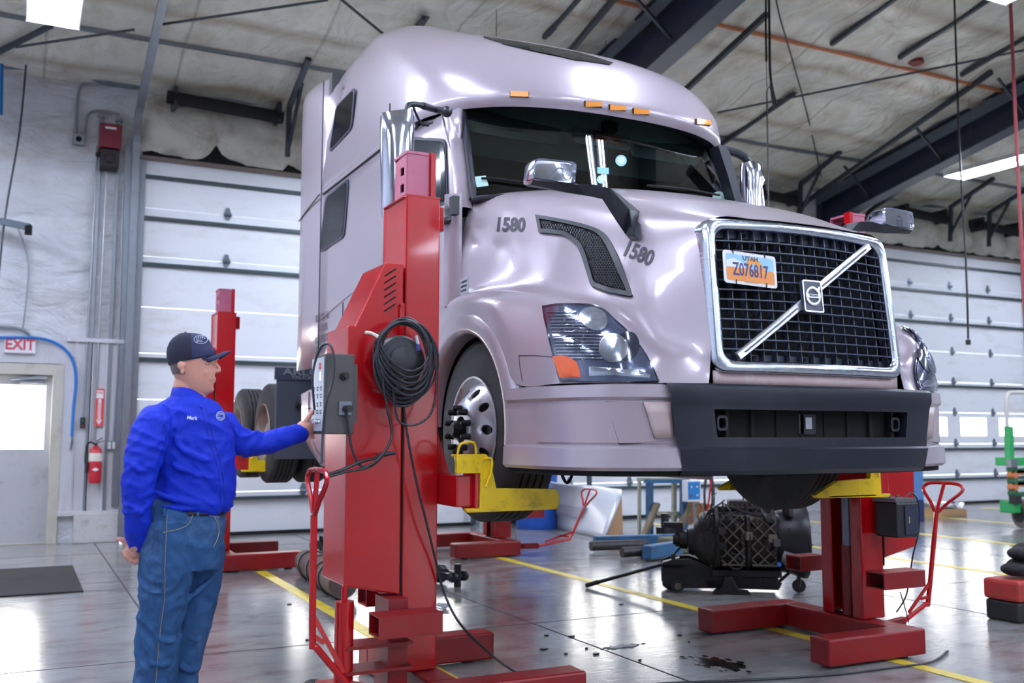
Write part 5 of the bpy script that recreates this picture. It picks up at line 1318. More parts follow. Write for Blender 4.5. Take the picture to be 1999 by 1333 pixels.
# ================================================================ LIFT COLUMNS
M_red = mat('lift_red', (172, 4, 14), .22, var=.05, vs=2.0, coat=.3, rvar=.04)
M_redd = mat('lift_red_dusty', (128, 6, 14), .40, var=.12, vs=5, dirt=(104, 50, 52), ds=3.5, damt=.5)
M_pinkred = mat('lift_faded', (176, 96, 120), .4, .1, var=.25, vs=3, dirt=(170, 30, 44), ds=4, damt=.8)
M_yel = mat('fork_yellow', (236, 196, 10), .38, var=.06, vs=5, dirt=(70, 58, 20), ds=7, damt=.75, rvar=.08)
M_grey = mat('cylinder_grey', (120, 124, 138), .3, .3)
M_boxg = mat('enclosure_grey', (74, 72, 72), .45, .2, var=.1, vs=8)
M_panel = mat('panel_light', (196, 204, 212), .4, var=.05)
M_cable = mat('cable_black', (34, 35, 42), .45, var=.1, vs=30)
M_bp = mat('black_plastic', (24, 25, 27), .5)
def lift(label, X0, Y0, sx, near_y=-1, tube_x=(-.35, .01), tube_far=None, jack=False, ext=0.0, handle=None):
    t = thing('lift_column', label, 'vehicle lift', (X0, Y0, 0), 'mobile lift columns', local=True)
    xf = (lambda p: V(sx*p.x, p.y, p.z))
    def part(nm, m, fn, parent=None, **k):
        mb = MB(xf); fn(mb); return mb.build(nm, m, parent or t, **k)
    # base: two legs around the wheel and a crossbeam
    lb = part('leg', M_redd, lambda b: b.box((-.03, -.55, .015), (.76, -.39, .17)), smooth=0, bev=.012)
    part('leg', M_redd, lambda b: b.box((-.03, .52, .015), (.76, .68, .17)), smooth=0, bev=.012)
    part('crossbeam', M_redd, lambda b: (b.box((-.03, -.39, .02), (.125, .52, .168))), smooth=0, bev=.01)
    for y in (-.47, .60):
        part('foot_pad', M_bp, lambda b: b.cyl((.62, y, 0), (.62, y, .02), .04), smooth=30); part('foot_pad', M_bp, lambda b: b.cyl((.1, y, 0), (.1, y, .02), .04), smooth=30)
    # column: C channel open toward the truck
    def col(b):
        H_ = 2.58
        for y0, y1 in ((-.18, -.145), (.145, .18)): b.box((-.09, y0, .17), (.10, y1, H_))
        b.box((-.09, -.145, .17), (-.075, .145, H_))
        for y0, y1 in ((-.145, -.085), (.085, .145)): b.box((.085, y0, .17), (.10, y1, H_))
    c = part('column', M_red, col, smooth=0, bev=.008)
    part('cap_plate', M_red, lambda b: b.box((-.09, -.18, 2.575), (.10, .18, 2.585)), smooth=0)
    # mast rising out of the top with two slots on the outer face
    vs, tr, lp = cdt([(-.13, 2.58), (.05, 2.58), (.05, 2.80), (-.13, 2.83)], [[(-.085, 2.71), (-.035, 2.71), (-.035, 2.755), (-.085, 2.755)], [(-.085, 2.62), (-.035, 2.62), (-.035, 2.665), (-.085, 2.665)]])
    def mast(b):
        b.add([(-.07, v.x, v.y) for v in vs], tr); b.add([(-.062, v.x, v.y) for v in vs], [tuple(reversed(q)) for q in tr])
        b.box((-.07, -.131, 2.58), (.055, -.125, 2.82)); b.box((-.07, .05, 2.58), (.055, .056, 2.82)); b.box((-.075, -.135, 2.815), (.05, .06, 2.83))
    part('mast', M_pinkred, mast, smooth=0)
    part('mast_back', M_void, lambda b: b.box((-.045, -.11, 2.58), (-.035, .04, 2.80)), smooth=0)
    part('mast_strip', M_red, lambda b: b.box((.058, -.15, 2.58), (.085, -.10, 2.83)), smooth=0)
    part('side_block', M_red, lambda b: b.box((.105, -.12, 2.42), (.15, -.02, 2.55)), smooth=0, bev=.008)
    part('cylinder', M_grey, lambda b: b.cyl((.03, 0, .6), (.03, 0, 2.5), .042, n=20)); part('cylinder_barrel', M_redd, lambda b: b.cyl((.03, 0, .17), (.03, 0, .62), .05, n=20))
    # cover of the motor: box with slanted hood and louvres
    hz = .55
    def cov(b):
        b.prism([(-.39, hz+.06), (-.10, hz), (-.10, 2.215), (-.20, 2.215), (-.355, 1.885), (-.39, 1.885)], (0, -.185, 0), (1, 0, 0), (0, 0, 1), .37, (0, 1, 0))
    cv = part('cover', M_red, cov, smooth=0, bev=.008)
    def louv(b):
        for k in range(6):
            z = 1.98+.036*k; b.prism([(-.205, z-.02), (-.205, z-.012), (-.145, z+.030), (-.145, z+.022)], (0, -.187, 0), (1, 0, 0), (0, 0, 1), .004, (0, -1, 0))
    part('louvre', M_void, louv, parent=cv, smooth=0)
    part('cover_latch', M_red, lambda b: (b.box((-.125, -.20, 1.78), (-.10, -.187, 2.0)), b.cyl((-.1125, -.19, 2.0), (-.1125, -.205, 2.0), .012)), parent=cv, smooth=0)
    part('cover_gap', M_void, lambda b: b.box((-.098, -.183, .5), (-.091, -.17, 1.9)), smooth=0)
    # pockets, hollow square tubes through the foot of the column
    for y0 in (-.50, .34):
        def pk(b):
            a, c_ = tube_x if y0 < 0 or not tube_far else tube_far; z0, z1 = .41, .51; w_ = .15; w0 = y0
            b.box((a, w0, z0), (c_, w0+w_, z0+.008)); b.box((a, w0, z1-.008), (c_, w0+w_, z1)); b.box((a, w0, z0+.008), (c_, w0+.008, z1-.008)); b.box((a, w0+w_-.008, z0+.008), (c_, w0+w_, z1-.008))
        p_ = part('fork_pocket', M_redd, pk, smooth=0)
    # carriage and yellow wheel forks
    car = part('carriage', M_red, lambda b: (b.box((.10, -.42, .99), (.20, .42, 1.145)), b.box((-.06, -.12, .95), (.10, .12, 1.3))), smooth=0, bev=.006)
    part('carriage_plate', M_red, lambda b: b.box((.185, -.455, .965), (.205, -.30, 1.155)), parent=car, smooth=0, bev=.004)
    part('gusset', M_red, lambda b: b.prism([(.10, 1.14), (.19, 1.14), (.10, 1.42)], (0, -.10, 0), (1, 0, 0), (0, 0, 1), .02, (0, -1, 0)), parent=car, smooth=0)
    poly = [(.13, 1.155), (.085, 1.155), (.085, 1.245), (.24, 1.25), (.262, 1.23), (.30, 1.08), (.635-ext*.8, 1.07), (.655+ext, 1.045-ext*.6), (.655+ext, .985), (.64+ext, .972), (.14, .965), (.13, .985), (.207, .985), (.212, 1.155)]
    for y0, dy in ((-.46, .035), (.43, .035)):
        f = part('wheel_fork', M_yel, lambda b: (b.prism(poly, (0, y0, 0), (1, 0, 0), (0, 0, 1), dy, (0, 1, 0)), b.prism([(.25, .972), (.64, .972), (.64, .985), (.25, .985)], (0, y0 if y0 < 0 else y0-.06, 0), (1, 0, 0), (0, 0, 1), .095, (0, 1, 0)), b.box((.085, y0 if y0 < 0 else y0-.05, 1.235), (.24, (y0 if y0 < 0 else y0-.05)+.085, 1.248))), smooth=0, bev=.006)
        part('fork_handle', M_yel, lambda b: b.tube(cr([(.09, y0+.01, 1.245), (.10, y0-.01, 1.30), (.17, y0-.01, 1.305), (.19, y0+.01, 1.245)], 3), .006, 6), parent=f, smooth=40)
        part('fork_hook', M_yel, lambda b: b.tube(cr([(.225, y0-.01, 1.225), (.265, y0-.012, 1.225), (.262, y0-.012, 1.16), (.235, y0-.01, 1.09)], 4), .006, 6), parent=f, smooth=40)
    # hydraulic jack cylinder and wheel set at the outside
    if jack: part('jack_cylinder', M_red, lambda b: (b.cyl((-.42, -.30, .17), (-.42, -.30, .56), .045, n=20), b.cyl((-.42, -.30, .09), (-.42, -.30, .17), .05, n=20), b.cyl((-.42, -.30, .56), (-.42, -.30, .63), .014, n=10)))
    if jack: part('jack_bracket', M_redd, lambda b: (b.box((-.42, -.35, .34), (-.09, -.18, .355)), b.box((-.42, -.35, .225), (-.09, -.18, .24)), b.box((-.46, -.34, .10), (-.10, -.16, .115)), b.box((-.20, -.30, .1), (-.10, -.1, .55))), smooth=0)
    if jack: part('transport_wheel', M_bp, lambda b: (b.cyl((-.50, -.38, .08), (-.50, -.30, .08), .08, n=24), b.cyl((-.50, -.14, .08), (-.50, -.06, .08), .08, n=24)))
    if jack: part('wheel_fork_bracket', M_red, lambda b: (b.box((-.52, -.27, .05), (-.42, -.17, .18)),), smooth=0, bev=.01)
    # tow handle: pole, brace triangle and D grip lying along the truck axis
    if handle:
        P = [Vector(p) for p in handle]   # world points: foot, knee, neck, top centre
        P = [V(sx*(p.x-X0), p.y-Y0, p.z) for p in P]
        ft, kn, nk, tp = P
        th_ = t
        part('tow_handle', M_red, lambda b: (b.tube(cr([ft, kn.lerp(ft, .12), kn.lerp(nk, .04), nk], 6), .016, 10),))
        part('handle_brace', M_red, lambda b: (b.bar(kn.lerp(nk, .22), ft.lerp(kn, .2)+V(0, 0, .03), .012, .02), b.bar(kn.lerp(nk, .06), kn.lerp(ft, .3)+V(0, 0, .06), .012, .02)), smooth=0)
        part('tow_bracket', M_redd, lambda b: b.bar(V(-.04, max(-.45, min(.45, ft.y)), .10), ft, .04, .06), smooth=0, bev=.005)
        w_ = V(0, .16, 0); hgt = tp-nk
        ring = [nk, nk+hgt*.35-w_*.45, nk+hgt*.75-w_, nk+hgt*.95-w_*.85, nk+hgt-w_*.4, tp, nk+hgt+w_*.4, nk+hgt*.95+w_*.85, nk+hgt*.75+w_, nk+hgt*.35+w_*.45]
        part('handle_grip', M_red, lambda b: (b.tube(cr(ring, 3, True), .012, 8, closed=True), b.tube([nk, tp], .012, 8)))
    return t, part
# front left (nearest), front right, rear left, rear right
fl, flp = lift('red lift column nearest the camera with black cable coil and grey control box', 1.835, 4.885, 1, tube_x=(-.315, .0), tube_far=(-.1, .0), jack=True,
               handle=[(1.40, 4.42, .20), ony(610, 1255, 4.40), ony(613, 1005, 4.40), ony(620, 917, 4.40)])
fr, frp = lift('red lift column at the right front wheel with a black charger box', 4.985, 4.905, -1, tube_x=(-.10, .25), tube_far=(-.10, .13), ext=.09,
               handle=[ony(1765, 1212, 4.75), ony(1812, 1175, 4.80), ony(1828, 1000, 4.8), ony(1843, 943, 4.8)])
rl, rlp = lift('red lift column behind the man at the rear wheels', 1.86, 10.42, 1, handle=[(1.45, 10.0, .2), (1.25, 9.95, .3), (1.2, 9.95, .85), (1.18, 9.95, 1.02)])
rr, rrp = lift('red lift column under the truck, seen behind the front wheel', 5.0, 10.35, -1,
               handle=[ony(1052, 1065, 9.75), ony(1112, 1052, 9.75), ony(1140, 990, 9.75), ony(1152, 955, 9.75)])
# control box on the nearest column
cb = MB(); cb.box((-.55, -.365, 1.345), (-.41, -.12, 1.725)); ob = cb.build('control_box', M_boxg, fl, smooth=0, bev=.006)
cb = MB(); cb.box((-.41, -.33, 1.40), (-.385, -.15, 1.68)); cb.build('box_mount', M_boxg, ob, smooth=0)
cb = MB(); cb.box((-.556, -.345, 1.36), (-.55, -.14, 1.71)); pn_ = cb.build('control_panel', M_panel, ob, smooth=0, bev=.002)
cb = MB(); cb.box((-.558, -.30, 1.655), (-.555, -.27, 1.685)); cb.build('display', mat('display_red', (170, 20, 50), .4, emit=.6), ob, smooth=0)
cb = MB(); cb.box((-.558, -.30, 1.60), (-.555, -.285, 1.64)); cb.build('indicator', mat('indicator_white', (255, 255, 255), .4, emit=1.5), ob, smooth=0)
cb = MB()
for i, z in enumerate((1.565, 1.53, 1.49, 1.455)):
    for y in (-.31, -.25, -.19): cb.box((-.558, y-.012, z), (-.555, y+.012, z+.006)); cb.box((-.558, y-.006, z-.014), (-.555, y+.004, z-.004))
cb.build('panel_symbols', mat('symbol_grey', (70, 76, 86), .6), ob, smooth=0)
for y in (-.31, -.27, -.23): cb = MB(); cb.cyl((-.556, y, 1.405), (-.585, y, 1.405), .012, n=12); cb.build('push_button', M_chrome, ob)
cb = MB(); cb.cyl((-.46, -.365, 1.62), (-.46, -.385, 1.62), .019, n=18); cb.cyl((-.46, -.385, 1.62), (-.46, -.40, 1.62), .012, n=8); cb.build('knob', M_bp, ob)
cb = MB(); cb.box((-.485, -.375, 1.435), (-.425, -.365, 1.50)); cb.build('socket', M_grey, ob, smooth=0); cb = MB(); cb.cyl((-.455, -.37, 1.465), (-.445, -.41, 1.465), .017, n=12); cb.build('plug', M_bp, ob)
# upper cable loop over the box
def lc(P, r, nm='cable', parent=fl, m=None, n=6):
    b = MB(); b.tube(cr([(p.x-1.835, p.y-4.885, p.z) for p in P], n), r, 8); return b.build(nm, m or M_cable, parent)
lc([ony(614, 800, 4.6), ony(610, 740, 4.6), ony(617, 700, 4.6), ony(630, 674, 4.56), ony(645, 674, 4.50), ony(652, 700, 4.48), ony(650, 740, 4.47), ony(636, 790, 4.46), ony(630, 850, 4.46), ony(628, 905, 4.42)], .006, 'pendant_cable')
lc([ony(676, 803, 4.50), ony(681, 840, 4.5), ony(688, 880, 4.5), ony(705, 910, 4.5), ony(725, 906, 4.5), ony(748, 885, 4.52), ony(765, 850, 4.55), ony(757, 800, 4.55), ony(748, 750, 4.55), ony(752, 700, 4.55)], .0065, 'power_cable')
lc([ony(633, 928, 4.40), ony(660, 920, 4.44), ony(700, 903, 4.48), ony(735, 893, 4.55), ony(748, 885, 4.62)], .008, 'strap'); lc([ony(633, 933, 4.40), ony(680, 920, 4.46), ony(720, 912, 4.5), ony(745, 893, 4.6)], .006, 'strap')
lc([ony(736, 890, 4.62), ony(770, 884, 4.66)], .010, 'hose_joint')
# cable reel and coil, a thing hung on the column
rc = ony(786, 700, 4.60)
t = thing('cable_reel', 'black cable reel with loops of grey cable hung on the nearest red column', 'cable reel', tuple(rc))
mb = MB(); mb.lathe([(0, 0), (.125, 0), (.13, .01), (.13, .06), (.118, .075), (.098, .076), (.095, .09), (.072, .092), (.07, .11), (.06, .115), (0, .115)], rc+V(0, .09, -.01), V(0, -1, 0), 40); mb.build('reel_body', M_cable, t)
mb = MB(); mb.box(rc+V(-.03, .02, -.19), rc+V(.03, .08, -.11)); mb.build('reel_mount', M_cable, t, smooth=0, bev=.006)
mb = MB(); mb.prism([(-.03, -.03), (.0, -.015), (.015, .03), (-.005, .01)], rc+V(.02, -.003, -.01), (1, 0, 0), (0, 0, 1), .001, (0, -1, 0)); mb.build('warning_sticker', M_white, t, smooth=0)
random.seed(4)
for k in range(15):
    a = random.uniform(.128, .168); b_ = random.uniform(.16, .215); ox = random.uniform(-.02, .02); oz = -.005-(b_-.19)*.9+random.uniform(-.012, .012)
    P = []; ph = random.uniform(0, 6)
    for i in range(14):
        an = 2*PI*i/14; P.append(rc+V(ox+a*math.cos(an)*(1+.05*math.sin(3*an+ph)), -.012-.0028*k+.006*math.sin(2*an+ph), oz+b_*math.sin(an)*(1+.04*math.sin(2*an+ph))))
    mb = MB(); mb.tube(cr(P, 3, True), .0058, 6, closed=True); mb.build('cable_loop', M_cable, t)
for k in range(5):
    z0 = -.02-.03*k; P = [rc+V(-.15, -.03, z0+.14), rc+V(-.10, -.065, z0+.02), rc+V(0, -.07, z0-.045), rc+V(.09, -.065, z0-.01), rc+V(.145, -.03, z0+.10)]
    mb = MB(); mb.tube(cr(P, 5), .0058, 6); mb.build('cable_loop', M_cable, t)
mb = MB(); mb.tube(cr([rc+V(-.07, -.06, -.15), rc+V(-.04, -.05, -.30), rc+V(.04, -.045, -.33), rc+V(.13, -.045, -.28), rc+V(.165, -.04, -.15), rc+V(.16, -.03, .05)], 5), .0058, 6); mb.build('cable_loop', M_cable, t)
mb = MB(); p = ony(812, 655, 4.52); q = ony(816, 672, 4.52); mb.cyl(p, q, .010, n=12); mb.build('connector_sleeve', M_silver, t)
mb = MB(); mb.cyl(q, q+V(.002, 0, -.03), .011, n=12); mb.build('connector_tip', mat('connector_blue', (40, 50, 110), .4), t)
mb = MB(); mb.tube(cr([ony(712, 649, 4.53), ony(724, 650, 4.52), ony(738, 657, 4.50)], 4), [.004]+[.008]*7+[.010], 8); mb.build('white_tag', mat('cream_tape', (222, 214, 198), .6), t)
# supply cable running down the column and across the floor
mb = MB(); P = [ony(786, 780, 4.62), ony(797, 860, 4.60), ony(815, 950, 4.62), ony(835, 1030, 4.62), ony(852, 1100, 4.66), ony(868, 1160, 4.66), ony(900, 1220, 4.55)]
P += [onz(958, 1285, .2)+V(0, 0, .02), onz(1000, 1308, .012), onz(1060, 1340, .01), onz(1200, 1440, .01)]
mb.tube(cr(P, 6), .0065, 8); tag(mb.build('power_cord', M_cable), 'dark cord running from the cable reel down across the floor', 'cord')
mb = MB(); mb.tube(cr([onz(1100, 1345, .01), onz(1300, 1334, .008), onz(1500, 1325, .008), onz(1640, 1315, .008), onz(1740, 1303, .008), onz(1818, 1292, .008), onz(1850, 1270, .008)], 6), .007, 8); tag(mb.build('power_cord', M_cable), 'thin dark cord along the floor beneath the front right lift leg', 'cord')
# charger box on the front right column
cp_ = [ony(1750, 972, 4.50), ony(1797, 1048, 4.50)]
t = thing('battery_charger', 'black charger box hung on the front right red column', 'charger', ((cp_[0].x+cp_[1].x)/2, 4.55, cp_[1].z))
x0, x1, z1_, z0_ = cp_[0].x, cp_[1].x, cp_[0].z, cp_[1].z
mb = MB(); mb.box((x0, 4.50, z0_), (x1-.01, 4.68, z1_-.03)); mb.build('case', M_bp, t, smooth=0, bev=.012)
mb = MB(); mb.box((x0+.0, 4.51, z1_-.03), (x1-.02, 4.70, z1_-.005)); mb.cyl((x0+.05, 4.6, z1_-.01), (x0+.05, 4.6, z1_+.015), .012); mb.cyl((x0+.12, 4.6, z1_-.01), (x0+.12, 4.6, z1_+.01), .012); mb.build('top_lid', mat('charger_grey', (92, 88, 92), .5), t, smooth=0)
mb = MB(); mb.box((x0+.065, 4.493, z0_+.02), (x1-.02, 4.50, z1_-.05)); mb.build('front_label', mat('charger_label', (34, 42, 62), .4, var=.4, vs=40), t, smooth=0)
mb = MB(); mb.box((x0+.095, 4.490, z0_+.09), (x0+.10, 4.493, z1_-.12)); mb.build('yellow_stripe', M_yellow, t, smooth=0)
mb = MB(); mb.tube(cr([ony(1765, 972, 4.55), ony(1780, 962, 4.55), ony(1794, 985, 4.53), ony(1793, 1040, 4.54), ony(1783, 1080, 4.58), ony(1775, 1130, 4.62), ony(1768, 1165, 4.7), ony(1750, 1195, 4.75)], 5), .005, 6); mb.build('lead', M_cable, t)
mb = MB(); mb.tube(cr([ony(1757, 1155, 4.6), ony(1765, 1180, 4.62), ony(1774, 1215, 4.66)], 5), .004, 6); mb.build('lead', M_cable, t)
t = thing('socket_outlet', 'red round socket low on the front right red column beneath the bumper', 'socket', tuple(ony(1757, 912, 4.68)))
p = ony(1757, 910, 4.70); mb = MB(); mb.box(p+V(-.03, -.01, -.03), p+V(.03, .0, .03)); mb.build('plate', M_galv, t, smooth=0); mb = MB(); mb.cyl(p+V(0, -.01, 0), p+V(0, -.03, 0), .018, n=14); mb.build('socket', M_redd, t)
# ================================================================ MAN
MP = ony(350, 846, 4.60); MP.z = 0
HX = V(.99, -.14, 0).normalized(); DX = V(-.14, -.99, 0).normalized()
man = thing('person', 'man in blue shirt, jeans and navy cap pressing the control box', 'person', (MP.x, MP.y, 0))
def MM(x, y, d=0.0):
    """picture position at depth d (metres toward the camera) on the man's upright plane"""
    r_ = ray(x, y); o = MP + DX*d; t_ = ((o-CAMP).dot(DX))/(r_.dot(DX)); return CAMP + r_*t_
PXM = 1/436.0
M_skin = mat('skin', (208, 150, 132), .5, var=.1, vs=14, spec=.35)
M_shirt = mat('blue_shirt', (7, 42, 182), .62, var=.10, vs=6, bump=.4, bs=16, spec=.25)
M_jean = mat('jeans', (44, 78, 120), .8, var=.3, vs=4.5, bump=.5, bs=18, spec=.15, dirt=(112, 142, 176), ds=2.6, damt=.6)
M_cap = mat('cap_navy', (26, 32, 72), .75, var=.1, vs=60, bump=.15, bs=300)
M_capm = mat('cap_mesh', (20, 23, 48), .85, bump=.5, bs=500)
def ell(c, ax, ay, az_, n=20, tw=None):
    return c
def ring(x0, x1, y, dep, d0=0.0, n=24, p=2.2):
    """closed ring spanning picture columns x0..x1 at picture row y, half depth dep"""
    a = MM(x0, y, d0); b_ = MM(x1, y, d0); c = (a+b_)/2; c.z = (a.z+b_.z)/2; hw = (b_-a).length/2; out = []
    for i in range(n):
        t_ = 2*PI*i/n; ca, sa = math.cos(t_), math.sin(t_)
        out.append(c + HX*hw*math.copysign(abs(ca)**(2/p), ca) + DX*dep*math.copysign(abs(sa)**(2/p), sa))
    return out
from mathutils import noise as MN
def remesh(mb, name, m, parent, vox, sm=8, f=.6, fold_amp=0, fs=(6, 6, 16)):
    o = mb.build(name, m, parent, smooth=0, recalc=True)
    md = o.modifiers.new('r', 'REMESH'); md.mode = 'VOXEL'; md.voxel_size = vox; md.use_smooth_shade = True
    md = o.modifiers.new('s', 'SMOOTH'); md.iterations = sm; md.factor = f
    bpy.context.view_layer.update()
    dg = bpy.context.evaluated_depsgraph_get(); me = bpy.data.meshes.new_from_object(o.evaluated_get(dg)); o.modifiers.clear(); o.data = me
    if fold_amp:
        no = [v.normal.copy() for v in me.vertices]
        for v, n_ in zip(me.vertices, no):
            q = v.co; a = MN.noise(V(q.x*fs[0]+3*MN.noise(q*4), q.y*fs[1], q.z*fs[2]+q.x*5)); b_ = MN.noise(V(q.x*fs[0]*2+7, q.y*fs[1]*2, q.z*fs[2]*1.8-q.x*9))
            v.co = q + n_*fold_amp*((1-abs(a)*2.2)*.7 + (1-abs(b_)*2)*.3 - .5)
    me.polygons.foreach_set('use_smooth', [True]*len(me.polygons))
    if not me.materials: me.materials.append(m)
    return o
def limb(mb, P, n=16):
    """P: (x, y, d, radius) picture points joined by a tapering tube with rounded ends"""
    pts = cr([MM(a, b_, d) for a, b_, d, r_ in P], 4); rs = []
    for i in range(len(P)-1):
        for j in range(4): rs.append(lerp(P[i][3], P[i+1][3], j/4))
    rs.append(P[-1][3]); mb.tube(pts, rs, n)
    mb.sphere(pts[0], rs[0]*.98, 14, 10); mb.sphere(pts[-1], rs[-1]*.98, 14, 10)
TORSO = [(762, 345, 395, .060), (776, 335, 405, .080), (790, 312, 425, .105), (806, 294, 438, .125), (830, 284, 450, .135), (865, 280, 456, .14), (905, 284, 457, .142), (945, 288, 459, .145), (975, 290, 457, .145), (992, 292, 450, .14), (1003, 296, 440, .13)]
HEAD = [(654, 352, 392, .035), (660, 342, 402, .053), (670, 335, 410, .066), (682, 330, 415, .074), (694, 329, 419, .078), (703, 330, 422, .079), (709, 331, 420.5, .078), (716, 333, 418.5, .076), (724, 335, 419.5, .074), (732, 338, 420, .071), (738, 341, 419, .069), (743, 344, 419.5, .066), (748, 347, 417.5, .063), (754, 350, 416, .058), (760, 355, 415, .052), (766, 362, 411, .044), (771, 368, 405, .032)]
ARM_N = [(303, 822, .12, .078), (288, 868, .15, .082), (273, 925, .17, .070), (269, 985, .16, .062), (268, 1035, .12, .050), (268, 1062, .09, .045)]
ARM_F = [(436, 832, -.10, .070), (462, 860, -.12, .072), (500, 866, -.15, .060), (545, 857, -.18, .050), (588, 844, -.20, .041)]
LEG_N = [(328, 1020, .05, .125), (326, 1090, .06, .122), (320, 1160, .06, .105), (312, 1220, .05, .096), (305, 1290, .04, .092), (300, 1360, .02, .088), (298, 1440, .0, .086)]
LEG_F = [(395, 1020, -.06, .105), (388, 1090, -.08, .115), (384, 1150, -.08, .100), (376, 1200, -.08, .092), (360, 1260, -.09, .086), (350, 1330, -.10, .083), (345, 1410, -.11, .08)]
mb = MB()
mb.loops([ring(a, b_, y, dp) for y, a, b_, dp in HEAD])
mb.loops([ring(a+3, b_-3, y, dp-.012) for y, a, b_, dp in TORSO])
limb(mb, [(366, 745, -.005, .056), (362, 770, -.005, .062), (360, 790, 0, .07)])
for A in (ARM_N, ARM_F, LEG_N, LEG_F): limb(mb, [(a, b_, d, r_*.82) for a, b_, d, r_ in A])
mb.loops([ring(290, 436, y, .12) for y in (1000, 1040, 1080)])
# nose, brow, lips, chin, ear, cheek
def sp(x, y, d, r_): mb.sphere(MM(x, y, d), V(*r_) if isinstance(r_, tuple) else r_, 12, 8)
def tub(P, rs, n=10): mb.tube([MM(*p) for p in P], rs, n); mb.sphere(MM(*P[-1]), rs[-1]*.98, 8, 6)
tub([(417, 704, .0), (422, 711, .0), (426.5, 718, .0), (427, 723, .0)], [.008, .009, .011, .0115]); sp(423, 725, .010, .008); sp(423, 725, -.010, .008)
tub([(419, 701, .03), (423, 700, .0), (419, 701, -.03)], [.009, .010, .009])
tub([(416, 739.5, .022), (420, 739, .008), (420, 739, -.008), (416, 739.5, -.022)], [.004, .0055, .0055, .004]); tub([(415, 744, .020), (419, 744, .006), (419, 744, -.006), (415, 744, -.02)], [.004, .006, .006, .004])
sp(411, 760, 0, .016); sp(395, 762, .02, .022); sp(398, 728, .045, .024); sp(398, 728, -.045, .024); sp(385, 764, 0, .035)
sp(353, 713, .082, (.017, .009, .020)); sp(356, 725, .081, (.010, .008, .014)); sp(354, 716, -.080, (.014, .008, .02))
# left hand on the panel: palm, fingers, thumb
def finger(P, r0, r1): tub(P, [lerp(r0, r1, i/(len(P)-1)) for i in range(len(P))], 10)
dh = -.205
tub([(584, 842, dh), (593, 836, dh), (601, 832, dh)], [.034, .040, .036], 12); tub([(588, 846, dh), (596, 842, dh), (601, 838, dh)], [.030, .034, .030], 12)
finger([(594, 828, dh+.015), (600, 818, dh+.02), (605, 810, dh+.018), (609, 803, dh+.01)], 0.0152, 0.0114)            # thumb, raised
finger([(600, 827, dh+.005), (608, 824, dh+.012), (614, 821, dh+.01), (618.5, 819, dh+.0)], 0.0128, 0.0102)          # index on the button
finger([(601, 831, dh-.008), (609, 830, dh-.004), (614, 831, dh-.004), (616, 835, dh-.004)], 0.0128, 0.0102)
finger([(600, 837, dh-.008), (607, 839, dh-.004), (611, 843, dh-.002), (610, 848, dh-.002)], 0.0128, 0.0102)
finger([(597, 843, dh), (602, 849, dh+.004), (607, 853, dh+.004), (612, 854, dh+.002)], 0.0116, 0.0090)
# right hand behind the back, half closed
dn = .05
tub([(268, 1066, .07), (264, 1074, .06), (258, 1080, dn)], [.036, .040, .036], 12); tub([(275, 1072, .06), (270, 1082, .05), (262, 1086, dn)], [.030, .034, .03], 12)
finger([(250, 1072, dn), (243, 1078, dn+.01), (246, 1086, dn+.02), (254, 1087, dn+.02)], 0.0140, 0.0108)
finger([(254, 1080, dn), (248, 1087, dn+.01), (252, 1093, dn+.02), (260, 1092, dn+.02)], 0.0140, 0.0108)
finger([(262, 1086, dn), (258, 1094, dn+.01), (264, 1098, dn+.02), (270, 1094, dn+.02)], 0.0134, 0.0108)
finger([(270, 1087, dn), (268, 1094, dn+.01), (275, 1096, dn+.02), (280, 1090, dn+.02)], 0.0122, 0.0102)
finger([(256, 1066, dn+.0), (247, 1060, dn+.005), (240, 1054, dn+.005), (231, 1052, dn)], 0.0152, 0.0108)
body = remesh(mb, 'body', M_skin, man, .0045, 4, .5)
# shirt
mb = MB()
mb.loops([ring(a-2, b_+2, y, dp+.004) for y, a, b_, dp in TORSO[1:]]+[ring(298, 436, 1008, .125)])
limb(mb, ARM_N[:-1]+[(268, 1058, .09, .047)]); limb(mb, ARM_F[:-1]+[(585, 845, -.20, .044)])
# folds: long thin ridges that merge into the cloth
def fold(P, r_=.012): mb.tube(cr([MM(*p) for p in P], 4), [r_*.4]+[r_]*(len(P)*4-5)+[r_*.4], 8)
for P in ([(300, 960, .15), (340, 975, .15), (400, 985, .14)], [(310, 985, .15), (360, 994, .145), (420, 990, .12)], [(340, 850, .135), (360, 880, .145), (410, 900, .14)], [(335, 905, .15), (380, 925, .15), (430, 935, .12)],
          [(456, 842, -.06), (478, 850, -.09), (500, 845, -.11)], [(462, 880, -.07), (490, 872, -.10), (520, 880, -.13)], [(500, 855, -.11), (530, 862, -.14)], [(258, 905, .235), (275, 920, .24), (300, 918, .2)], [(250, 940, .22), (270, 950, .23), (290, 940, .2)], [(255, 985, .215), (272, 1000, .22), (285, 995, .18)], [(535, 842, -.16), (550, 862, -.14)], [(330, 830, .13), (318, 870, .16), (312, 910, .17)], [(300, 800, .13), (330, 812, .135), (345, 840, .14)]): fold(P)
shirt = remesh(mb, 'shirt', M_shirt, man, .0055, 5, .5, .013, (5, 5, 11))
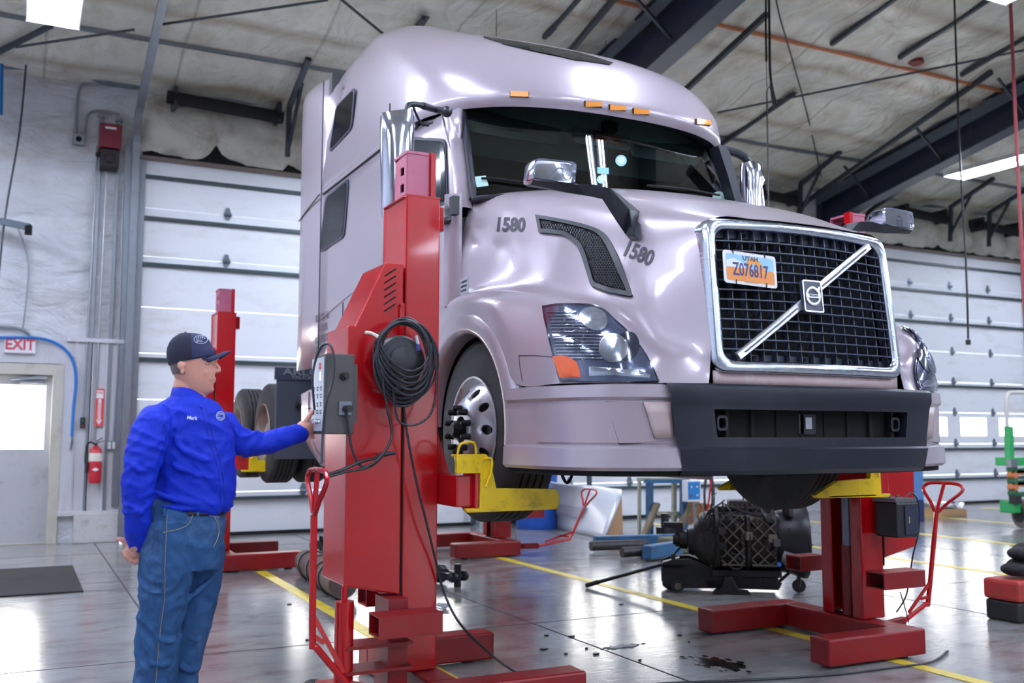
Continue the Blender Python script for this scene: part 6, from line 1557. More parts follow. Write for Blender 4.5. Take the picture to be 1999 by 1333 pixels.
# collar
mb = MB(); P0_ = ring(334, 402, 768, .075); 
colr = []
for (x0, x1, y, dp) in ((336, 400, 757, .068), (334, 403, 766, .076), (331, 407, 776, .086), (330, 410, 781, .092)): colr.append(ring(x0, x1, y, dp))
for r_ in colr:
    for i, p in enumerate(r_):
        t_ = 2*PI*i/24; fr_ = max(0, math.cos(t_-.35)); r_[i] = p - V(0, 0, .035*fr_**2)
mb.loops(colr, cap=False); mb.build('collar', M_shirt, shirt, smooth=60, solid=.004)
mb = MB(); q = [MM(392, 782, .085), MM(404, 776, .06), MM(402, 796, .10), MM(390, 794, .115)]; mb.add(q+[p+DX*.004 for p in q], [(0, 1, 2, 3), (7, 6, 5, 4), (0, 4, 5, 1), (1, 5, 6, 2), (2, 6, 7, 3), (3, 7, 4, 0)]); mb.build('collar_point', M_shirt, shirt, smooth=0)
bpy.context.view_layer.update()
def bvh_of(o):
    bpy.context.view_layer.update()
    me = o.data; M_ = o.matrix_world; return BVHTree.FromPolygons([tuple(M_ @ v.co) for v in me.vertices], [tuple(p.vertices) for p in me.polygons])
SB = bvh_of(shirt)
def onto(B, P, r_, nm, m, parent, off=.001, seg=4):
    mb = MB(); mb.tube([on_surf(p.x, p.y, B, off)[0] for p in cr([(a, b_, 0) for a, b_ in P], seg)], r_, 6); return mb.build(nm, m, parent)
onto(SB, [(401, 790), (410, 820), (418, 860), (430, 900), (438, 950), (438, 1000)], .0022, 'placket_seam', mat('shirt_seam', (8, 40, 160), .7), shirt)
onto(SB, [(393, 792), (402, 825), (409, 860), (421, 900), (430, 950), (430, 1000)], .0015, 'placket_seam', mat('shirt_seam', (0, 0, 0)), shirt)
onto(SB, [(312, 800), (322, 830), (325, 870), (318, 905)], .0018, 'sleeve_seam', mat('shirt_seam', (0, 0, 0)), shirt)
M_emb = mat('embroidery', (214, 224, 240), .7)
pxtext('Mark', 375, 816, (1, .10), (-.10, 1), 9.5, 1.0, 'name_embroidery', M_emb, SB, shirt, .002, .25)
for r_ in (11, 8): onto(SB, [(430+r_*.75*math.cos(t_*PI/6), 812+r_*.8*math.sin(t_*PI/6)) for t_ in range(13)], .0012, 'logo_ring', M_emb, shirt, .002, 2)
def pxmark(px, py, w_, h_, n, seed, nm, m, bvh, parent, off):
    t_ = MB(); scribble(t_, (0, 0, 0), (1, .1, 0), (-.1, 1, 0), w_, h_, n, seed, d=(0, 0, 1), th=0); b = MB(); b.add([on_surf(px+v.x, py-v.y, bvh, off)[0] for v in t_.v], t_.f); return b.build(nm, m, parent, smooth=0, weld=False)
pxmark(431, 809, 12, 4, 5, 3, 'logo_mark', M_emb, SB, shirt, .002); pxmark(430, 815, 9, 3.5, 4, 5, 'logo_mark', M_emb, SB, shirt, .002)
# jeans
mb = MB()
mb.loops([ring(a, b_, y, dp) for y, a, b_, dp in ((996, 295, 440, .130), (1010, 288, 440, .136), (1040, 287, 440, .14), (1080, 288, 438, .135), (1110, 292, 432, .12))])
limb(mb, LEG_N); limb(mb, LEG_F)
for P in ([(300, 1240, .13), (330, 1252, .14), (345, 1245, .11)], [(290, 1290, .13), (315, 1300, .135), (335, 1290, .11)], [(350, 1100, .13), (390, 1085, .1), (420, 1070, .06)], [(345, 1060, .15), (380, 1058, .13), (415, 1050, .1)], [(300, 1120, .16), (290, 1100, .14)], [(365, 1240, .0), (385, 1250, -.01), (392, 1245, -.04)], [(350, 1300, .0), (375, 1310, -.02), (384, 1300, -.05)], [(300, 1330, .12), (330, 1335, .12)], [(355, 1180, .1), (390, 1150, .05), (425, 1120, .0)]): fold(P, .011)
jeans = remesh(mb, 'jeans', M_jean, man, .0055, 5, .5, .012, (7, 7, 9))
JB = bvh_of(jeans); M_st = mat('jean_stitch', (150, 140, 120), .8); M_sd = mat('jean_seam', (46, 76, 116), .85)
onto(JB, [(322, 1005), (320, 1050), (318, 1110), (317, 1170), (308, 1240), (300, 1333)], .003, 'side_seam', M_sd, jeans)
onto(JB, [(326, 1005), (324, 1050), (322, 1110), (321, 1170), (312, 1240), (304, 1333)], .0012, 'stitching', M_st, jeans, .003)
onto(JB, [(318, 1040), (330, 1037), (350, 1032), (368, 1022), (376, 1005)], .0016, 'pocket_stitching', M_st, jeans, .003)
onto(JB, [(290, 1012), (301, 1014), (302, 1050), (296, 1072)], .0015, 'back_pocket_seam', M_sd, jeans, .002)
onto(JB, [(418, 1010), (426, 1030), (424, 1050), (416, 1068)], .0018, 'fly_seam', M_st, jeans, .003)
# belt
mb = MB(); mb.loops([ring(288, 444, y, .138) for y in (993, 1003)] , cap=False); bl = mb.build('belt', mat('belt_black', (24, 22, 24), .4), man, smooth=60, solid=.006)
mb = MB(); q = [MM(411, 996, .115), MM(431, 999, .085), MM(428, 1009, .09), MM(408, 1006, .12)]; mb.tube(q, .0025, 6, closed=True); mb.build('buckle', M_silver, bl)
for x in (322, 386): mb = MB(); mb.tube([on_surf(x, y, JB, .008)[0] for y in (992, 1000, 1008)], .006, 6); mb.build('belt_loop', M_jean, jeans)
# cap
mb = MB()
caps = [(650.5, 362, 384, .018), (652, 352, 393, .034), (656, 345, 401, .050), (662, 337, 408, .064), (670, 331, 413, .073), (680, 327, 417, .080), (690, 325.5, 420, .083), (698, 326, 421, .084), (706, 327, 421, .084), (714, 330, 421, .083)]
rr_ = []
for y, a, b_, dp in caps:
    R_ = ring(a, b_, y, dp, 0, 32)
    for i, p in enumerate(R_):
        t_ = 2*PI*i/32; f = max(0, (y-680)/34)   # front edge rides higher than the back
        R_[i] = p + V(0, 0, .048*f*(.5+.5*math.cos(t_)))
    rr_.append(R_)
mb.loops(rr_, cap=False); mb.f.append(tuple(range(32))); mb.mi.append(0)
capo = mb.build('cap', M_cap, man, smooth=60, solid=.003)
mb = MB(); mb.grid([[p + (p-MM(373, 700, 0)).normalized()*.002 for p in r_[8:25]] for r_ in rr_[1:]]); mb.build('cap_mesh_back', M_capm, capo, smooth=60)
br = []
for k in range(9):
    t_ = (k/8*2-1); a = t_*1.15
    inn = MM(373, 692, 0) + HX*(.108*math.cos(a)) + DX*(.084*math.sin(a)); inn.z += -.022*abs(t_)**2
    out = MM(373, 684, 0) + HX*(.108*math.cos(a)+.064*(1-.45*abs(t_)**2.2)) + DX*(.082*math.sin(a)); out.z += .006-.062*abs(t_)**1.6
    br.append([inn, inn.lerp(out, .5)+V(0, 0, .004), out])
mb = MB(); mb.grid(br); mb.build('brim', M_cap, capo, smooth=60, solid=.006)
CB = bvh_of(capo)
for r_ in (12,): onto(CB, [(391+r_*1.05*math.cos(t_*PI/6), 664+r_*.62*math.sin(t_*PI/6)) for t_ in range(13)], .001, 'cap_logo_ring', M_emb, capo, .007, 2)
pxmark(391, 661, 17, 5, 5, 7, 'cap_logo', M_emb, CB, capo, .008); pxmark(389, 667, 12, 4.5, 4, 8, 'cap_logo', M_emb, CB, capo, .008)
mb = MB(); mb.sphere(MM(362, 650, 0), .006); mb.build('cap_button', M_cap, capo)
# short hair at temples and nape
mb = MB(); HR = []
for y, a, b_, dp in HEAD[3:10]: HR.append(ring(a-1.2, b_, y, dp+.0022, 0, 32)[10:27])
nn = min(len(r_) for r_ in HR); mb.grid([r_[-nn:] for r_ in HR]); mb.build('hair', mat('hair_grey_brown', (112, 98, 92), .85, var=.3, vs=120, bump=.4, bs=400), man, smooth=60)
BB = bvh_of(body)
onto(BB, [(397, 704.5), (404, 702), (411, 702.5), (416, 704)], .0016, 'eyebrow', mat('brow', (120, 92, 80), .8), man, .0, 3)
onto(BB, [(400, 710.5), (405, 711.8), (410, 711)], .0014, 'eyelid', mat('eyelid', (96, 62, 58), .7), man, .0, 3)
onto(BB, [(409, 741.5), (414, 742), (420, 741.2)], .0011, 'lip_line', mat('lip', (140, 78, 76), .6), man, .0, 3)
# boots
for (x, y, d) in ((300, 1440, .0), (347, 1410, -.11)):
    p = MM(x, y, d); mb = MB(); F_ = (HX*.8+DX*.55).normalized(); S_ = V(-F_.y, F_.x, 0)
    rs_ = []
    for k in range(9):
        t_ = k/8; c = V(p.x, p.y, 0) + F_*lerp(-.10, .19, t_); h_ = lerp(.13, .055, smin(t_*1.3)) if k else .09; w_ = (.036, .043, .043, .041, .045, .05, .05, .042, .02)[k]
        rs_.append([c+S_*w_*math.cos(a)+V(0, 0, max(.0, h_*(.5+.5*math.sin(a)))) for a in [2*PI*i/16 for i in range(16)]])
    mb.loops(rs_); mb.build('boot', mat('boot_brown', (62, 46, 38), .6), man, smooth=60)
# ================================================================ PROPS
random.seed(11)
M_steel_dk = mat('greasy_steel', (58, 56, 56), .42, .5, var=.35, vs=9, dirt=(110, 104, 98), ds=8, damt=.6)
M_blk = mat('gear_black', (26, 27, 32), .38, .2, var=.2, vs=12)
M_rib = mat('rib_metal', (104, 98, 88), .45, .5, var=.2, vs=20)
M_case = mat('case_dark', (40, 37, 36), .5, .4, var=.35, vs=14, dirt=(84, 76, 66), ds=10, damt=.6)
JO = onz(1310, 1150); JE = onz(1555, 1155); JD = (JE-JO).normalized(); JP = V(JD.y, -JD.x, 0)
def J(a, b_, z): return V(JO.x, JO.y, 0) + JD*a + JP*b_ + V(0, 0, z)
def jbox(mb, a0, a1, b0, b1, z0, z1): 
    vs = [J(a, b_, z) for a in (a0, a1) for b_ in (b0, b1) for z in (z0, z1)]; mb.add(vs, [(0,1,3,2),(4,6,7,5),(0,4,5,1),(2,3,7,6),(0,2,6,4),(1,5,7,3)])
t = thing('transmission', 'dark greasy truck transmission with diamond ribs resting on the floor jack', 'transmission', tuple(J(.65, 0, .19)))
def case_ring(a, rb, z0, z1, n=20):
    c = (z0+z1)/2; h = (z1-z0)/2; return [J(a, rb*math.copysign(abs(math.cos(q))**.6, math.cos(q)), c+h*math.copysign(abs(math.sin(q))**.6, math.sin(q))) for q in [2*PI*i/n for i in range(n)]]
mb = MB(); mb.loops([case_ring(a, rb, z0, z1) for a, rb, z0, z1 in ((.20, .13, .30, .56), (.27, .20, .24, .66), (.36, .23, .21, .69), (.37, .26, .18, .72), (.40, .26, .18, .72), (.41, .23, .20, .69), (.62, .24, .195, .70), (.63, .265, .18, .72), (.655, .265, .18, .72), (.66, .24, .2, .70), (.88, .255, .19, .70))]); mb.build('gear_case', M_case, t, smooth=30)
mb = MB(); mb.lathe([(0, .0), (.24, .0), (.26, .04), (.27, .12), (.30, .20), (.315, .24), (.315, .27), (.28, .275), (.25, .15), (0, .1)], J(.88, 0, .43), JD, 40); mb.build('bell_housing', M_blk, t, smooth=30)
mb = MB(); mb.lathe([(0, -.10), (.045, -.10), (.05, -.05), (.075, -.045), (.085, .02), (.12, .03), (.14, .08), (0, .08)], J(.12, 0, .43), JD, 28); mb.build('output_yoke', M_blk, t, smooth=30)
mb = MB(); mb.prism([(-.02, -.05), (.05, -.05), (.05, .16), (-.12, .16), (-.12, .12), (-.02, .10)], J(.06, -.02, .42), JD, V(0, 0, 1), .05, JP); mb.build('yoke_ear', M_blk, t, smooth=0, bev=.01)
mb = MB()
for side in (1,):
    for (a0, a1) in ((.42, .61), (.67, .87)):
        n = 3; w_ = a1-a0; z0, z1 = .25, .66; st_ = w_/2.0
        for k in range(-4, 6):
            for sg in (1, -1):
                # clip diagonal lines to the rectangle
                pts = []
                for u_ in range(21):
                    a = a0+w_*u_/20; z = z0+(z1-z0)*.5 + sg*(a-a0-w_*.5)*1.0 + k*.105 - .05
                    if z0 <= z <= z1: pts.append((a, z))
                if len(pts) > 3: mb.bar(J(pts[0][0], .252, pts[0][1]), J(pts[-1][0], .258, pts[-1][1]), .022, .010)
        for z in (z0, z1): mb.bar(J(a0, .25, z), J(a1, .256, z), .02, .012)
mb.build('case_rib', M_rib, t, smooth=0, weld=False)
mb = MB(); jbox(mb, .46, .84, -.12, .14, .70, .735); jbox(mb, .50, .78, -.10, .12, .735, .78); mb.build('top_cover', M_steel_dk, t, smooth=0, bev=.01)
for k in range(9): mb = MB(); p = J(.48+.042*k, .135, .735); mb.cyl(p, p+V(0, 0, .014), .009, n=6); mb.build('bolt', M_rib, t, smooth=0)
for k in range(12):
    an = 2*PI*k/12; p = J(1.15, .29*math.cos(an), .43+.29*math.sin(an)); mb = MB(); mb.cyl(p-JD*.03, p+JD*.012, .011, n=6); mb.build('bolt', M_rib, t, smooth=0)
for P, r_ in (([(.44, .16, .70), (.50, .22, .73), (.62, .26, .69), (.78, .27, .66), (.86, .24, .70)], .010), ([(.28, .15, .62), (.33, .22, .70), (.42, .2, .76), (.46, .1, .78)], .008), ([(.30, .2, .60), (.26, .1, .74), (.22, .0, .72)], .005), ([(.34, .22, .62), (.36, .16, .80), (.40, .05, .84)], .004), ([(.80, .27, .5), (.86, .29, .42), (.84, .30, .33)], .010), ([(.62, .1, .78), (.64, .05, .9)], .006), ([(.86, .2, .60), (.80, .28, .62), (.74, .28, .72)], .014)):
    mb = MB(); mb.tube(cr([J(*p) for p in P], 5), r_, 8); mb.build('hose', M_blk, t)
mb = MB(); mb.cyl(J(.92, .27, .33), J(1.02, .30, .30), .05, n=12); mb.sphere(J(.95, .30, .30), .045); mb.build('slave_cylinder', mat('cast_aluminium', (120, 118, 120), .5, .6, var=.3, vs=30, bump=.6, bs=120), t, smooth=30)
mb = MB(); mb.cyl(J(.88, .30, .27), J(.88, .33, .27), .018, n=10); mb.build('blue_cap', M_blue, t)
mb = MB(); jbox(mb, .34, .92, -.16, .20, .14, .20); jbox(mb, .74, .9, -.12, .14, .08, .16); mb.build('oil_pan', M_blk, t, smooth=0, bev=.012)
random.seed(21)
for k in range(34):
    a = random.uniform(.30, .98); an = random.uniform(-.2, 1.35); r_ = .27 if a < .9 else .30; p = J(a, r_*math.cos(an)*1.0, .44+r_*math.sin(an)*(1.0 if an > 0 else .9)); w_ = random.uniform(.012, .034)
    mb = MB()
    if k % 3: mb.box(p-V(w_, w_, w_*.8), p+V(w_*1.2, w_, w_*1.1), Matrix.Rotation(random.uniform(0, 3), 3, 'Z'))
    else: mb.cyl(p-V(0, 0, w_), p+V(0, -.01, w_*1.4), w_*.7, n=10)
    mb.build('fitting', (M_steel_dk, M_case, M_blk, M_rib)[k % 4], t, smooth=0, bev=.003)
for k in range(9):
    a = random.uniform(.28, .9); b_ = random.uniform(.18, .27); q = [J(a+random.uniform(-.14, .14), b_+random.uniform(-.03, .03), random.uniform(.25, .78)) for _ in range(4)]
    mb = MB(); mb.tube(cr(q, 4), random.choice((.004, .006, .008)), 6); mb.build('hose', M_blk, t)
# floor jack
t = thing('floor_jack', 'long black floor jack with its handle lying out to the left', 'jack', tuple(J(.5, 0, 0)))
for b_ in (-.14, .12):
    mb = MB(); mb.prism([(-.08, .05), (-.08, .24), (.0, .27), (.16, .28), (.42, .19), (.86, .11), (.93, .09), (.90, .03), (.40, .035), (.0, .03)], J(0, b_, 0), JD, V(0, 0, 1), .015, JP); fr_ = mb.build('side_plate', M_blk, t, smooth=0, bev=.004)
mb = MB(); jbox(mb, -.07, .12, -.14, .135, .20, .23); jbox(mb, .30, .36, -.14, .135, .05, .10); jbox(mb, .80, .86, -.14, .135, .04, .09); mb.build('cross_plate', M_blk, t, smooth=0)
mb = MB(); mb.bar(J(.1, 0, .2), J(.70, 0, .13), .10, .05); mb.build('lift_arm', M_steel_dk, t, smooth=0, bev=.01)
for a, b_ in ((.01, -.12), (.05, .17), (-.02, .0)):
    mb = MB(); mb.lathe([(0, -.02), (.045, -.02), (.052, -.012), (.052, .012), (.045, .02), (0, .02)], J(a, b_, .054), JP, 24); mb.build('wheel', M_blk, t)
    mb = MB(); mb.cyl(J(a, b_+.02, .054), J(a, b_+.026, .054), .028, n=16); mb.build('wheel_hub', M_rib, t)
mb = MB(); mb.prism([(.34, .0), (.66, .0), (.64, .03), (.56, .035), (.50, .15), (.44, .15), (.42, .06), (.36, .03)], J(0, .14, 0), JD, V(0, 0, 1), .10, JP); mb.build('foot_plate', M_blk, t, smooth=0, bev=.006)
mb = MB(); mb.tube([J(.88, .05, .06), J(.95, .05, .12), J(1.03, .05, .19), J(1.14, .05, .20)], .014, 8); mb.bar(J(1.0, .05, .20), J(1.17, .05, .20), .05, .02); mb.build('caster_arm', M_steel_dk, t, smooth=30)
mb = MB(); mb.lathe([(0, -.022), (.05, -.022), (.058, -.012), (.058, .012), (.05, .022), (0, .022)], J(1.08, .05, .06), JP, 24); mb.build('caster_wheel', M_blk, t)
mb = MB(); mb.bar(J(1.08, .02, .19), J(1.08, .02, .055), .03, .008); mb.bar(J(1.08, .08, .19), J(1.08, .08, .055), .03, .008); mb.build('caster_fork', M_rib, t, smooth=0)
h1 = J(-.02, .05, .235); h0 = onz(1143, 1143, .02)
mb = MB(); mb.tube([h1+V(0, 0, .0), h0], .016, 10); mb.build('handle', M_blk, t); mb = MB(); mb.tube([h0, h0.lerp(h1, .16)], .020, 10); mb.build('handle_grip', mat('grip_green', (20, 30, 32), .6), t)
mb = MB(); mb.bar(J(-.06, .05, .22), J(.08, .05, .26), .10, .05); mb.cyl(J(.02, .05, .24), J(.02, .05, .31), .02); mb.tube([J(.02, .05, .30), J(.14, .02, .42), J(.2, .0, .44)], .010, 8); mb.build('release_lever', M_blk, t, smooth=0)
mb = MB(); jb = J(.42, .137, .155); mb.add([jb+JD*a+V(0, 0, z)+JP*.001 for a, z in ((0, -.03), (.15, -.03), (.15, .045), (0, .045))], [(0, 1, 2, 3)])
mb = MB(); mb.text('G', J(.445, .137, .155), JD, V(0, 0, 1), .075, .002, 1, .003, d=JP); mb.build('red_letter', mat('jack_red', (140, 50, 44), .6), t, smooth=0)
mb = MB(); scribble(mb, J(.555, .137, .175), JD, V(0, 0, 1), .13, .026, 4, 2, d=JP); scribble(mb, J(.555, .137, .140), JD, V(0, 0, 1), .13, .022, 5, 4, d=JP); mb.build('lettering', mat('jack_letters', (150, 134, 124), .6), t, smooth=0)

# ---- work stand in blue with control panel, behind
M_bl = mat('stand_blue', (44, 92, 132), .5, var=.2, vs=5, dirt=(60, 56, 50), ds=5, damt=.8)
M_pale = mat('stand_pale', (168, 168, 150), .5, var=.15, vs=5, dirt=(90, 84, 60), ds=6, damt=.8)
M_wood = mat('wood_brown', (150, 96, 56), .7, var=.25, vs=12, stretch=(1, 1, .2))
SY = 10.3
def B(x, y, Y=SY): return ony(x, y, Y)
t = thing('engine_stand', 'blue and pale steel stand on blue tube legs in front of the far doors', 'stand', tuple(onz(1290, 1060)))
for (x, y0, y1, Y, w_, m_) in ((1248, 936, 1046, SY, .035, M_pale), (1268, 938, 1050, SY-.1, .07, M_bl), (1316, 938, 1052, SY, .05, M_pale), (1335, 938, 1050, SY-.15, .08, M_bl)):
    mb = MB(); mb.bar(B(x, y0, Y), B(x, y1, Y), w_, w_); mb.build('post', m_, t, smooth=0)
for (x0, x1, y, Y, m_) in ((1245, 1342, 936, SY, M_pale), (1258, 1345, 939, SY-.12, M_bl), (1285, 1345, 984+18, SY-.05, M_pale)):
    mb = MB(); mb.bar(B(x0, y, Y), B(x1, y, Y), .05, .05); mb.build('top_rail', m_, t, smooth=0)
for P in ((1283, 982, 1256, 1048), (1345, 985, 1322, 1046)):
    mb = MB(); mb.bar(B(P[0], P[1], SY-.2), B(P[2], P[3], SY-.2), .10, .04); mb.build('brace', mat('brace_brown', (110, 98, 76), .6, .2, var=.3, vs=8), t, smooth=0)
for q0, q1, hh in (((1160, 1056), (1330, 1052), .12), ((1262, 1078), (1325, 1068), .14)):
    mb = MB(); mb.bar(onz(*q0, .1), onz(*q1, .1), .12, hh); mb.build('blue_leg', M_bl, t, smooth=0, bev=.01)
for x0, x1, y0, y1 in ((1153, 1262, 1066, 1062), (1214, 1300, 1078, 1074)):
    mb = MB(); mb.cyl(onz(x0, y0, .07), onz(x1, y1, .07), .055, n=16); mb.build('pipe_leg', M_steel_dk, t)
mb = MB(); mb.cyl(onz(1258, 1082, .05)-V(.02, 0, 0), onz(1258, 1082, .05)+V(.03, 0, 0), .06, n=18); mb.build('caster_wheel', M_blk, t)
mb = MB(); p = onz(1348, 1080); mb.box((p.x-.25, p.y, 0), (p.x+.25, p.y+.3, .17)); mb.build('base_block', mat('block_olive', (92, 92, 66), .7, var=.4, vs=14), t, smooth=0, bev=.02)
mb = MB(); mb.cyl(B(1298, 1002, SY-.3), B(1298, 1050, SY-.3), .05, n=10); mb.box(B(1290, 1030, SY-.3), B(1312, 1046, SY-.2)); mb.build('clamp', M_blk, t, smooth=0)
t = thing('control_panel', 'small blue and white control panel on a post beside the blue stand', 'control panel', tuple(B(1355, 1045, SY-.4)))
a = B(1341, 980, SY-.4); b_ = B(1368, 937, SY-.4)
mb = MB(); mb.box((a.x, SY-.4, a.z), (b_.x, SY-.3, b_.z)); mb.build('housing', M_plast, t, smooth=0, bev=.008)
mb = MB(); mb.box((a.x+.02, SY-.406, a.z+.03), (b_.x-.02, SY-.4, b_.z-.02)); mb.build('blue_face', mat('panel_blue', (40, 130, 200), .4), t, smooth=0)
for k in range(4):
    mb = MB(); c = V(lerp(a.x, b_.x, .3+.4*(k % 2)), SY-.406, lerp(a.z, b_.z, .3 if k < 2 else .7)); mb.cyl(c, c-V(0, .01, 0), .012, n=10); mb.build('button', M_plast if k else M_redd, t)
mb = MB(); mb.bar(B(1356, 980, SY-.35), B(1356, 1046, SY-.35), .03); mb.build('post', M_galv, t, smooth=0)
t = thing('wood_crate', 'brown wooden boards behind the control panel', 'boards', tuple(B(1365, 1040, SY+.1)))
for k in range(4): mb = MB(); p = B(1345+k*11, 978+k*2, SY+.1); q = B(1345+k*11, 1045, SY+.1); mb.box((p.x, SY+.1, q.z), (p.x+.08, SY+.13, p.z)); mb.build('board', M_wood, t, smooth=0)
mb = MB()
for k in range(7):
    r_ = .10+.008*k; c = B(1383+k*1.2, 968, SY-.25); mb.tube([c+V(r_*.55*math.cos(q), .01*k, r_*2.2*math.sin(q)) for q in [2*PI*i/20 for i in range(20)]], .009, 6, closed=True)
mb.tube(cr([B(1383, 990, SY-.25), B(1387, 1020, SY-.25), onz(1392, 1058, .012)], 5), .009, 6); tag(mb.build('cable_coil', M_cable, weld=False), 'black cable coil hanging beside the small control panel', 'cable')
mb = MB(); mb.tube(cr([B(1389, 930, SY-.3), B(1384, 975, SY-.3), B(1376, 1020, SY-.3), onz(1378, 1062, .012)], 5), .012, 8); tag(mb.build('red_hose', M_red), 'short red hose hanging by the cable coil', 'hose')

# ---- silver fairing panel leaning, with blue drum behind and cardboard
t = thing('fairing_panel', 'curved silver truck fairing leaning on the floor left of the blue stand', 'panel', tuple(onz(1110, 1045)))
M_fair = mat('fairing_silver', (204, 208, 216), .35, .2, var=.05, vs=3)
def FP(u_, v_):   # u across 0..1, v up 0..1
    bl, br, tl, tr_ = onz(1045, 1022), onz(1180, 1052), ony(1075, 940, 11.9), ony(1213, 958, 11.6)
    p = bl.lerp(br, u_).lerp(tl.lerp(tr_, u_), v_); return p + V(0, -.22*math.sin(PI*v_)*.7, .16*math.sin(PI*v_))
mb = MB(); mb.grid([[FP(i/16, j/16) for i in range(17)] for j in range(17)]); mb.build('shell', M_fair, t, smooth=60, solid=.02)
mb = MB(); mb.grid([[FP(.12+.5*i/6, .16+.14*j/3)+V(0, -.05, .03) for i in range(7)] for j in range(4)]); mb.build('recess', mat('fairing_grey', (160, 160, 172), .4, var=.1), t, smooth=0, solid=.05)
mb = MB(); mb.tube([FP(i/10, .62)+V(0, -.012, .008) for i in range(11)], .008, 6); mb.build('crease', M_steel_dk, t)
mb = MB(); mb.add([onz(1184, 1052)+V(.02, .08, .01), onz(1216, 1042), ony(1214, 975, 11.5), FP(1, .7)+V(.06, .15, 0)], [(0, 1, 2, 3)]); tag(mb.build('cardboard_sheet', mat('cardboard', (184, 146, 108), .8, var=.1), smooth=0, solid=.01), 'brown cardboard sheet at the right end of the silver fairing', 'cardboard')
M_bluep = mat('barrel_blue', (28, 84, 180), .45, var=.08)
p = ony(1078, 1000, 12.6); mb = MB(); mb.lathe([(0, 0), (.29, 0), (.30, .03), (.29, .3), (.305, .32), (.29, .34), (.29, .6), (.305, .62), (.29, .64), (.30, .9), (0, .9)], (p.x-.25, 12.6, 0), (0, 0, 1), 28); tag(mb.build('blue_barrel', M_bluep), 'bright blue drum seen between the front tire and the silver fairing', 'barrel')
t = thing('waste_bin', 'dark blue bin behind the front right red column', 'bin', tuple(onz(1797, 1015)))
p = onz(1795, 1018); mb = MB(); mb.box((p.x-.15, p.y, 0), (p.x+.12, p.y+.3, .33)); mb.build('base', mat('bin_navy', (34, 52, 100), .6), t, smooth=0, bev=.01); mb = MB(); mb.box((p.x-.15, p.y, .33), (p.x+.12, p.y+.3, .80)); mb.build('body', mat('bin_blue', (92, 134, 190), .5, var=.2, vs=6), t, smooth=0, bev=.01)
t = thing('packet', 'flat cardboard packet wrapped in clear plastic on the floor by the far door', 'packet', tuple(onz(1868, 1008)))
p = onz(1868, 1008); mb = MB(); mb.box((p.x-.35, p.y, 0), (p.x+.25, p.y+.5, .12)); mb.build('cardboard', mat('cardboard', (0, 0, 0)), t, smooth=0, bev=.01)
mb = MB(); random.seed(3); mb.grid([[(p.x-.32+.62*i/8, p.y+.02+.45*j/6, .125+.10*random.random()) for i in range(9)] for j in range(7)]); mb.build('plastic_wrap', mat('wrap', (214, 218, 226), .15, .3), t, smooth=0)

# ---- driveshafts and muffler lying on the floor
def shaft(name, label, p, q, r_, ends=True, m=M_steel_dk):
    t = thing(name, label, 'driveshaft', tuple(p)); d = (q-p).normalized(); sd = V(-d.y, d.x, 0)
    mb = MB(); mb.cyl(p, q, r_, n=24); mb.build('tube', m, t)
    mb = MB(); mb.cyl(q, q+d*.06, r_*.9, r_*.6, 20); mb.build('collar', M_blk, t)
    for s_ in (-1, 1): mb = MB(); mb.bar(q+d*.03+sd*s_*r_*.75, q+d*.22+sd*s_*r_*.85, r_*.8, r_*.7); mb.sphere(q+d*.22+sd*s_*r_*.85, r_*.6); mb.build('yoke_ear', M_blk, t, smooth=30)
    mb = MB(); c = q+d*.21; mb.cyl(c-sd*r_*1.3, c+sd*r_*1.3, r_*.4); mb.cyl(c-V(0, 0, r_*1.35), c+V(0, 0, r_*1.35), r_*.4); mb.build('cross_joint', M_blk, t)
shaft('driveshaft', 'driveshaft with black universal joint on the floor right of the nearest column', onz(760, 1105, .09), onz(862, 1120, .09), .08)
shaft('driveshaft', 'smaller dark driveshaft end on the floor near the far door', onz(690, 1042, .08), onz(640, 1056, .08), .06)
t = thing('exhaust_pipe', 'rusty brown wrapped exhaust pipe on the floor left of the nearest column', 'exhaust pipe', tuple(onz(600, 1110)))
p, q = onz(596, 1094, .13)+V(0, 0, 0), onz(670, 1140, .13); M_rust = mat('rust_brown', (98, 80, 78), .6, .3, var=.3, vs=9)
n_ = 9; mb = MB(); mb.tube([p.lerp(q, k/n_) for k in range(n_+1)], [.10]+[.125]*(n_-1)+[.12], 22); mb.build('pipe', M_rust, t)
for k in (2, 4, 6, 7):
    c = p.lerp(q, k/n_); d = (q-p).normalized(); mb = MB(); mb.tube([c+V(-d.y*math.cos(a)*.135+d.x*.03*math.sin(2*a), d.x*math.cos(a)*.135+d.y*.03*math.sin(2*a), .135*math.sin(a)+.0) for a in [2*PI*i/20 for i in range(20)]], (.010), 6, closed=True); mb.build('clamp_band', M_steel_dk, t)
mb = MB(); mb.prism([(0, 0), (.12, .01), (.10, .07), (.03, .10), (-.02, .05)], p+V(.05, -.02, .10), (1, 0, 0), (0, 0, 1), .02, (0, 1, 0)); mb.build('bracket', M_steel_dk, t, smooth=0)

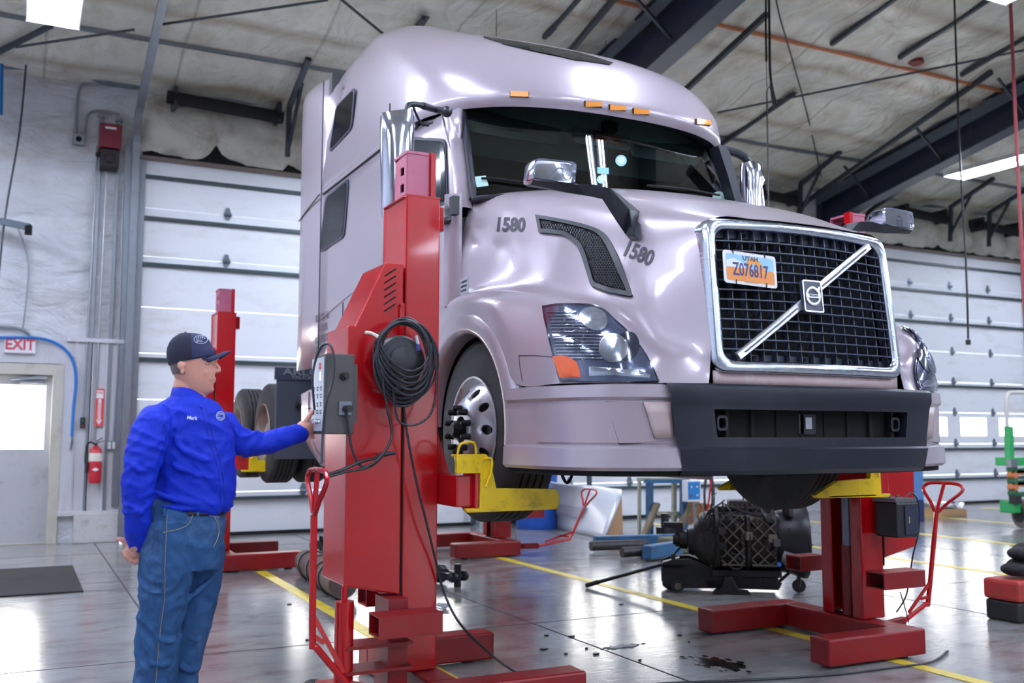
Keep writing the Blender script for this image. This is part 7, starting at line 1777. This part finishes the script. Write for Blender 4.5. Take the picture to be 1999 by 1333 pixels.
# ---- toolbox at the right edge with black cloths on it
p = onz(1940, 1190); q = onz(1945, 1215)
TBX = onz(1984, 1218)
t = thing('toolbox', 'red plastic case with black base on the floor at the right edge', 'toolbox', (TBX.x+.4, TBX.y+.2, 0))
mb = MB(); x, y = TBX.x, TBX.y; mb.box((x, y-.02, .0), (x+.8, y+.25, .15)); mb.build('base', M_bp, t, smooth=0, bev=.02)
mb = MB(); mb.box((x-.01, y-.04, .15), (x+.8, y+.26, .30)); mb.build('lid', mat('case_red', (168, 50, 44), .5, var=.15, vs=6, dirt=(90, 50, 44), ds=5, damt=.7), t, smooth=0, bev=.025)
mb = MB(); mb.box((x+.20, y-.055, .24), (x+.30, y-.04, .275)); mb.build('latch', M_yellow, t, smooth=0)
for nm, dx, z, lb in (('work_gloves', .08, .365, 'folded black gloves on top of the red case, lower pair'), ('work_cloth', .16, .475, 'black cloth bundle on top of the gloves at the right edge')):
    mb = MB(); 
    for k in range(5): c = V(x+dx+.06+.10*k, y+.09+.03*(k % 2), z+.015*math.sin(k*2)); mb.sphere(c, (.10, .11, .05+.012*(k % 3)), 14, 8)
    tag(remesh(mb, nm, mat('black_cloth', (26, 25, 28), .9, var=.2, vs=20, bump=.5, bs=60), None, .012, 3), lb, 'gloves' if 'glove' in nm else 'cloth')

# ---- green scissor lift at the right edge
M_grn = mat('lift_green', (44, 160, 88), .45, var=.1, vs=4)
t = thing('scissor_lift', 'green scissor lift with white guard rail at the right edge', 'scissor lift', tuple(onz(1995, 1030)))
LY = 9.55
def K(x, y, Y=LY): return ony(x, y, Y)
mb = MB(); mb.tube(cr([K(1966, 832), K(1965, 790), K(1968, 770), K(1980, 766), K(2040, 766)], 5), .03, 10); mb.bar(K(1966, 800), K(2040, 802), .02); mb.bar(K(1967, 860), K(2040, 862), .02); mb.build('guard_rail', mat('rail_white', (206, 202, 196), .5, var=.1, vs=8), t, smooth=30)
mb = MB(); mb.bar(K(1969, 832), K(1971, 900), .09); mb.build('post', M_grn, t, smooth=0)
SX = K(1966, 900).x; ZT, ZB_ = K(1966, 893).z, K(1966, 986).z
mb = MB(); mb.box((SX, LY-.05, ZT-.12), (SX+2.0, LY+.2, ZT)); mb.build('platform', M_grn, t, smooth=0, bev=.01)
mb = MB(); mb.box((SX-.02, LY-.08, ZT-.14), (SX+.12, LY+.0, ZT-.02)); mb.build('platform_edge', M_galv, t, smooth=0)
zz = ZT-.12
for k in range(5):
    z0 = zz-.085*k; mb = MB(); mb.bar((SX+.06 if k % 2 else SX+1.6, LY, z0), (SX+1.6 if k % 2 else SX+.06, LY, z0-.085), .05, .07); mb.cyl((SX+.10, LY-.06, z0-.05), (SX+.10, LY+.06, z0-.05), .045); mb.build('scissor_arm', mat('lift_green_dark', (40, 92, 62), .5, var=.2, vs=6) if k % 2 == 0 else mat('scissor_orange', (206, 120, 72), .5), t, smooth=0)
mb = MB(); mb.box((SX+.05, LY-.05, ZB_-.12), (SX+2, LY+.2, ZB_+.06)); mb.build('chassis', M_grn, t, smooth=0, bev=.02); mb = MB(); mb.box((SX-.0, LY-.1, ZB_+.02), (SX+.14, LY, ZB_+.14)); mb.build('bumper_block', M_bp, t, smooth=0)
wz = onz(1990, 1032); mb = MB(); c = V(K(1995, 1000).x+.03, LY-.02, .21); mb.lathe([(0, -.09), (.17, -.09), (.205, -.07), (.205, .07), (.17, .09), (0, .09)], c, (1, -.35, 0), 32); mb.build('wheel', mat('wheel_tread', (112, 104, 98), .8, var=.1), t); mb = MB(); mb.lathe([(0, .10), (.12, .10), (.13, .085)], c, (1, -.35, 0), 24); mb.lathe([(0, -.10), (.12, -.10), (.13, -.085)], c, (1, -.35, 0), 24); mb.build('wheel_hub', M_bp, t)

# ---- hanging cords
def cord(name, P, r_, label, Y, m=None, cat='cord', group='hanging cords', hook=None):
    pts = [ony(x, y, Y) if not isinstance(Y, list) else ony(x, y, Y[i]) for i, (x, y) in enumerate(P)]
    top = pts[0]; pts = [V(top.x, top.y, roofz(top.y)-.12)] + pts if top.z < roofz(top.y)-.3 else pts
    mb = MB(); mb.tube(cr(pts, 4), r_, 8); return tag(mb.build(name, m or M_blk), label, cat, group)
cord('hanging_cord', [(1495, -5), (1495, 60), (1496, 120)], .012, 'left one of two black cords hanging beside the cab roof', 8.2)
cord('hanging_cord', [(1501, -5), (1502, 60), (1503, 130), (1506, 165), (1513, 195), (1516, 206), (1512, 208), (1508, 190), (1505, 165)], .014, 'black cord with a loop at its end hanging beside the cab roof', 8.2)
mb = MB(); mb.tube([ony(1496, 120, 8.2), ony(1497, 170, 8.2)], .004, 6); mb.tube(cr([ony(1505, 170, 8.2), ony(1499, 172, 8.2), ony(1497, 182, 8.2)], 4), .007, 6); mb.tube([ony(1497, 180, 8.2), ony(1498, 260, 8.2), ony(1500, 420, 8.2)], .009, 8); tag(mb.build('hanging_cord', M_steel_dk, weld=False), 'thin steel cable hanging down behind the hood from the black cords', 'cord', 'hanging cords')
cord('hanging_cord', [(1516, 5), (1545, 110), (1575, 220), (1600, 330), (1604, 345)], .010, 'slanting dark cable from the roof to the right navy beam', [8.2, 9.6, 11, 12.5, 12.7])
cord('hanging_cord', [(1863, -5), (1867, 120), (1872, 260), (1878, 380), (1884, 480), (1888, 580), (1890, 662)], .012, 'long black cord hanging at the right with a plug at its end', 7.8)
p = ony(1890, 668, 7.8); t = thing('plug', 'dark square plug at the end of the long hanging cord', 'plug', tuple(p)); mb = MB(); mb.box(p-V(.022, .02, .03), p+V(.022, .02, .03)); mb.build('plug_body', M_bp, t, smooth=0, bev=.004); mb = MB(); mb.box(p-V(.014, .012, .045), p+V(.014, .012, -.03)); mb.build('plug_face', M_plast, t, smooth=0)
cord('red_rod', [(1972, -5), (1980, 180), (1988, 350), (1996, 520), (2004, 690)], .018, 'thin red hose hanging at the right edge', 6.8, mat('hose_red', (150, 60, 66), .5), 'hose', None)

# ---- oil spots and small debris
M_oil = mat('oil_black', (10, 8, 9), .08, spec=.8)
def spot(name, label, cx, cy, rx, ry, seed, group=None, m=M_oil, frag=0, z=.0025):
    random.seed(seed); c = onz(cx, cy); P = []; n = 40
    ph = [random.uniform(0, 6) for _ in range(4)]
    for i in range(n):
        a = 2*PI*i/n; k = 1+.22*math.sin(2*a+ph[0])+.18*math.sin(5*a+ph[1])+.12*math.sin(9*a+ph[2])+.08*math.sin(15*a+ph[3]); P.append((rx*k*math.cos(a), ry*k*math.sin(a)))
    mb = MB(); mb.prism(P, (c.x, c.y, .0005), (1, 0, 0), (0, 1, 0), z, (0, 0, 1))
    for k in range(frag):
        a = random.uniform(0, 2*PI); d_ = random.uniform(1.0, 1.8); s_ = random.uniform(.06, .2)
        mb.prism([(d_*rx*math.cos(a)+rx*s_*math.cos(q)*random.uniform(.6, 1.2), d_*ry*math.sin(a)+ry*s_*math.sin(q)*random.uniform(.6, 1.2)) for q in [2*PI*i/9 for i in range(9)]], (c.x, c.y, .0005), (1, 0, 0), (0, 1, 0), z, (0, 0, 1))
    o = mb.build(name, m, smooth=0, weld=False); tag(o, label, 'stain', group); return o
spot('oil_spill', 'black wet oil patch on the floor left of the front right lift leg', 1404, 1295, .10, .16, 5, frag=16)
spot('oil_spill', 'thin dark oil speckles on the bright reflection of the floor', 1215, 1262, .10, .035, 8, frag=22)
for k, (x, y, s_) in enumerate(((1061, 1268, .03), (1067, 1241, .02), (1115, 1243, .022), (1163, 1277, .03), (1213, 1180, .02), (1105, 1277, .012), (1249, 1289, .012), (1345, 1254, .014), (1328, 1240, .02), (565, 1180, .02), (600, 1250, .015), (1145, 1266, .012))):
    random.seed(k); c = onz(x, y); mb = MB(); mb.prism([(s_*random.uniform(.5, 1.2)*math.cos(q), s_*random.uniform(.3, .8)*math.sin(q)) for q in [2*PI*i/8 for i in range(8)]], (c.x, c.y, .0), (1, 0, 0), (0, 1, 0), .008, (0, 0, 1))
    tag(mb.build('floor_debris', M_blk, smooth=0), 'small black scrap lying on the concrete floor', 'debris', 'small scraps on the floor')
c = onz(865, 1190); mb = MB(); random.seed(2)
for k in range(5): mb.tube(cr([c+V(random.uniform(-.06, .06), random.uniform(-.06, .06), .01+random.uniform(0, .03)) for _ in range(4)], 3), .006, 5)
tag(mb.build('litter', mat('litter_white', (190, 196, 204), .5), weld=False), 'crumpled whitish scrap on the floor beside the nearest column', 'litter')
